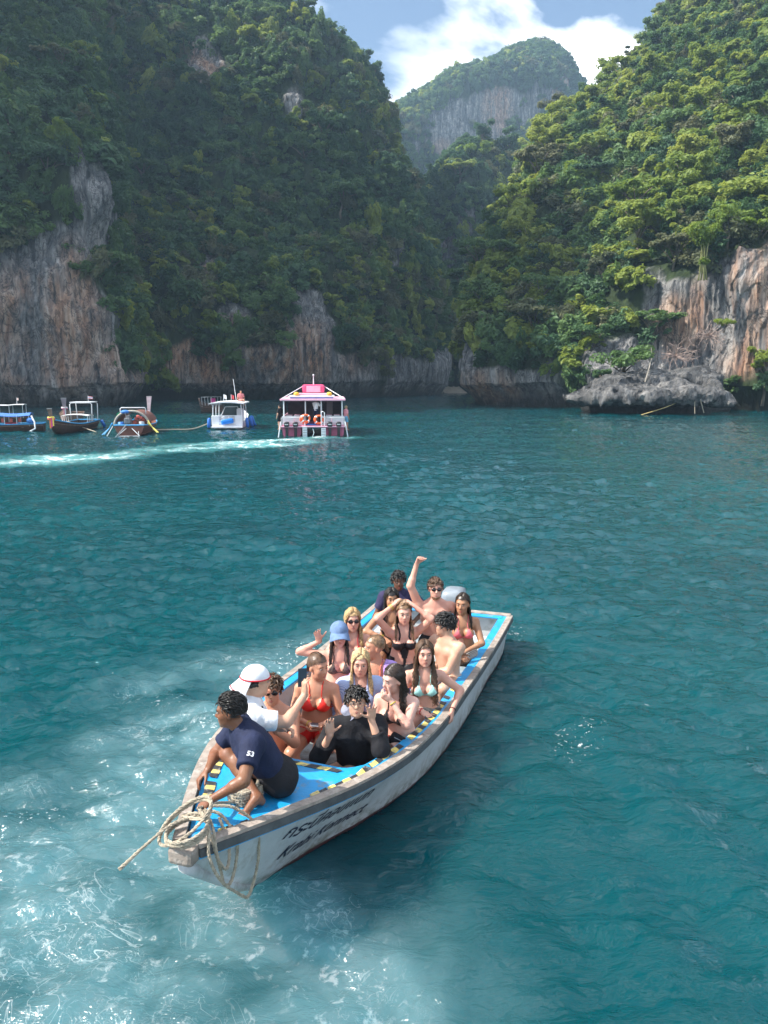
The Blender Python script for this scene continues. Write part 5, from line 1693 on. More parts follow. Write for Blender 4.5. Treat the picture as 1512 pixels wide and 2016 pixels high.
        for i in range(n):
            if style == 'short':
                # tufts lying over the scalp
                for _ in range(40):
                    d = rng.normal(size=3); d /= np.linalg.norm(d)
                    if d[2] > -.35 and (d[1] < .55 or d[2] > .42) and not (d[1] > .15 and d[2] < .12) and not (under and d[2] > .0): break
                p = shell_pt(d * .97); t = np.array([part * .6 + .25 * rng.normal(), front + .4 * rng.normal(), -.15 + .2 * rng.normal()]); t -= d * (t @ d); t /= np.linalg.norm(t) + 1e-6
                L = length * (.6 + .8 * rng.random()); pts = []
                c = rng.normal(size=3) * .4 * (wave / .012)
                for j in range(4):
                    f_ = j / 3
                    q = p + t * L * f_ + d * (.012 * math.sin(f_ * 2.4)) + c * .01 * f_ * f_
                    pts.append(s.Hd(q[1], q[0], q[2]))
                tr_ = .6 if n > 400 else 1.0; mb.tube(pts, [.008*k*tr_, .009*k*tr_, .007*k*tr_, .002*k], 5 if n <= 400 else 4)
                continue
            # long styles: from a part line down round the head
            side = 1 if rng.random() < .5 else -1
            y0 = .80 - 1.5 * rng.random()              # front .. back along the part
            d = np.array([part + side * .07, y0 * .72, math.sqrt(max(.05, 1 - (y0 * .72) ** 2))]); d /= np.linalg.norm(d)
            if style == 'tied':
                tgt = np.array([0.10 * side * rng.random(), -1.0, -.05 - .2 * rng.random()])
            else:
                ph0 = {'long': 66, 'back': 95}[style]
                phi = rad(ph0 + (178 - ph0) * np.clip((.80 - y0) / 1.5 + .22 * rng.normal(), 0, 1))
                tgt = np.array([side * math.sin(phi), math.cos(phi), -.42])
            tgt /= np.linalg.norm(tgt)
            pts = []; nrow = 5
            for j in range(nrow):
                f_ = j / (nrow - 1); e = d * (1 - f_) + tgt * f_; e /= np.linalg.norm(e)
                q = shell_pt(e * (1.0 + .05 * rng.random())); pts.append(q)
            if style == 'tied':
                tail = shell_pt(tgt); 
                for j in range(1, 5):
                    f_ = j / 4; pts.append(tail * 1.02 + np.array([0, -.03 * f_, 0]) + G * length * f_ * .6 + rng.normal(size=3) * .006)
            else:
                L = length * (.75 + .4 * rng.random()); st = 9
                ph = rng.random() * 6.28; fq = 2.2 + rng.random() * 1.5
                outw = np.array([tgt[0] * .22, tgt[1] * .22, 0])
                last = pts[-1]
                for j in range(1, st):
                    f_ = j / (st - 1)
                    w_ = wave * np.array([math.sin(ph + fq * f_ * 6.28 * L / .3), math.cos(ph * 1.3 + fq * f_ * 6.28 * L / .3), 0]) * min(1, f_ * 2)
                    q = last + G * L * f_ + outw * .09 * f_ + w_
                    pts.append(q)
            W_ = [s.Hd(q[1], q[0], q[2]) for q in pts]
            if style not in ('tied',):
                # push strands out of neck, shoulders and chest
                W2 = []
                for q in W_:
                    q = np.array(q); rel = q - s.neckB; w_ = rel @ s.up; u_ = rel @ s.cL; v_ = rel @ s.cF
                    if w_ < .03 and abs(u_) < .19 * k:
                        lim = .075 + min(.09, max(0, -w_) * .32)
                        if v_ > -.02: v_ = max(v_, lim + .01 * rng.random())
                        else: v_ = min(v_, -.09 - .01 * rng.random())
                        if w_ > -.06: w_ = max(w_, -.03 + .0)
                        q = s.neckB + s.up * w_ + s.cL * u_ + s.cF * v_
                    W2.append(q)
                W_ = W2
            m_ = len(W_); rr = [(.0044 if j < m_ * .7 else .0044 * (1 - (j / m_ - .7) / .3 * .75)) * k * (.75 + .5 * rng.random()) for j in range(m_)]
            mb.tube(W_, rr, 3)
        return s.put(mb, 'hair', mt)
    def sunglasses(s, frame_mat=None):
        k = s.k; R = Matrix([tuple(s.hL), tuple(s.hF), tuple(s.hU)]).transposed(); m = MB()
        for sg in (1, -1):
            m.sphere(s.Hd(.094, .033 * sg, .008), (.028*k, .007*k, .021*k), 12, 8, 0, R)
            m.tube([s.Hd(.092, .058 * sg, .014), s.Hd(.04, .083 * sg, .012), s.Hd(-.01, .085 * sg, .006)], .0035*k, 6)
        m.tube([s.Hd(.100, .010, .014), s.Hd(.103, 0, .016), s.Hd(.100, -.010, .014)], .0035*k, 6)
        s.put(m, 'sunglasses', frame_mat or LENS)
    def bracelet(s, side, mt, t=.93, r=.029):
        A = s.arms[side]; c = A['E'] + (A['W'] - A['E']) * t; d = nrm(A['W'] - A['E']); o = nrm(np.cross(d, [.3, .5, .8])); q = np.cross(d, o)
        m = MB(); m.tube([c + (o * math.cos(a) + q * math.sin(a)) * r * s.k for a in np.linspace(0, 2*math.pi, 14, endpoint=False)], .0045, 6, closed=True); s.put(m, 'bracelet', mt)
    def cap_hat(s, mt, brim_dir=1, tilt=0.0, stripe=None):
        """baseball cap; brim_dir -1 puts the brim at the back"""
        k = s.k; G = []; H = s.Hd
        n = 28
        for j in range(9):
            th = j / 8 * math.pi / 2 * .98; row = []
            for i in range(n):
                ph = 2 * math.pi * i / n
                row.append(H((.116 * math.cos(th) * math.cos(ph) - .012), .099 * math.cos(th) * math.sin(ph), .040 + .106 * math.sin(th)))
            G.append(row)
        m = MB(); m.grid(G, wrap=True)
        br = []
        for t in np.linspace(-1.15, 1.15, 17):
            row = []
            for r_ in np.linspace(0, 1, 6):
                x = .115 * math.cos(t) + r_ * .085 * math.cos(t * .8); y = .098 * math.sin(t) + r_ * .02 * math.sin(t)
                row.append(H(brim_dir * x - .012, y, .040 - .022 * r_ - .035 * (y / .09) ** 2 * r_ - tilt * r_))
            br.append(row)
        m.grid(br)
        m.grid([[np.array(q) - s.hU * .005 for q in r] for r in br], flip=True)
        m.sphere(H(-.012, 0, .146), (.008, .008, .005), 8, 5)
        o = s.put(m, 'cap', mt)
        if stripe is not None:
            m = MB()
            a0 = [H(.116 * math.cos(p) * 1.02 - .012, .099 * math.sin(p) * 1.02, .046) for p in np.linspace(-math.pi, math.pi, 33)]
            m.tube(a0, .006, 6); 
            if brim_dir < 0:
                m.tube([H(-1 * (.108 * math.cos(t) + .083 * math.cos(t * .8)) - .012, .113 * math.sin(t), .022 - .035 * (1.22 * math.sin(t)) ** 2 - tilt) for t in np.linspace(-1.15, 1.15, 17)], .006, 6)
            V = np.array(m.V) - s.org; mesh_obj('cap_trim', V, m.F, stripe, o, True)
            o2 = o
        return o
# ------------------------------------------------------------------ the passengers
RED = cloth('red_swimwear', (.62, .025, .018), .6, bump=.1)
CRIMSON = cloth('crimson_swimwear', (.58, .02, .045), .6, bump=.1)
MINT = cloth('mint_swimwear', (.36, .66, .60), .6, bump=.1)
PINK = cloth('pink_swimwear', (.75, .16, .19), .6, bump=.1)
BLACKS = cloth('black_swimwear', (.012, .012, .015), .5, bump=.1)
BROWNB = cloth('dark_print_swimwear', (.10, .07, .06), .6, var=.6, vscale=40)
NAVY = cloth('navy_cotton', (.016, .022, .055), .8, var=.2, vscale=9)
BLACKC = cloth('black_cotton', (.014, .014, .017), .8, var=.2, vscale=9)
WHITEC = cloth('white_cotton', (.74, .75, .78), .8, var=.05, vscale=9)
LILAC = cloth('lilac_cotton', (.42, .27, .62), .85, var=.4, vscale=14, bump=.5, bscale=30)
STRIPE_SHIRT = striped('blue_stripe_cotton', (.24, .32, .58), (.46, .54, .74), 64, (1, 0, 0))
STRIPE_SHORT = striped('dark_stripe_cotton', (.035, .033, .032), (.42, .38, .32), 34, (0, 0, 1))
STRIPE_WIDE = striped('brown_stripe_cotton', (.06, .04, .035), (.55, .48, .42), 20, (0, 0, 1))
PRINT = cloth('flower_print_cotton', (.50, .50, .52), .8, var=.1, dirt=((.04, .05, .12), .50, .56, 26))
CORAL = cloth('zigzag_print_swimwear', (.65, .19, .11), .6, var=.1, dirt=((.05, .06, .25), .54, .58, 38))
DENIM = cloth('washed_blue_cotton', (.13, .20, .34), .85, var=.15)
REDTRIM = cloth('red_trim', (.55, .02, .03), .7)
BEADS = cloth('dark_beads', (.05, .015, .02), .5)
GOLD = cloth('yellow_bead', (.55, .40, .06), .4)
PHONE = mat('phone_case', (.02, .022, .026), .3)
SCREEN = mat('phone_glass', (.03, .045, .065), .06)
PHONE_L = mat('phone_back_silver', (.45, .46, .48), .25, metal=.4)

def sit(p, spread=.13, fwd=.36, floor=.02, dx=(0, 0), toe=None):
    for i, sd_ in enumerate(('L', 'R')):
        sg = 1 if sd_ == 'L' else -1
        T = p.P(fwd + dx[i], sg * spread, 0); T[2] = floor + .075
        lim = float(hull_w(min(max(T[0], 0), 5.4))) - .17
        over = max(0, abs(T[1]) - lim); T[1] = min(max(T[1], -lim), lim)
        hp = p.hipL if sg > 0 else p.hipR
        kn = p.pel + p.F * .4
        inw = np.array([1.0, -np.sign(T[1]) * (.55 if abs(kn[1]) > .55 else 0), .8])
        p.leg(sd_, T, (inw @ p.F, inw @ p.L + sg * .1, .8), toe, rel=False)

def phone(centre, normal, up, label, mt=None, size=(.072, .150, .009)):
    """a phone lying in a hand; centre in the boat's frame"""
    n, u = nrm(normal), nrm(up); u = nrm(u - n * (u @ n)); l = np.cross(u, n)
    R = Matrix([tuple(l), tuple(u), tuple(n)]).transposed()
    root = empty('phone'); root.matrix_world = Matrix.Translation((*BO, 0)) @ Matrix.Rotation(BOAT_YAW, 4, 'Z') @ Matrix.Translation(Vector(centre)) @ R.to_4x4()
    m = MB(); m.bbox((0, 0, 0), size, .004); m.build('case', mt or PHONE, root)
    m = MB(); m.box((0, 0, size[2] / 2 + .0008), (size[0] * .92, size[1] * .93, .0012)); m.build('screen', SCREEN, root)
    m = MB(); m.bbox((-size[0] * .22, size[1] * .34, -size[2] / 2 - .0012), (.026, .034, .003), .001); m.build('camera_bump', PHONE, root)
    tag(root, label, 'phone')
    return root

# 1 crouching man at the bow
p = Person('crouching barefoot man in navy T-shirt and black shorts holding the bow rope', (5.86, -.08, 1.42), -46, 'm', 'brown', lean=31, twist=0, look=-70, look_up=-6, size=.96, vox=.0078)
p.smile = 0; p.brow = HAIR['black']
p.arm('L', (6.25, -.02, .975), (-.3, .6, .1), (.75, -.3, -.65), (0, -.35, -.9), .55, .05, .4, rel=False)
p.arm('R', (5.98, -.20, 1.02), (-.4, -.6, .1), (.8, .3, -.5), (0, .4, -.9), .5, rel=False)
p.leg('L', (5.94, .16, deck_z(5.94, .16) + .075), (1, .12, .15), (1, .5, -.05), rel=False)
p.leg('R', (5.68, .02, deck_z(5.68, .02) + .095), (1, -.5, .1), (1, -.1, -.15), rel=False)
p.make()
p.hair('black', 'short', .05, .0015, 460, .1, 1, .062, .002, -.9)
tee = p.shirt(NAVY, .66, .020, -.05, fold=.011, seed=2)
p.shorts(BLACKC, .62, .026, .10)
def sleeve_number(p, side, txt, mt):
    A = p.arms[side]; S, E = A['S'], A['E']; d = nrm(E - S)
    cu = bpy.data.curves.new('sleeve_number', 'FONT'); cu.body = txt; cu.size = .052; cu.align_x = 'CENTER'; cu.offset = .0012
    ob = bpy.data.objects.new('sleeve_number', cu); COL.objects.link(ob)
    me = bpy.data.meshes.new_from_object(ob.evaluated_get(bpy.context.evaluated_depsgraph_get())); bpy.data.objects.remove(ob)
    cam_b = np.array([*to_boat(np.array([0., 0.])), CAM_H]); c = S + (E - S) * .50
    out = nrm(cam_b - c); out = nrm(out - d * (out @ d)); xr = np.cross(out, -d) * -1
    xr = np.cross(-d, out); R_ = .052 * p.k + .034
    V = []
    for v in me.vertices:
        an = v.co.x / R_
        V.append(c + d * (-v.co.y) + (out * math.cos(an) + xr * math.sin(an)) * R_)
    F = [tuple(q.vertices) for q in me.polygons]
    mesh_obj('sleeve_number', np.array(V) - p.org, F, mt, p.o, False)
sleeve_number(p, 'L', '53', WHITEC)

# 2 photographer in a white T-shirt, cap turned backwards
p = Person('seated man in white T-shirt with white backward cap holding up a phone', (5.17, -.24, 1.34), 118, 'm', 'light', lean=8, look=128, look_up=-4, vox=.008)
W_ = p.arm('R', (5.00, .10, 1.21), (.2, -.5, -.8), (-.05, .1, 1), (.8, .5, .1), .5, .1, .8, rel=False)
p.arm('L', (.30, .02, .22), (0, .6, -.8), (.8, -.5, .1), (0, -.6, -.6), .7)
p.leg('R', (4.82, .24, .12), (.56, -.86, .7), rel=False); p.leg('L', (4.72, -.02, .10), (.8, -.3, .7), rel=False)
p.make()
p.hair('black', 'short', .03, .004, 90, 0, 2, .06, .0, -.6, under=True)
p.cap_hat(WHITEC, -1, .045, REDTRIM)
p.shirt(WHITEC, .72, .020, -.06, fold=.012, seed=5)
p.shorts(BLACKC, .92, .024, .06)
m = MB(); m.tube([p.C(.085, .07, .0), p.C(.0, .075, .045), p.C(-.075, .0, .05), p.C(.0, -.075, .045), p.C(.085, -.07, .0), p.C(.15, -.03, -.2), p.C(.17, 0, -.33)], .010, 6); p.put(m, 'camera_strap', BLACKC)
phone(W_ + np.array([-.015, -.02, .05]), (.75, .55, .15), (-.05, .05, 1), 'dark phone held upright by the man in the white cap')
CAMB = mat('camera_body', (.012, .012, .013), .45, bump=.2, bscale=120)
root = empty('camera_gear'); cp = p.P(.17, -.13, .14)
root.matrix_world = Matrix.Translation((*BO, 0)) @ Matrix.Rotation(BOAT_YAW, 4, 'Z') @ Matrix.Translation(Vector(cp)) @ Matrix.Rotation(rad(60), 4, 'Z') @ Matrix.Rotation(rad(20), 4, 'Y')
m = MB(); m.bbox((0, 0, 0), (.075, .145, .10), .014); m.bbox((-.005, 0, .06), (.06, .05, .04), .01); m.build('body', CAMB, root)
m = MB(); m.tube([(.03, 0, -.005), (.075, 0, -.005), (.08, 0, -.005), (.15, 0, -.005), (.155, 0, -.005)], [.040, .040, .036, .036, .041], 18); m.build('lens', CAMB, root, False)
m = MB(); m.tube([(.1552, 0, -.005), (.157, 0, -.005)], [.034, .034], 18); m.build('lens_glass', SCREEN, root)
m = MB(); m.bbox((.01, -.062, .005), (.09, .03, .09), .012); m.build('grip', CAMB, root)
tag(root, 'black camera hanging at the waist of the man in white', 'camera')

# 3 man with sunglasses, low behind the photographer
p = Person('bare-chested bearded man in sunglasses shading his brow beside the white cap', (4.56, -.42, 1.00), 12, 'm', 'tan', lean=-4, look=22, vox=.009)
p.arm('R', (4.74, -.50, 1.02), (.1, -.8, -.5), (.1, .8, .5), (.3, .2, -.9), .4, rel=False)
W_ = p.arm('L', (4.90, -.22, .80), (0, .5, -.8), (.5, .1, .7), (.5, -.7, 0), .6, rel=False)
sit(p, .14, .40, .02); p.make(); p.smile = 0
p.hair('brown', 'short', .045, .012, 200, .1, 3, .06, .004, .3); p.sunglasses()
beard = (p.hv > .025) & (p.hw > -.125) & (np.abs(p.hu) < .06) & (p.hw < -.074); p.shell('beard', beard, .004, HAIR['brown'])
p.shorts(DENIM, .6)
phone(W_ + np.array([.02, 0, .05]), (.3, .9, .2), (.35, -.1, 1), 'silver phone in the hand of the bearded man in sunglasses', PHONE_L)

# 4 woman in the red bikini
p = Person('woman in bright red triangle bikini with hair tied back, looking sideways', (4.27, -.10, 1.15), 16, 'f', 'tan', lean=4, look=64, look_up=-4, build=1.04, vox=.008)
p.smile = 1.5; p.brow = HAIR['brown']
p.arm('R', (.25, -.035, .13), (-.5, -.8, -.3), (.6, .7, -.25), (0, .5, .8), .6)
W_ = p.arm('L', (.25, .045, .12), (-.5, .8, -.3), (.6, -.7, -.2), (0, -.5, .8), .6)
sit(p, .10, .30); p.make()
p.hair('brown', 'tied', .16, .01, 150, .02, 4, .062)
p.bikini_top(RED, cup=1.15); p.bikini_bottom(RED); p.bracelet('R', GOLD)
phone(p.P(.30, .01, .155), (-.3, 0, 1), (.9, .4, .2), 'pale phone in the lap of the woman in the red bikini', PHONE_L)

# 5 blond woman in the open blue striped shirt
p = Person('blond long-haired woman in an open light blue striped shirt', (4.02, .22, 1.13), 24, 'f', 'fair', lean=2, look=18, look_up=-3, vox=.0085)
p.smile = 2; p.brow = HAIR['light_brown']
p.arm('R', (.22, -.10, .08), (-.4, -.9, -.4), (.8, .4, -.3)); p.arm('L', (.22, .10, .08), (-.4, .9, -.4), (.8, -.4, -.3))
sit(p, .1, .34); p.make()
p.hair('pale_blond', 'long', .28, .012, 210, .1, 5, .066)
p.shirt(STRIPE_SHIRT, 1.8, .017, -.05, fold=.012, seed=9, collar=.05, cuts=(lambda P, s=p: np.where((P - s.neckB) @ s.cF > 0, .052 * np.clip(1 + ((P - s.neckB) @ s.up + .02) / .42, .25, 1.4) - np.abs((P - s.neckB) @ s.cL), -1),))
p.bikini_bottom(BLACKS)

# 6 waving man in black
p = Person('waving man in round glasses and black jacket with both palms raised', (4.62, .40, 1.02), 26, 'm', 'light', lean=6, look=22, look_up=14, size=.96, vox=.0075)
p.smile = 2; p.brow = HAIR['black']
p.arm('L', (4.72, .57, .94), (.3, .3, -1), (.15, .0, 1), (1, .1, .25), .12, .30, 1.0, rel=False)
p.arm('R', (4.82, .24, .80), (-.1, -.5, -1), (.1, -.05, 1), (1, .05, .2), .10, .10, .7, rel=False)
p.leg('L', (4.74, .22, .09), (.6, -.3, .8), rel=False); p.leg('R', (4.80, .0, .09), (.6, -.25, .8), rel=False)
p.make()
p.hair('black', 'short', .06, .010, 230, .0, 6, .052, .008, .8)
p.shirt(BLACKC, 1.55, .022, -.16, fold=.012, seed=12, name='jacket', collar=.045)
p.shorts(BLACKC, .9, .02, .05, name='trousers')
m = MB()
for sg in (1, -1):
    m.tube([p.Hd(.099, .032 * sg + .024 * math.cos(a), .006 + .022 * math.sin(a)) for a in np.linspace(0, 2*math.pi, 16, endpoint=False)], .0024, 5, closed=True)
    m.tube([p.Hd(.097, .056 * sg, .01), p.Hd(.03, .083 * sg, .01), p.Hd(-.01, .084 * sg, .004)], .002, 5)
m.tube([p.Hd(.101, .009, .008), p.Hd(.103, 0, .010), p.Hd(.101, -.009, .008)], .0022, 5); p.put(m, 'glasses', mat('thin_frame', (.35, .30, .24), .3, metal=.6))
# bucket hat hanging behind his neck
root = empty('bucket_hat'); hc = p.Hd(-.055, -.06, -.075)
root.matrix_world = p.frame @ Matrix.Translation(Vector(hc)) @ Matrix.Scale(.66, 4) @ Matrix.Rotation(rad(35), 4, 'X') @ Matrix.Rotation(rad(25), 4, 'Y')
m = MB(); m.grid([[(r * math.cos(a), r * math.sin(a), z) for a in np.linspace(0, 2*math.pi, 24, endpoint=False)] for r, z in ((.155, -.03), (.10, .0), (.092, .07), (.07, .085), (.0, .088))], wrap=True); m.build('crown', cloth('pale_hat_cotton', (.24, .25, .32), .85), root, True)
m = MB(); m.grid([[(r * math.cos(a), r * math.sin(a), z) for a in np.linspace(0, 2*math.pi, 24, endpoint=False)] for r, z in ((.156, -.032), (.10, -.004))], wrap=True, flip=True); m.build('brim_lining', cloth('hat_lining', (.22, .24, .34), .85), root, True)
tag(root, 'pale bucket hat hanging behind the neck of the man in black', 'hat')

# 7 dark-haired woman in the black bikini
p = Person('pale dark-haired woman in black bikini covering her mouth with one hand', (4.22, .60, 1.10), 4, 'f', 'pale', lean=7, look=-38, look_up=-8, build=1.08, vox=.008)
p.smile = 0
p.arm('L', (4.35, .625, .955), (.2, .8, -.9), (.2, -.75, .55), (-.6, -.2, .4), .65, .05, .3, rel=False)
p.arm('R', (.26, .0, .10), (-.4, -.9, -.2), (.5, .8, -.2), (-.2, 0, -.9), .5)
sit(p, .12, .34, dx=(.04, 0)); p.make()
p.hair('dark', 'back', .30, .014, 200, -.1, 7, .066)
p.bikini_top(BLACKS); p.bikini_bottom(BLACKS); p.bracelet('R', BEADS); p.bracelet('R', REDTRIM, .85); p.bracelet('L', GOLD, .9)
root = empty('waist_pouch'); root.matrix_world = p.frame @ Matrix.Translation(Vector(p.P(.24, .07, .09))) @ Matrix.Rotation(rad(30), 4, 'Z') @ Matrix.Rotation(rad(-35), 4, 'X')
m = MB(); m.bbox((0, 0, 0), (.07, .19, .11), .03); m.build('pouch', BLACKC, root, True)
m = MB(); m.tube([(.036, -.08, .02), (.038, 0, .025), (.036, .08, .02)], .004, 5); m.build('zip', PHONE_L, root)
m = MB(); m.tube([(0, .09, .02), (-.06, .13, .0), (-.12, .10, -.02)], .008, 5); m.build('belt', BLACKC, root)
tag(root, 'small black pouch in the lap of the pale dark-haired woman', 'pouch')

# 8 woman in the mint bikini with long wavy hair
p = Person('smiling woman in mint bikini and striped shorts with long wavy brown hair', (3.53, .70, 1.10), 20, 'f', 'fair', lean=3, look=22, look_up=6, vox=.008)
p.smile = 2; p.brow = HAIR['brown']
p.arm('L', (3.56, .985, .575), (-.6, .9, -.1), (.6, -.1, -.8), (-.2, -.9, -.3), .4, .1, .3, rel=False)
p.arm('R', (.24, -.03, .10), (-.4, -.9, -.3), (.7, .6, -.2), (0, .2, -.9), .6)
sit(p, .11, .36); p.make()
p.hair('brown', 'long', .40, .028, 230, .0, 8, .066, .004)
p.bikini_top(MINT); p.shorts(STRIPE_SHORT, .45, .014, .10); p.bracelet('R', REDTRIM); p.bracelet('L', BEADS)
phone(p.P(.31, .02, .08), (.2, .2, 1), (.8, .5, 0), 'dark phone in the hand of the woman in the mint bikini')

# 9 woman in the blue cap, waving
p = Person('waving woman in faded blue baseball cap and dark print bikini top', (3.27, -.29, 1.10), 20, 'f', 'fair', lean=2, look=26, look_up=4, vox=.009)
p.smile = 2
p.arm('R', (3.30, -.50, 1.02), (.0, -.9, -.6), (.1, -.25, 1), (.9, .2, .3), .3, .22, .9, rel=False)
p.arm('L', (.22, .10, .06), (-.4, .9, -.3), (.8, -.4, -.2))
sit(p, .1, .34); p.make()
p.hair('dark', 'long', .30, .010, 170, .0, 9, .05); p.cap_hat(DENIM, 1, .01); p.bikini_top(BROWNB); p.bikini_bottom(BROWNB)

# 10 blond woman in sunglasses and red
p = Person('blond woman in dark sunglasses and crimson swimsuit behind the blue cap', (2.80, -.32, 1.11), 22, 'f', 'fair', lean=2, look=28, look_up=2, vox=.009)
p.arm('R', (.20, -.16, .10), (-.4, -.9, -.2)); p.arm('L', (.22, .12, .06), (-.4, .9, -.3), (.8, -.3, -.2))
sit(p, .1, .34); p.make()
p.hair('blond', 'long', .24, .016, 190, .08, 10, .062, .004); p.sunglasses(); p.bikini_top(CRIMSON, cup=1.25); p.bikini_bottom(CRIMSON, .20)

# 11 woman in the lilac shirt, in profile
p = Person('woman in profile wearing a loose lilac shirt over a coral bikini', (3.40, .14, 1.06), 8, 'f', 'tan', lean=3, look=-52, look_up=0, vox=.009)
p.smile = 1.5; p.brow = HAIR['light_brown']
p.arm('R', (.20, -.10, .05), (-.4, -.9, -.3)); p.arm('L', (.20, .12, .05), (-.4, .9, -.3))
sit(p, .1, .34); p.make()
p.hair('light_brown', 'tied', .12, .012, 170, .1, 11, .064)
p.bikini_top(CORAL, style='band'); p.bikini_bottom(CORAL)
p.shirt(LILAC, 1.35, .022, .0, fold=.018, seed=21, collar=-.03, cuts=(lambda P, s=p: np.where((P - s.neckB) @ s.cF > -.03, .088 - np.abs((P - s.neckB) @ s.cL), -1), lambda P, s=p: (P - s.neckB) @ s.up + .005 - 1.2 * np.maximum(0, np.abs((P - s.neckB) @ s.cL) - .07)))

# 12 woman in black swimsuit with hands on her head
p = Person('woman in black cut-out swimsuit with both hands on her head', (2.57, .20, 1.17), 24, 'f', 'fair', lean=2, look=24, look_up=0, vox=.0085)
p.smile = 2; p.brow = HAIR['light_brown']
p.arm('R', (2.60, .09, 1.265), (.5, -1, -.2), (-.35, .75, .5), (-.3, .4, -.8), .5, rel=False)
p.arm('L', (2.56, .31, 1.265), (.5, 1, -.2), (-.35, -.75, .5), (-.3, -.4, -.8), .5, rel=False)
sit(p, .12, .34); p.make()
p.hair('light_brown', 'back', .26, .010, 170, .05, 12, .066)
p.bikini_top(BLACKS, 'band', 1.15)
au = np.abs(p.pu); p.shell('swimsuit_bottom', (p.pw < .12) & (p.pw > -.13) & (p.darm > .045) & (p.dleg > .072) & ~((p.pw > .05) & (au > .02) & (au < .10) & (p.pv > 0)), .006, BLACKS)
p.shell('swimsuit_panel', (p.pw >= .10) & (p.tw < -.19) & (au < .03 + .25 * np.clip(p.pw - .1, 0, .2)) & (p.pv > 0), .006, BLACKS); p.bracelet('R', GOLD, .88); p.bracelet('R', GOLD, .8)

# 13 dark-haired woman behind her
p = Person('smiling woman with long black hair and dark bikini in the back row', (2.08, -.10, 1.17), 20, 'f', 'olive', lean=2, look=26, look_up=2, vox=.009)
p.smile = 2; p.brow = HAIR['black']
p.arm('R', (2.36, -.10, .78), (-.3, -1, .1), (.7, .5, -.3), (0, .3, -.9), .5, rel=False); p.arm('L', (.20, .12, .06), (-.4, .9, -.3))
sit(p, .1, .34); p.make()
p.hair('black', 'long', .34, .012, 190, .0, 13, .052, .003); p.bikini_top(BLACKS); p.bikini_bottom(BLACKS); p.bracelet('R', GOLD); p.bracelet('R', GOLD, .86)

# 14 boatman at the very back
p = Person('dark curly-haired boatman seated at the stern behind everyone', (1.26, -.27, 1.16), 22, 'm', 'deep', lean=0, look=24, size=.96, vox=.010)
p.smile = 0; p.brow = HAIR['black']
p.arm('R', (.22, -.18, .08)); p.arm('L', (.10, .20, .10), (-.3, .8, -.4))
sit(p, .13, .36); p.make()
p.hair('black', 'short', .045, .02, 230, .0, 14, .05, .010, .4); p.shirt(cloth('dark_violet_cotton', (.035, .03, .075), .85), .6, .018, -.05, seed=31); p.shorts(NAVY, .7)

# 15 man with the raised arm
p = Person('bare-chested man in black sunglasses raising a fist above his head', (1.84, .37, 1.27), 22, 'm', 'fair', lean=0, look=22, look_up=4, vox=.0085)
p.smile = 1.5; p.brow = HAIR['brown']
p.arm('R', (1.90, .15, 1.56), (.2, -1, 0), (.05, .35, .9), (.6, .5, -.3), 1.1, .02, .2, rel=False)
p.arm('L', (.12, .30, .08), (-.5, .8, -.1), (.8, -.2, -.4))
sit(p, .15, .36); p.make()
p.hair('brown', 'short', .04, .006, 220, -.3, 15, .062, .004, .5); p.sunglasses()
beard = (p.hv > .025) & (p.hw > -.125) & (np.abs(p.hu) < .06) & (p.hw < -.076); p.shell('beard', beard, .003, HAIR['light_brown'])
p.shorts(BLACKC, .7, .016, .09)

# 16 young man with dark curls, turned away
p = Person('bare-chested young man with dark curls turning his head away', (2.50, .64, 1.06), -28, 'm', 'light', lean=4, look=-78, look_up=-4, size=.97, vox=.0085)
p.smile = 0; p.brow = HAIR['black']
p.arm('L', (.28, -.08, .10), (-.1, 1, -.5), (.6, -.8, -.1), (0, -.3, -.9), .4); p.arm('R', (.28, -.16, .08), (-.3, -.8, -.3))
sit(p, .14, .36); p.make()
p.hair('black', 'short', .055, .026, 280, .0, 16, .052, .012, .2); p.shorts(PRINT, .75, .018, .05)

# 17 woman in the pink bikini at the stern rail
p = Person('woman in pink bikini with wet dark hair beside the stern rail', (1.80, .69, 1.10), 18, 'f', 'olive', lean=2, look=-2, look_up=0, vox=.0085)
p.smile = 1
p.arm('L', (.26, .02, .10), (-.2, 1, -.25), (.5, -.85, .0), (0, -.3, -.9), .5); p.arm('R', (.26, -.06, .06), (-.4, -.9, -.3), (.6, .6, -.2))
sit(p, .11, .36); p.make()
p.hair('dark', 'back', .24, .008, 170, .05, 17, .066); p.bikini_top(PINK); p.shorts(STRIPE_WIDE, .5, .014, .08)
# ------------------------------------------------------------------ boats moored below the cliff
PINKP = mat('pink_hull_paint', (.62, .14, .26), .4, var=.12, vscale=1.5, dirt=((.30, .14, .16), .58, .75, 3))
PINKL = mat('pale_pink_paint', (.72, .40, .50), .4, var=.1, vscale=2)
WHITEP = mat('white_gelcoat', (.72, .74, .76), .35, var=.08, vscale=2, dirt=((.45, .45, .42), .60, .78, 4))
STEELW = mat('white_tube', (.70, .72, .74), .35, var=.06)
DARKIN = mat('cabin_inside', (.09, .09, .11), .7, var=.3, vscale=2)
GLASSD = mat('cabin_glass', (.03, .05, .06), .08)
ENGB = mat('engine_black', (.015, .015, .018), .35, var=.2, vscale=4)
ORANGE = mat('orange_vinyl', (.80, .13, .03), .5, var=.1, vscale=5)
YELB = mat('yellow_buoy', (.80, .46, .04), .45, var=.08)
BLUEV = mat('blue_vinyl', (.02, .14, .50), .5, var=.15, vscale=4)
BLUEC = mat('blue_tarpaulin', (.06, .17, .48), .7, var=.25, vscale=2, bump=.5, bscale=5)
WOODD = mat('dark_teak', (.075, .042, .030), .6, var=.35, vscale=3, bump=.3, bscale=10)
WOODR = mat('red_brown_teak', (.17, .065, .045), .6, var=.3, vscale=3, bump=.3, bscale=10)
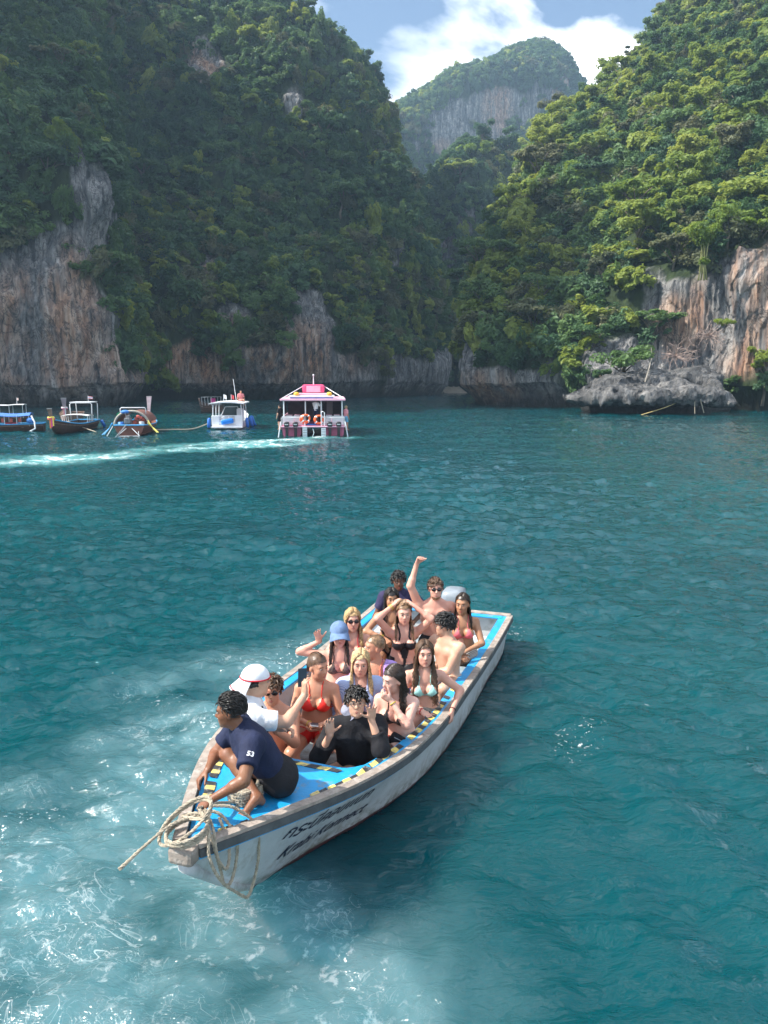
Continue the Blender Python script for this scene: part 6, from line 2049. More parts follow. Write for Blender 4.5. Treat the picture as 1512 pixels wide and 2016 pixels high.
WOODB = mat('bare_teak', (.24, .15, .11), .7, var=.3, vscale=3, bump=.3, bscale=10)
GREYP = mat('grey_post_paint', (.32, .25, .27), .7, var=.2, vscale=3)
TRIMB = mat('light_blue_trim', (.06, .33, .62), .5, var=.15)
STEEL = mat('engine_steel', (.20, .20, .21), .5, metal=.3, var=.3, vscale=4)

def ring_pts(c, r, n, ax='y'):
    return [(c[0] + r * math.cos(a), c[1], c[2] + r * math.sin(a)) for a in np.linspace(0, 2*math.pi, n, endpoint=False)]

def pink_catamaran():
    o = onz(617, 858); r = empty('pink_catamaran', (o[0], o[1], 0), rad(4))
    tag(r, 'pink two-hulled tour boat seen from astern with orange lifebuoys', 'boat')
    for sx in (-1, 1):
        m = MB(); G = []
        for y, w_, h_ in ((0, .72, .72), (3, .74, .74), (7, .66, .82), (9.5, .40, .95), (11, .06, 1.1)):
            cx = sx * 1.62
            G.append([(cx - w_, y, h_), (cx - w_ * .95, y, .1), (cx - w_ * .4, y, -.4), (cx + w_ * .4, y, -.4), (cx + w_ * .95, y, .1), (cx + w_, y, h_)])
        m.grid(G); m.poly(G[0][::-1]); m.build('hull', PINKP, r)
        for q in (-.36, .30):
            eng = MB(); cx = sx * 1.62 + q
            eng.bbox((cx, -.35, .98), (.40, .55, .42), .11)
            e = eng.build('outboard_motor', ENGB, r, True)
            m = MB(); m.bbox((cx, -.32, .30), (.22, .24, 1.1), .05); m.build('motor_leg', ENGB, e, True)
            m = MB(); m.box((cx, -.635, .98), (.26, .01, .05)); m.build('stripe', WHITEP, e)
    m = MB(); m.bbox((0, 4.6, .80), (4.66, 9.6, .16), .04); m.build('deck', PINKP, r)
    m = MB(); m.bbox((0, -.26, .79), (4.78, .62, .10), .03); m.build('swim_platform', PINKL, r)
    m = MB(); m.box((-1.45, .22, 1.22), (1.75, .10, .72)); m.box((1.45, .22, 1.22), (1.75, .10, .72)); m.build('stern_bulwark', WHITEP, r)
    m = MB(); m.box((-1.45, .16, 1.60), (1.8, .16, .05)); m.build('bulwark_cap', WHITEP, r)
    m = MB(); m.box((1.45, .16, 1.60), (1.8, .16, .05)); m.build('bulwark_cap', WHITEP, r)
    m = MB(); m.bbox((0, .35, .93), (1.0, .8, .10), .02); m.build('step', BLUEV, r)
    # cabin
    for x in (-2.2, -.58, .62, 2.2):
        m = MB(); m.tube([(x, .25, .88), (x, .25, 2.88)], .05, 8); m.build('pillar', STEELW, r)
    for sx in (-1, 1):
        m = MB(); m.box((sx * 2.26, 4.4, 1.25), (.06, 8.0, .75)); m.build('cabin_side', PINKL, r)
        for k in range(4):
            m = MB(); m.box((sx * 2.26, 1.4 + k * 1.9, 2.2), (.03, 1.6, .95)); m.build('window', GLASSD, r)
    m = MB(); m.box((0, 5.6, 1.9), (4.4, .1, 2.0)); m.build('bulkhead', DARKIN, r)
    m = MB(); m.box((1.25, 5.53, 2.1), (.5, .04, 1.1)); m.build('cabin_door', mat('grey_door', (.35, .37, .38), .5), r)
    m = MB(); m.box((.62, 5.4, 2.35), (.3, .04, .5)); m.build('pane', GLASSD, r)
    for x in (-1.9, -1.3, 1.2, 1.8):
        for y in (1.3, 2.6):
            m = MB(); m.bbox((x, y, 1.35), (.46, .14, .62), .08); m.bbox((x, y - .22, 1.08), (.46, .46, .12), .04); m.build('seat', WHITEP if y < 2 else PINKL, r)
    m = MB(); m.bbox((0, 4.3, 2.97), (4.95, 8.8, .18), .06); m.build('roof', PINKL, r)
    m = MB(); m.bbox((-.1, 2.0, 3.12), (3.3, 3.0, .09), .03); m.build('sun_mattress', BLUEV, r)
    m = MB(); m.bbox((-.1, 2.0, 3.24), (3.5, 3.1, .14), .05); m.build('sun_mattress', WHITEP, r)
    m = MB(); m.bbox((-.05, 2.1, 3.40), (2.7, 2.6, .18), .05); m.build('sun_mattress', PINKL, r)
    for x in (-1.25, 1.25):
        m = MB(); m.sphere((x, .62, 3.44), (.21, .21, .17), 14, 9); m.build('buoy', YELB, r, True)
    m = MB(); m.bbox((0, 3.2, 3.85), (1.75, 1.3, .72), .18); m.build('flybridge', mat('deep_pink_vinyl', (.72, .08, .20), .45), r)
    m = MB(); m.bbox((0, 2.54, 3.82), (1.1, .05, .52), .02); m.build('flybridge_panel', PINKL, r)
    for sx in (-1, 1):
        m = MB(); m.tube([(sx * .85, 3.0, 4.05), (sx * 2.35, .4, 3.08)], .035, 6); m.build('stay', STEELW, r)
        m = MB(); m.tube([(sx * 2.38, -.25, .86), (sx * 2.38, -.25, 1.5), (sx * 1.45, -.3, 1.52), (sx * .62, -.3, 1.52), (sx * .62, -.3, .86)], .03, 6); m.build('rail', STEELW, r)
        m = MB(); m.tube([(sx * 1.4, -.3, 1.5), (sx * 1.4, -.3, .84)], .03, 6); m.build('rail_post', PINKL, r)
        m = MB(); m.tube([(sx * 2.42, -.3, 1.2), (sx * 2.62, -.5, -.15)], .045, 6); m.build('boarding_pole', STEELW, r)
        l = MB(); l.box((sx * (.78 if sx > 0 else .62), -.62, .40 - .15 * (sx > 0)), (.34, .05, .85)); lo_ = l.build('ladder', mat('ladder_white', (.62, .66, .70), .5), r)
        for k in range(4):
            m = MB(); m.box((sx * (.78 if sx > 0 else .62), -.66, .12 - .15 * (sx > 0) + k * .2), (.30, .05, .03)); m.build('rung', STEEL, lo_)
    m = MB(); m.tube([(.62, -.3, .85), (.62, -.3, 1.95), (.74, -.3, 2.03), (.86, -.3, 1.95), (.86, -.3, .85)], .035, 6); m.build('handrail', STEELW, r)
    m = MB(); m.tube([(0, 3.2, 4.2), (0, 3.2, 5.0)], [.05, .03], 6); m.build('mast', STEELW, r)
    m = MB(); m.sphere((0, 3.2, 5.02), .08, 8, 6); m.build('mast_light', WHITEP, r)
    for x, zz, n_ in ((-.62, 1.36, 3), (.42, 1.30, 2)):
        for k in range(n_):
            lb = MB(); lb.tube(ring_pts((x + .05 * k, -.12 - .11 * k, zz + .04 * k), .33 - .03 * k, 20), .075, 8, closed=True)
            b = empty('life_ring', r.location, rad(4)); b.scale = (.9, .9, .84); lb.build('ring', ORANGE, b, True)
            for a in (.8, 2.4, 3.9, 5.5):
                q = MB(); q.sphere((x + .05 * k + (.33 - .03 * k) * math.cos(a), -.12 - .11 * k, zz + .04 * k + (.33 - .03 * k) * math.sin(a)), (.09, .09, .09), 8, 6); q.build('band', WHITEP, b, True)
            tag(b, ['orange lifebuoy, %s of the pile left of the stern gangway' % w_ for w_ in ('innermost', 'middle', 'outermost')][k] if x < 0 else ['orange lifebuoy at the stern gangway, %s of the right-hand pair' % w_ for w_ in ('inner', 'outer')][k], 'lifebuoy', 'orange lifebuoys on the pink boat')
    m = MB(); m.tube([(-.02, -.5, .62), (.06, -.55, .3), (-.05, -.55, -.02)], .03, 6); m.build('rope_loop', STEELW, r)
    r.scale = (.9, .9, .82)
    return r
cat_boat = pink_catamaran()

def far_person(loc_world, yaw, label, skin, hair_, top, bottom, z0, sex='m', pose='stand', arms=((.1, .25, -.1), (.1, -.25, -.1))):
    fr = Matrix.Translation((loc_world[0], loc_world[1], 0))
    h = z0 + (1.58 if pose == 'stand' else .70)
    q = Person(label, (0, 0, h), yaw, sex, skin, vox=.022, frame=fr, size=.98)
    q.arm('L', arms[0]); q.arm('R', arms[1])
    if pose == 'stand':
        q.leg('L', (0.02, .11, -(q.pel[2] - z0 - .08)), (1, 0, 0)); q.leg('R', (0.06, -.11, -(q.pel[2] - z0 - .08)), (1, 0, 0))
    else:
        q.leg('L', (.42, .11, -.42), (1, 0, .6)); q.leg('R', (.42, -.11, -.42), (1, 0, .6))
    q.make(); q.hair(hair_, 'short', .05, .006, 60, 0, 3)
    if top is not None: q.shirt(top, .7, .02, -.06, fold=.0)
    q.shorts(bottom, .8, .02, .06)
    return q
def cat_pt(x, y): 
    v = Matrix.Rotation(rad(4), 3, 'Z') @ Vector((x * .9, y * .9, 0)); return (cat_boat.location.x + v.x, cat_boat.location.y + v.y)
far_person(cat_pt(.22, .75), 60, 'standing crewman in white T-shirt amid the pink boat\'s stern', 'brown', 'black', WHITEC, NAVY, .80, arms=((.3, .1, .3), (.3, -.15, .35)))
far_person(cat_pt(-2.55, .6), 150, 'person in black leaning on the left rail of the pink boat', 'light', 'black', BLACKC, BLACKC, .38)
far_person(cat_pt(2.52, .5), 30, 'person in pink top and blue shorts at the pink boat\'s right rail', 'tan', 'pale_blond', cloth('pink_cotton', (.7, .28, .32)), cloth('sky_blue_cotton', (.15, .42, .62)), .32)

def speedboat():
    o = onz(448, 845); r = empty('speedboat', (o[0], o[1], 0), rad(5)); r.scale = (.92, .92, .92)
    tag(r, 'white canopied speedboat seen from astern with blue fenders', 'boat')
    m = MB(); G = []
    for y, w_, h_ in ((0, 1.30, .62), (3, 1.42, .80), (6, 1.25, 1.0), (8, .75, 1.25), (9.2, .05, 1.45)):
        G.append([(-w_, y, h_), (-w_ * .92, y, .1), (-w_ * .3, y, -.4), (w_ * .3, y, -.4), (w_ * .92, y, .1), (w_, y, h_)])
    m.grid(G); m.poly(G[0][::-1]); m.build('hull', WHITEP, r)
    m = MB(); m.box((0, -.28, .22), (2.6, .6, .07)); m.build('swim_platform', WHITEP, r)
    m = MB(); m.tube([(-1.3, -.55, .16), (1.3, -.55, .16)], .04, 6); m.build('platform_edge', STEELW, r)
    m = MB(); m.box((0, 3.5, .42), (2.4, 7, .05)); m.build('deck', mat('grey_deck', (.3, .32, .33), .7, var=.2), r)
    for sx, w_ in ((-1, .66), (1, .62)):
        m = MB(); m.bbox((sx * .98, .1, .72), (w_, .22, .86), .06); m.build('stern_corner', WHITEP, r)
    m = MB(); m.bbox((.02, -.15, .66), (1.05, .36, .42), .12, M=Matrix.Rotation(rad(-9), 3, 'Y')); m.build('covered_tank', mat('bright_blue_vinyl', (.005, .20, .70), .4), r, True)
    for x, y in ((-1.22, .1), (1.22, .1), (-1.22, 4.2), (1.22, 4.2), (-1.22, 2.1), (1.22, 2.1)):
        m = MB(); m.tube([(x, y, .7), (x * .95, y + .1, 2.12)], .045, 7); m.build('pillar', STEELW, r)
    m = MB(); G = []
    for x in np.linspace(-1.45, 1.45, 9):
        G.append([(x, y, 2.18 + .12 * (1 - (x / 1.45) ** 2)) for y in (-.25, 2.5, 5.2)])
    m.grid(G); m.grid([[(q[0], q[1], q[2] - .09) for q in g] for g in G], flip=True)
    m.grid([[G[i][0] for i in range(9)], [(G[i][0][0], G[i][0][1], G[i][0][2] - .09) for i in range(9)]]); m.build('canopy', WHITEP, r, True)
    m = MB(); m.tube([(-.95, 3.9, 1.0), (-.6, 3.9, 1.75), (.5, 3.9, 1.78), (.6, 3.9, 1.0)], .04, 6); m.build('windscreen_frame', STEELW, r)
    m = MB(); m.add([(-.92, 3.92, 1.0), (.58, 3.92, 1.0), (.49, 3.92, 1.75), (-.58, 3.92, 1.72)], [(0, 1, 2, 3)]); m.build('windscreen', GLASSD, r)
    m = MB(); m.bbox((.75, 3.4, 1.05), (.55, .6, 1.1), .06); m.build('helm_console', WHITEP, r)
    for x in (-.9, -.35, .2):
        for y in (1.6,):
            m = MB(); m.bbox((x, y, .78), (.42, .4, .5), .06); m.build('seat', WHITEP, r)
    for z in (.92, 1.12):
        m = MB(); m.tube([(-.9, .25, z), (1.0, .25, z)], .03, 6); m.build('rail', STEELW, r)
    for x in (-.6, -.2, .2, .6):
        m = MB(); m.tube([(x, .25, .6), (x, .25, 1.12)], .025, 6); m.build('rail_post', STEELW, r)
    for x, y, t in ((-1.5, .15, .1), (1.55, .6, -.15), (1.62, 2.6, -.35), (1.58, 4.3, -.5)):
        m = MB(); m.tube([(x, y, .95), (x - t * .2, y, .85), (x - t * .6, y, .2), (x - t, y, .08)], [.05, .15, .15, .05], 9); m.build('fender', BLUEV, r, True)
    m = MB(); m.tube([(.55, 2.6, 2.2), (.30, 2.9, 4.2)], .025, 5); m.build('antenna', STEELW, r)
    for x, h_, c in ((-.35, .62, WHITEP), (.28, .6, mat('flag_red', (.5, .05, .06), .7))):
        m = MB(); m.tube([(x, 1.0, 2.28), (x, 1.0, 2.28 + h_)], .018, 5); f_ = m.build('flagpole', STEELW, r)
        m = MB(); m.grid([[(x + .02 + .22 * u, 1.0 + .04 * math.sin(u * 5), 2.28 + h_ - .35 * v - .1 * u) for v in (0, .33, .66, 1)] for u in (0, .5, 1)]); m.build('flag', c, f_)
    return r
spd = speedboat()
far_person((spd.location.x + .5, spd.location.y + 3.3), -60, 'person in pink sitting on the roof of the white speedboat', 'tan', 'brown', cloth('salmon_cotton', (.62, .22, .22)), cloth('salmon_shorts', (.55, .25, .25)), 2.12, pose='sit')

def longtail(loc, yaw, L, beam, hullm, trim, label, prow_h, prow_m, ribbon=None, canopy=None, free=.75, engine=False, extra=None, prow_w=.20):
    r = empty('longtail_boat', (loc[0], loc[1], 0), yaw)
    tag(r, label, 'boat', 'wooden longtail boats moored off the left cliff')
    xs = np.linspace(0, 1, 15); m = MB(); G = []
    def half(u): return beam / 2 * (1 - max(0, (u - .45) / .55) ** 2.2) * (.86 + .14 * min(1, u / .2)) + .03
    def sheer(u): return free + .10 * (1 - u) ** 2 + 1.0 * max(0, u - .45) ** 2 * 2.2
    for u in xs:
        w_, h_ = half(u), sheer(u); zk = -.3 + max(0, u - .7) ** 2 * 9
        G.append([(L * u, -w_, h_), (L * u, -w_ * .88, h_ * .45), (L * u, -w_ * .55, min(zk + .1, h_)), (L * u, 0, min(zk, h_ - .05)), (L * u, w_ * .55, min(zk + .1, h_)), (L * u, w_ * .88, h_ * .45), (L * u, w_, h_)])
    m.grid(G, flip=True); m.poly(G[0]); m.build('hull', hullm, r, True)
    for sg in (1, -1):
        m = MB(); m.tube([(L * u, sg * half(u), sheer(u)) for u in xs], .055, 6); m.build('gunwale', trim, r, True)
        m = MB(); m.tube([(L * u, sg * (half(u) * .97 + .01), sheer(u) * .78) for u in xs], .03, 5); m.build('rubbing_strake', WOODB, r, True)
    m = MB(); m.tube([(0, -half(0), sheer(0)), (0, half(0), sheer(0))], .06, 6); m.build('transom_rail', trim, r)
    m = MB(); m.grid([[(L * u, b * half(u) * .85, .12 + .6 * max(0, u - .6)) for b in (-1, 0, 1)] for u in xs[:-2]]); m.build('floor', WOODB, r)
    for u in (.2, .34, .48, .62):
        m = MB(); m.box((L * u, 0, free * .62), (.22, half(u) * 1.8, .04)); m.build('thwart', WOODB, r)
    # prow post
    tz = sheer(1.0); m = MB(); d = prow_h - tz
    P0, P1 = Vector((L * .985, 0, tz - .35)), Vector((L + d * .34, 0, prow_h))
    t = (P1 - P0).normalized(); n = Vector((-t.z, 0, t.x))
    V = []
    for p_, w_, th in ((P0, prow_w * .42, .07), (P0.lerp(P1, .5), prow_w * .5, .06), (P1, prow_w * .78, .05)):
        for a, b in ((-1, -1), (1, -1), (1, 1), (-1, 1)): V.append(p_ + n * th * a + Vector((0, w_ * b, 0)))
    Fs = [(3, 2, 1, 0), (8, 9, 10, 11)]
    for k in (0, 4):
        Fs += [(k + i, k + (i + 1) % 4, k + 4 + (i + 1) % 4, k + 4 + i) for i in range(4)]
    m.add(V, Fs); pr = m.build('prow_post', prow_m, r)
    m = MB(); m.box(P1, (.12, prow_w * 1.62, .05)); m.build('prow_cap', mat('pale_prow_cap', (.45, .43, .42), .7), pr)
    if ribbon:
        for k, c in enumerate(ribbon):
            b = P0.lerp(P1, .30 + .05 * k); m = MB()
            m.tube([b + Vector((.14 * math.cos(a), (.16 + prow_w * .3) * math.sin(a), .03 * math.sin(3 * a))) for a in np.linspace(0, 2*math.pi, 14, endpoint=False)], .085 - .01 * k, 7, closed=True); m.build('ribbon', c, pr, True)
            m = MB(); m.grid([[b + Vector((.16 + .02 * k, -.12 + .14 * k + .11 * v, -.75 * u + .05 * math.sin(6 * u + k))) for v in (0, 1)] for u in np.linspace(0, 1, 6)]); m.build('ribbon_tail', c, pr, True)
    if canopy:
        x0, x1, z_, cm, rise = canopy
        m = MB(); Gc = []
        for s in np.linspace(-1, 1, 11):
            Gc.append([(x, s * beam * .52, z_ + rise * (1 - s * s) + .05 * math.sin(x * 2)) for x in np.linspace(x0, x1, 6)])
        m.grid(Gc); m.grid([[(q[0], q[1], q[2] - .05) for q in g] for g in Gc], flip=True)
        for e in (0, 5): m.grid([[g[e] for g in Gc], [(g[e][0], g[e][1], g[e][2] - .05) for g in Gc]], flip=(e == 5))
        m.build('canopy', cm, r, True)
        for x in np.linspace(x0 + .1, x1 - .1, 4):
            for sg in (1, -1):
                m = MB(); m.tube([(x, sg * beam * .46, free * .8), (x, sg * beam * .50, z_ + .02)], .03, 6); m.build('canopy_post', STEELW, r)
    if engine:
        m = MB(); m.bbox((.5, .15, free + .45), (.9, .5, .5), .08); m.bbox((.6, .15, free + .75), (.45, .3, .25), .05)
        e = m.build('engine', STEEL, r)
        m = MB(); m.tube([(.6, .15, free + .35), (-.8, .4, free - .25), (-2.6, .85, -.25)], [.07, .055, .045], 7); m.build('tail_shaft', STEEL, e)
        m = MB(); m.tube([(.9, .15, free + .5), (1.9, .0, free + .8)], .03, 6); m.build('tiller', STEEL, e)
        for q in (.28, .02):
            m = MB(); m.tube([(.35, q, free + .9), (.35, q, free + 1.05), (.0, q, free + 1.05)], .035, 6); m.build('exhaust', STEEL, e)
        m = MB(); m.tube([(.5, .15, free - .1), (.5, .15, free + .25)], .12, 8); m.build('pivot_post', WOODD, e)
    if extra: extra(r)
    r.scale = (.82,) * 3
    return r

# the brown longtail showing its stern
def brown_extra(r):
    m = MB()
    m.tube([(1.2, 1.42 * math.cos(a), .78 + 1.22 * math.sin(a)) for a in np.linspace(.02, math.pi - .02, 22)], .10, 8); m.build('hoop', mat('hoop_canvas', (.36, .33, .28), .9, var=.2), r, True)
    m = MB(); Gc = [[(x, 1.38 * math.cos(a), .80 + 1.18 * math.sin(a)) for x in (1.25, 3.5, 5.6)] for a in np.linspace(.25, math.pi - .25, 14)]
    m.grid(Gc); m.grid([[(q[0], q[1] * .98, q[2] - .03) for q in g] for g in Gc], flip=True); m.build('hoop_cover', WOODR, r, True)
    m = MB(); m.tube([(2.0, 1.05, 1.7), (2.0, 1.05, 2.18), (2.0, .95, 2.26), (2.0, -.95, 2.26), (2.0, -1.05, 2.18), (2.0, -1.05, 1.7)], .045, 7); m.build('roof_frame', STEELW, r, True)
    m = MB(); m.tube([(.55, .72, .5), (.55, .72, 1.12)], .26, 14); b = m.build('barrel', BLUEV, r, True)
    m = MB(); m.tube([(.5, -.95, .5), (.5, -.95, 1.15)], .22, 12); m.build('water_drum', mat('grey_drum', (.32, .36, .40), .5), r, True)
    for k, (y, z) in enumerate(((-.55, 1.55), (-.75, 1.45), (-.35, 1.35), (-.9, 1.3), (-.2, 1.0))):
        m = MB(); m.bbox((1.2 + .1 * k, y, z), (.25, .30, .26), .08); m.build('life_jacket', mat('coral_nylon', (.62, .13, .10), .7, var=.2), r, True)
    m = MB(); m.sphere((.9, .45, 1.95), (.28, .36, .16), 10, 7); m.build('bundle', mat('blue_bundle', (.05, .20, .55), .7, var=.3), r, True)
    m = MB(); m.grid([[(1.9, 1.05 + .04 * math.sin(5 * v), 1.95 - .45 * v), (1.7, 1.2, 1.85 - .55 * v), (1.6, 1.28 + .05 * math.sin(6 * v), 1.8 - .5 * v)] for v in (0, .4, .8, 1)]); m.build('rag', mat('green_cloth', (.04, .42, .22), .8), r, True)
    for k in range(2):
        m = MB(); m.tube([(.6 - .3 * k, -1.45, 1.25 - .2 * k), (.4, -1.75, .75), (.1, -2.25 - .1 * k, .25)], .05, 6); m.build('foam_fender', mat('yellow_foam', (.72, .62, .14), .7), r)
        m = MB(); m.tube([(.6 - .3 * k, 1.42, 1.05), (.5, 1.7, .6), (.2, 2.1 + .15 * k, .08)], .045, 6); m.build('blue_pole', TRIMB, r)
    for q in ((.9, -.15), (-.9, -.4)):
        m = MB(); m.tube([(-.02, q[0] * .25, .62), (-.45, q[0], .02)], .03, 6); m.build('boarding_frame', STEELW, r)
    m = MB(); m.tube([(-.03, .75, .35), (-.4, .85, .0), (-.4, -.85, .0), (-.03, -.75, .35)], .03, 6); m.build('boarding_frame', STEELW, r)
    m = MB(); m.tube([(0, 1.3, .8), (-.3, 1.75, .0)], .03, 6); m.build('guy_rope', STEELW, r)
o = onz(255, 858)
longtail((o[0], o[1]), rad(97), 9.2, 2.75, WOODR, TRIMB, 'brown longtail boat seen from its stern with hooped cover and engine', 3.05, GREYP, None, None, .78, True, brown_extra, .30)

# dark longtail with ribbons, painted lettering and white canopy
def dark_extra(r):
    # illegible white lettering and a round emblem on the bow side
    rr = random.Random(2)
    for row, (z0, n_) in enumerate(((.62, 6), (.40, 8))):
        for k in range(n_):
            x = 5.9 - k * .16 - row * .1; m = MB(); 
            m.box((x, 1.03 - .14 * max(0, (x - 4.4)) ** 1.3, z0 + .03 * (k % 2)), (.10, .02, .14 + .04 * rr.random())); m.build('lettering', WHITEP, r)
    m = MB(); m.sphere((6.5, .86, .60), (.24, .03, .22), 12, 8); m.build('emblem', mat('emblem_paint', (.42, .36, .30), .6, var=.5, vscale=12), r, True)
    m = MB(); m.tube([(.4, .95, .8), (.4, 1.0, 2.35), (.4, .85, 2.48), (.4, -.85, 2.48), (.4, -1.0, 2.35), (.4, -.95, .8)], .045, 7); m.build('roof_frame', STEELW, r, True)
    m = MB(); m.tube([(2.4, .95, .8), (2.4, 1.0, 2.35), (2.4, .85, 2.48), (2.4, -.85, 2.48), (2.4, -1.0, 2.35), (2.4, -.95, .8)], .045, 7); m.build('roof_frame', STEELW, r, True)
    m = MB(); m.bbox((1.4, 0, 2.53), (2.2, 2.0, .06), .02); m.build('roof_board', WHITEP, r)
    m = MB(); m.tube([(.5, .2, 2.5), (.5, .2, 3.1)], .02, 5); f_ = m.build('flagpole', STEELW, r)
    for k, c in enumerate((mat('flag_red', (.5, .05, .06), .7), WHITEP, mat('flag_blue', (.03, .05, .25), .7), WHITEP, mat('flag_red', (.5, .05, .06), .7))):
        m = MB(); m.grid([[(.5 - .1 * u, .2 + .4 * u, 3.08 - .05 * k - .05 * v - .06 * u) for v in (0, 1)] for u in (0, .5, 1)]); m.build('flag_band', c, f_)
    m = MB(); m.tube([(-.1, .2, .9), (-1.8, .9, .65), (-2.6, 1.0, .5)], .05, 6); m.build('tail_shaft', STEEL, r)
    m = MB(); m.tube([(.1, 1.2, .7), (-.1, 1.45, .1)], .16, 8); m.build('fender', BLUEV, r, True)
NEON = [mat('orange_ribbon', (.85, .22, .04), .7), mat('magenta_ribbon', (.75, .06, .28), .7), mat('lemon_ribbon', (.80, .62, .10), .7)]
o = onz(176, 842); b_ = onz(84, 862); yaw_ = math.atan2(b_[1] - o[1], b_[0] - o[0])
longtail((o[0], o[1]), yaw_, float(np.linalg.norm(b_ - o)), 2.3, WOODD, TRIMB, 'dark longtail boat with neon ribbons on its prow and white lettering', 2.25, WOODB, NEON, (2.6, 4.6, 1.35, mat('white_canvas', (.62, .62, .60), .8, var=.1), .12), .70, False, dark_extra, .24)

# longtail with the blue tarpaulin at the left edge
def tarp_extra(r):
    for k, (x, y) in enumerate(((2.4, .3), (2.9, .35))):
        m = MB(); m.bbox((x, y, .62), (.45, .7, .42), .04); m.build('crate', mat('red_crate', (.42, .05, .06), .6), r)
    for k in range(5):
        m = MB(); m.bbox((1.2 + k * .7, .75, 1.02), (.22, .12, .36), .06); m.build('life_jacket', mat('coral_nylon', (.62, .13, .10), .7, var=.2), r, True)
    m = MB(); m.tube([(.9, 1.0, 1.4), (.6, 1.35, .9), (.55, 1.5, .3), (1.0, 1.6, .05)], .07, 7); m.build('hose', STEELW, r, True)
    m = MB(); m.sphere((1.0, .95, 1.0), (.35, .35, .3), 10, 7); m.build('bundle', mat('blue_bundle', (.05, .20, .55), .7, var=.3), r, True)
o = onz(60, 858); b_ = onz(-140, 872); yaw_ = math.atan2(b_[1] - o[1], b_[0] - o[0])
o2 = onz(88, 848)
longtail((o2[0], o2[1]), math.atan2(-2.2, -7.5), 8.5, 2.2, WOODD, TRIMB, 'longtail boat under a blue tarpaulin at the left edge', 2.6, WOODB, None, (1.0, 4.2, 1.42, BLUEC, .22), .62, False, tarp_extra)

# pale-bowed longtail behind, tall prow with pink ribbon
o = onz(150, 828); b_ = onz(112, 842); yaw_ = math.atan2(b_[1] - o[1], b_[0] - o[0])
longtail((o[0], o[1]), yaw_, 8.0, 2.1, WOODB, WOODB, 'bare teak longtail bow with tall prow and pink ribbon', 2.75, GREYP, [mat('pink_ribbon', (.72, .22, .30), .7), mat('white_ribbon', (.65, .60, .60), .7)], None, .9, False, None, .34)
# white-roofed longtail furthest left
o = onz(60, 832)
def roof_extra(r):
    m = MB(); m.tube([(1.2, 0, 2.0), (1.2, 0, 2.75)], .02, 5); f_ = m.build('flagpole', STEELW, r)
    m = MB(); m.grid([[(1.2 - .2 * u, .1 * u, 2.7 - .3 * v) for v in (0, 1)] for u in (0, 1)]); m.build('flag', mat('faded_flag', (.5, .38, .34), .7), f_)
longtail((o[0], o[1]), math.atan2(-2.0, -7), 8.0, 2.2, WOODD, TRIMB, 'longtail boat with flat white roof at the far left', 2.4, WOODB, None, (.4, 4.6, 1.95, WHITEP, .06), .7, False, roof_extra)
# small dark longtail behind the speedboat
o = onz(432, 812)
def pinkcloth(r):
    for k, y in enumerate((.3, -.4)):
        m = MB(); m.bbox((1.2 + .5 * k, y, 1.7), (.3, .45, .7), .12); m.build('hanging_shirt', mat('magenta_ribbon', (.75, .06, .28), .7), r, True)
longtail((o[0], o[1]), rad(140), 4.6, 1.8, WOODD, WOODD, 'small dark longtail boat half hidden behind the white speedboat', 2.0, WOODB, None, (.6, 3.0, 2.2, mat('grey_canvas', (.30, .31, .30), .8), .05), .9, False, pinkcloth)

# mooring lines in the water
def line_thing(name, pts, r_, mt, label, cat='rope'):
    m = MB(); m.tube([Vector(p) for p in catmull(np.array(pts, float), 20, 0)], r_, 6); o = m.build(name, mt, None, True); tag(o, label, cat); return o
line_thing('mooring_line', [onz(300, 853) + np.array([0, 0, .25]), onz(340, 849) + np.array([0, 0, .12]), onz(380, 847) + np.array([0, 0, .1]), onz(412, 842) + np.array([0, 0, .35])], .05, ROPE, 'slack mooring line between the brown longtail and the speedboat')
line_thing('mooring_line', [onz(190, 852) + np.array([0, 0, .05]), onz(165, 850) + np.array([0, 0, .3]), onz(134, 846) + np.array([0, 0, .65])], .04, ROPE, 'mooring line running from the dark longtail to the brown one')

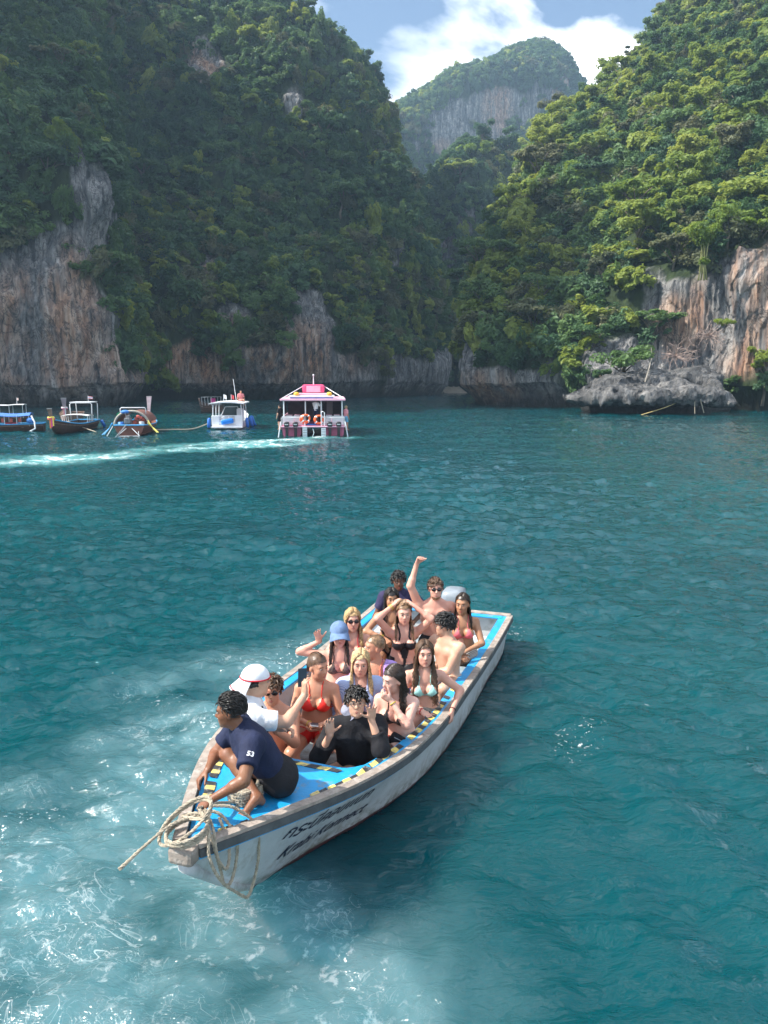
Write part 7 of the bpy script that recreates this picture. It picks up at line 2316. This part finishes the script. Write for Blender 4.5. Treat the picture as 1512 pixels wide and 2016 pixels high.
# ------------------------------------------------------------------ rock shelf under the right-hand cliff
def rock_shelf():
    c0 = onz(1290, 812); Y0 = 86.0
    lo, hi = np.array([20., 78., -2.]), np.array([44., 102., 9.])
    f = Field(lo, hi, .28)
    for (px, py, Y, r, kk) in ((1165, 782, 88, (3.0, 2.6, .9), 1), (1220, 782, 86.5, (3.4, 3, 1.0), 1), (1290, 780, 85.5, (3.4, 3, 1.1), 1), (1345, 776, 85, (2.4, 2.6, 1.3), .6), (1395, 780, 84.5, (2.0, 2.4, 1.2), .5), (1420, 790, 84, (1.2, 2.0, .8), .4),
                              (1335, 764, 85.5, (1.2, 1.6, 1.2), .2), (1312, 770, 85.5, (1.0, 1.4, 1.1), .2), (1398, 764, 85, (.9, 1.6, 1.3), .2), (1215, 762, 91, (3.4, 3, 1.4), 1), (1290, 752, 92, (4, 3, 1.5), 1), (1370, 750, 91, (3, 3, 1.6), 1)):
        f.ell(at(px, py, Y), r, None, kk)
    sl, P = f.sub(lo, hi)
    f.g += (-.55 * fbm(P * np.array([.5, .5, .38]), 5, 77, .66, True) + .18 + .40 * fbm(P * 1.7, 3, 78)).astype(np.float32)
    # undercut
    f.g = np.maximum(f.g, (.65 + .3 * fbm(P * np.array([.3, .3, 0]), 2, 80) - P[..., 2]).astype(np.float32))
    f.ell(at(1290, 800, 92.5), (9, 5, 3), None, 1)
    V, Q = f.mesh()
    o = mesh_obj('rock_shelf', V, Q, ROCK, None, False); tag(o, kind='structure')
    z = V[:, 2]
    for nm, arr in (('veg', np.zeros(len(V))), ('wet', np.maximum(np.clip(1.0 - (z - .6) / .7, 0, 1) * .9, .38 + .25 * fbm(V * .5, 3, 5))), ('warm', np.zeros(len(V)))):
        a_ = o.data.attributes.new(nm, 'FLOAT', 'POINT'); a_.data.foreach_set('value', arr.astype(np.float32))
    # lines tied to the rock
    a = at(1374, 772, 83.0); b = onz(1262, 817)
    line_thing('tied_rope', [a, (a + b) / 2 + np.array([0, 0, -.25]), b], .05, mat('yellow_rope', (.50, .38, .16), .8, var=.2), 'straight yellow rope stretched from the shelf rock down to the water')
    for q, (x, y) in enumerate(((1368, 815), (1386, 813))):
        line_thing('hanging_rope', [at(1372 + 6 * q, 772, 83.0), at(1368 + 12 * q, 790, 82.7), at(x, y, 82.6)], .045, ROPE, 'rope hanging from the shelf rock, %s of two' % ('left' if q == 0 else 'right'))
rock_shelf()

# plants that stand out one by one on the right
tree('shelf_bush', 'bush', 3, LEAF_MID, at(1228, 745, 92), 3.3, .4, 'round green bush on the rock shelf below the right cliff', cat='bush')
tree('shelf_bush', 'bush', 4, LEAF_MID, at(1187, 752, 92), 1.5, 1.9, 'small green bush on the left end of the rock shelf', cat='bush')
tree('lime_shrub', 'bush', 5, LEAF_LIME, at(1425, 648, 91), 1.3, .9, 'lime green tuft on the ledge beside the dry shrub', cat='bush')
for (px, py, Y, kind, var, lf, s, lab) in (
    (1300, 440, 112, 'round', 0, LEAF_BRIGHT, 4.6, 'bright green tree in full sun above the right rock face'),
    (1250, 400, 118, 'umbrella', 1, LEAF_LIME, 4.0, 'sunlit yellow-green tree high on the right slope'),
    (1440, 400, 106, 'round', 1, LEAF_BRIGHT, 4.8, 'large sunlit tree near the right edge above the rock'),
    (1490, 470, 98, 'umbrella', 0, LEAF_LIME, 3.6, 'lime-lit tree leaning over the rock at the right edge'),
    (1380, 370, 118, 'round', 0, LEAF_BRIGHT, 4.2, 'glossy sunlit tree midway up the right slope'),
    (1330, 500, 103, 'umbrella', 1, LEAF_OLIVE, 3.2, 'olive tree overhanging the top of the right rock face'),
    (940, 320, 283, 'round', 1, LEAF_LIME, 7.0, 'sunlit tree crowning the spur in the inlet'),
    (905, 345, 281, 'round', 0, LEAF_BRIGHT, 6.5, 'lit tree on the left shoulder of the inlet spur'),
    (885, 640, 240, 'round', 0, LEAF_MID, 11, 'broad green tree beside the little beach in the inlet'),
    (870, 690, 236, 'umbrella', 1, LEAF_MID, 9, 'low spreading tree over the water of the inlet'),
    (905, 600, 250, 'tall', 0, LEAF_DEEP, 9, 'tall dark tree at the back of the inlet')):
    p_ = at(px, py, Y); p_[2] -= s * 1.1
    tree('jungle_tree', kind, var, lf, p_, s, random.random() * 6, lab)
# feathery bamboo
def bamboo():
    rng = np.random.default_rng(8); root = empty('bamboo_clump', at(1385, 535, 97)); tr = MB(); C_, R_ = [], []
    for k in range(16):
        an = rng.random() * 6.28; r_ = .8 + 1.5 * rng.random(); h_ = 4.2 + 2.2 * rng.random()
        tip = Vector((math.cos(an) * r_, math.sin(an) * r_, h_)); mid = Vector((tip.x * .25, tip.y * .25, h_ * .62))
        tr.tube([(rng.normal() * .25, rng.normal() * .25, -1), mid, tip], [.06, .045, .02], 6)
        for f in np.linspace(.35, 1, 6):
            q = mid.lerp(tip, (f - .35) / .65) if f > .35 else mid * f; C_.append(tuple(q)); R_.append(.55)
    tr.build('culm', mat('bamboo_culm', (.34, .33, .12), .6, var=.2), root, True)
    V, F = leaves(rng, np.array(C_), np.array(R_), 2600, .16, .8, .9, 3.2); mesh_obj('foliage', V, F, LEAF_LIME, root, False)
    tag(root, 'feathery bright lime bamboo above the right rock face', 'bamboo')
bamboo()
def dry_shrub(px, py, Y, s, seed, label, n=70):
    rng = np.random.default_rng(seed); m = MB()
    for k in range(n):
        d = rng.normal(size=3); d[1] = -abs(d[1]) * .6; d[2] = d[2] * .5 + .1; d /= np.linalg.norm(d)
        a = Vector(d) * s * (.5 + .6 * rng.random()); b = a * .5 + Vector(rng.normal(size=3)) * .2 * s
        m.tube([(0, 0, 0), b * .7, a, a + Vector(rng.normal(size=3)) * .25 * s + Vector((0, 0, -.15 * s))], [.04, .03, .02, .01], 4)
    o = m.build('dry_shrub', mat('dead_twigs', (.36, .27, .23), .9, var=.3, vscale=4)); o.location = at(px, py, Y); tag(o, label, 'shrub')
dry_shrub(1395, 662, 91, 1.7, 1, 'tangle of pale dry twigs on the rock ledge at right')
dry_shrub(1330, 700, 92, 2.3, 2, 'sprawling leafless brown shrub on the rock shelf slope', 60)
m = MB(); m.tube([Vector(at(1270, 752, 89)), Vector(at(1278, 725, 89)), Vector(at(1284, 700, 89.2)), Vector(at(1282, 684, 89.2))], [.07, .06, .05, .03], 6); o = m.build('bare_sapling', BARK_PALE); tag(o, 'thin bare pale sapling leaning on the rock shelf', 'sapling')
# ------------------------------------------------------------------ sea haze: one closed box of thin, even air
hz_m = bpy.data.materials.new('haze_air'); hz_m.use_nodes = True
_N, _L = hz_m.node_tree.nodes, hz_m.node_tree.links
_N.clear()
_o = _N.new('ShaderNodeOutputMaterial'); _v = _N.new('ShaderNodeVolumePrincipled')
_v.inputs['Color'].default_value = (.52, .76, 1.0, 1)
_v.inputs['Density'].default_value = HAZE
_v.inputs['Anisotropy'].default_value = .35
_L.new(_v.outputs[0], _o.inputs['Volume'])
_b = MB(); _b.box((0, 0, 122), (1320, 1320, 252))
hz = _b.build('haze', hz_m)
tag(hz, 'pale blue sea haze hanging in the bay', 'haze', kind='stuff')
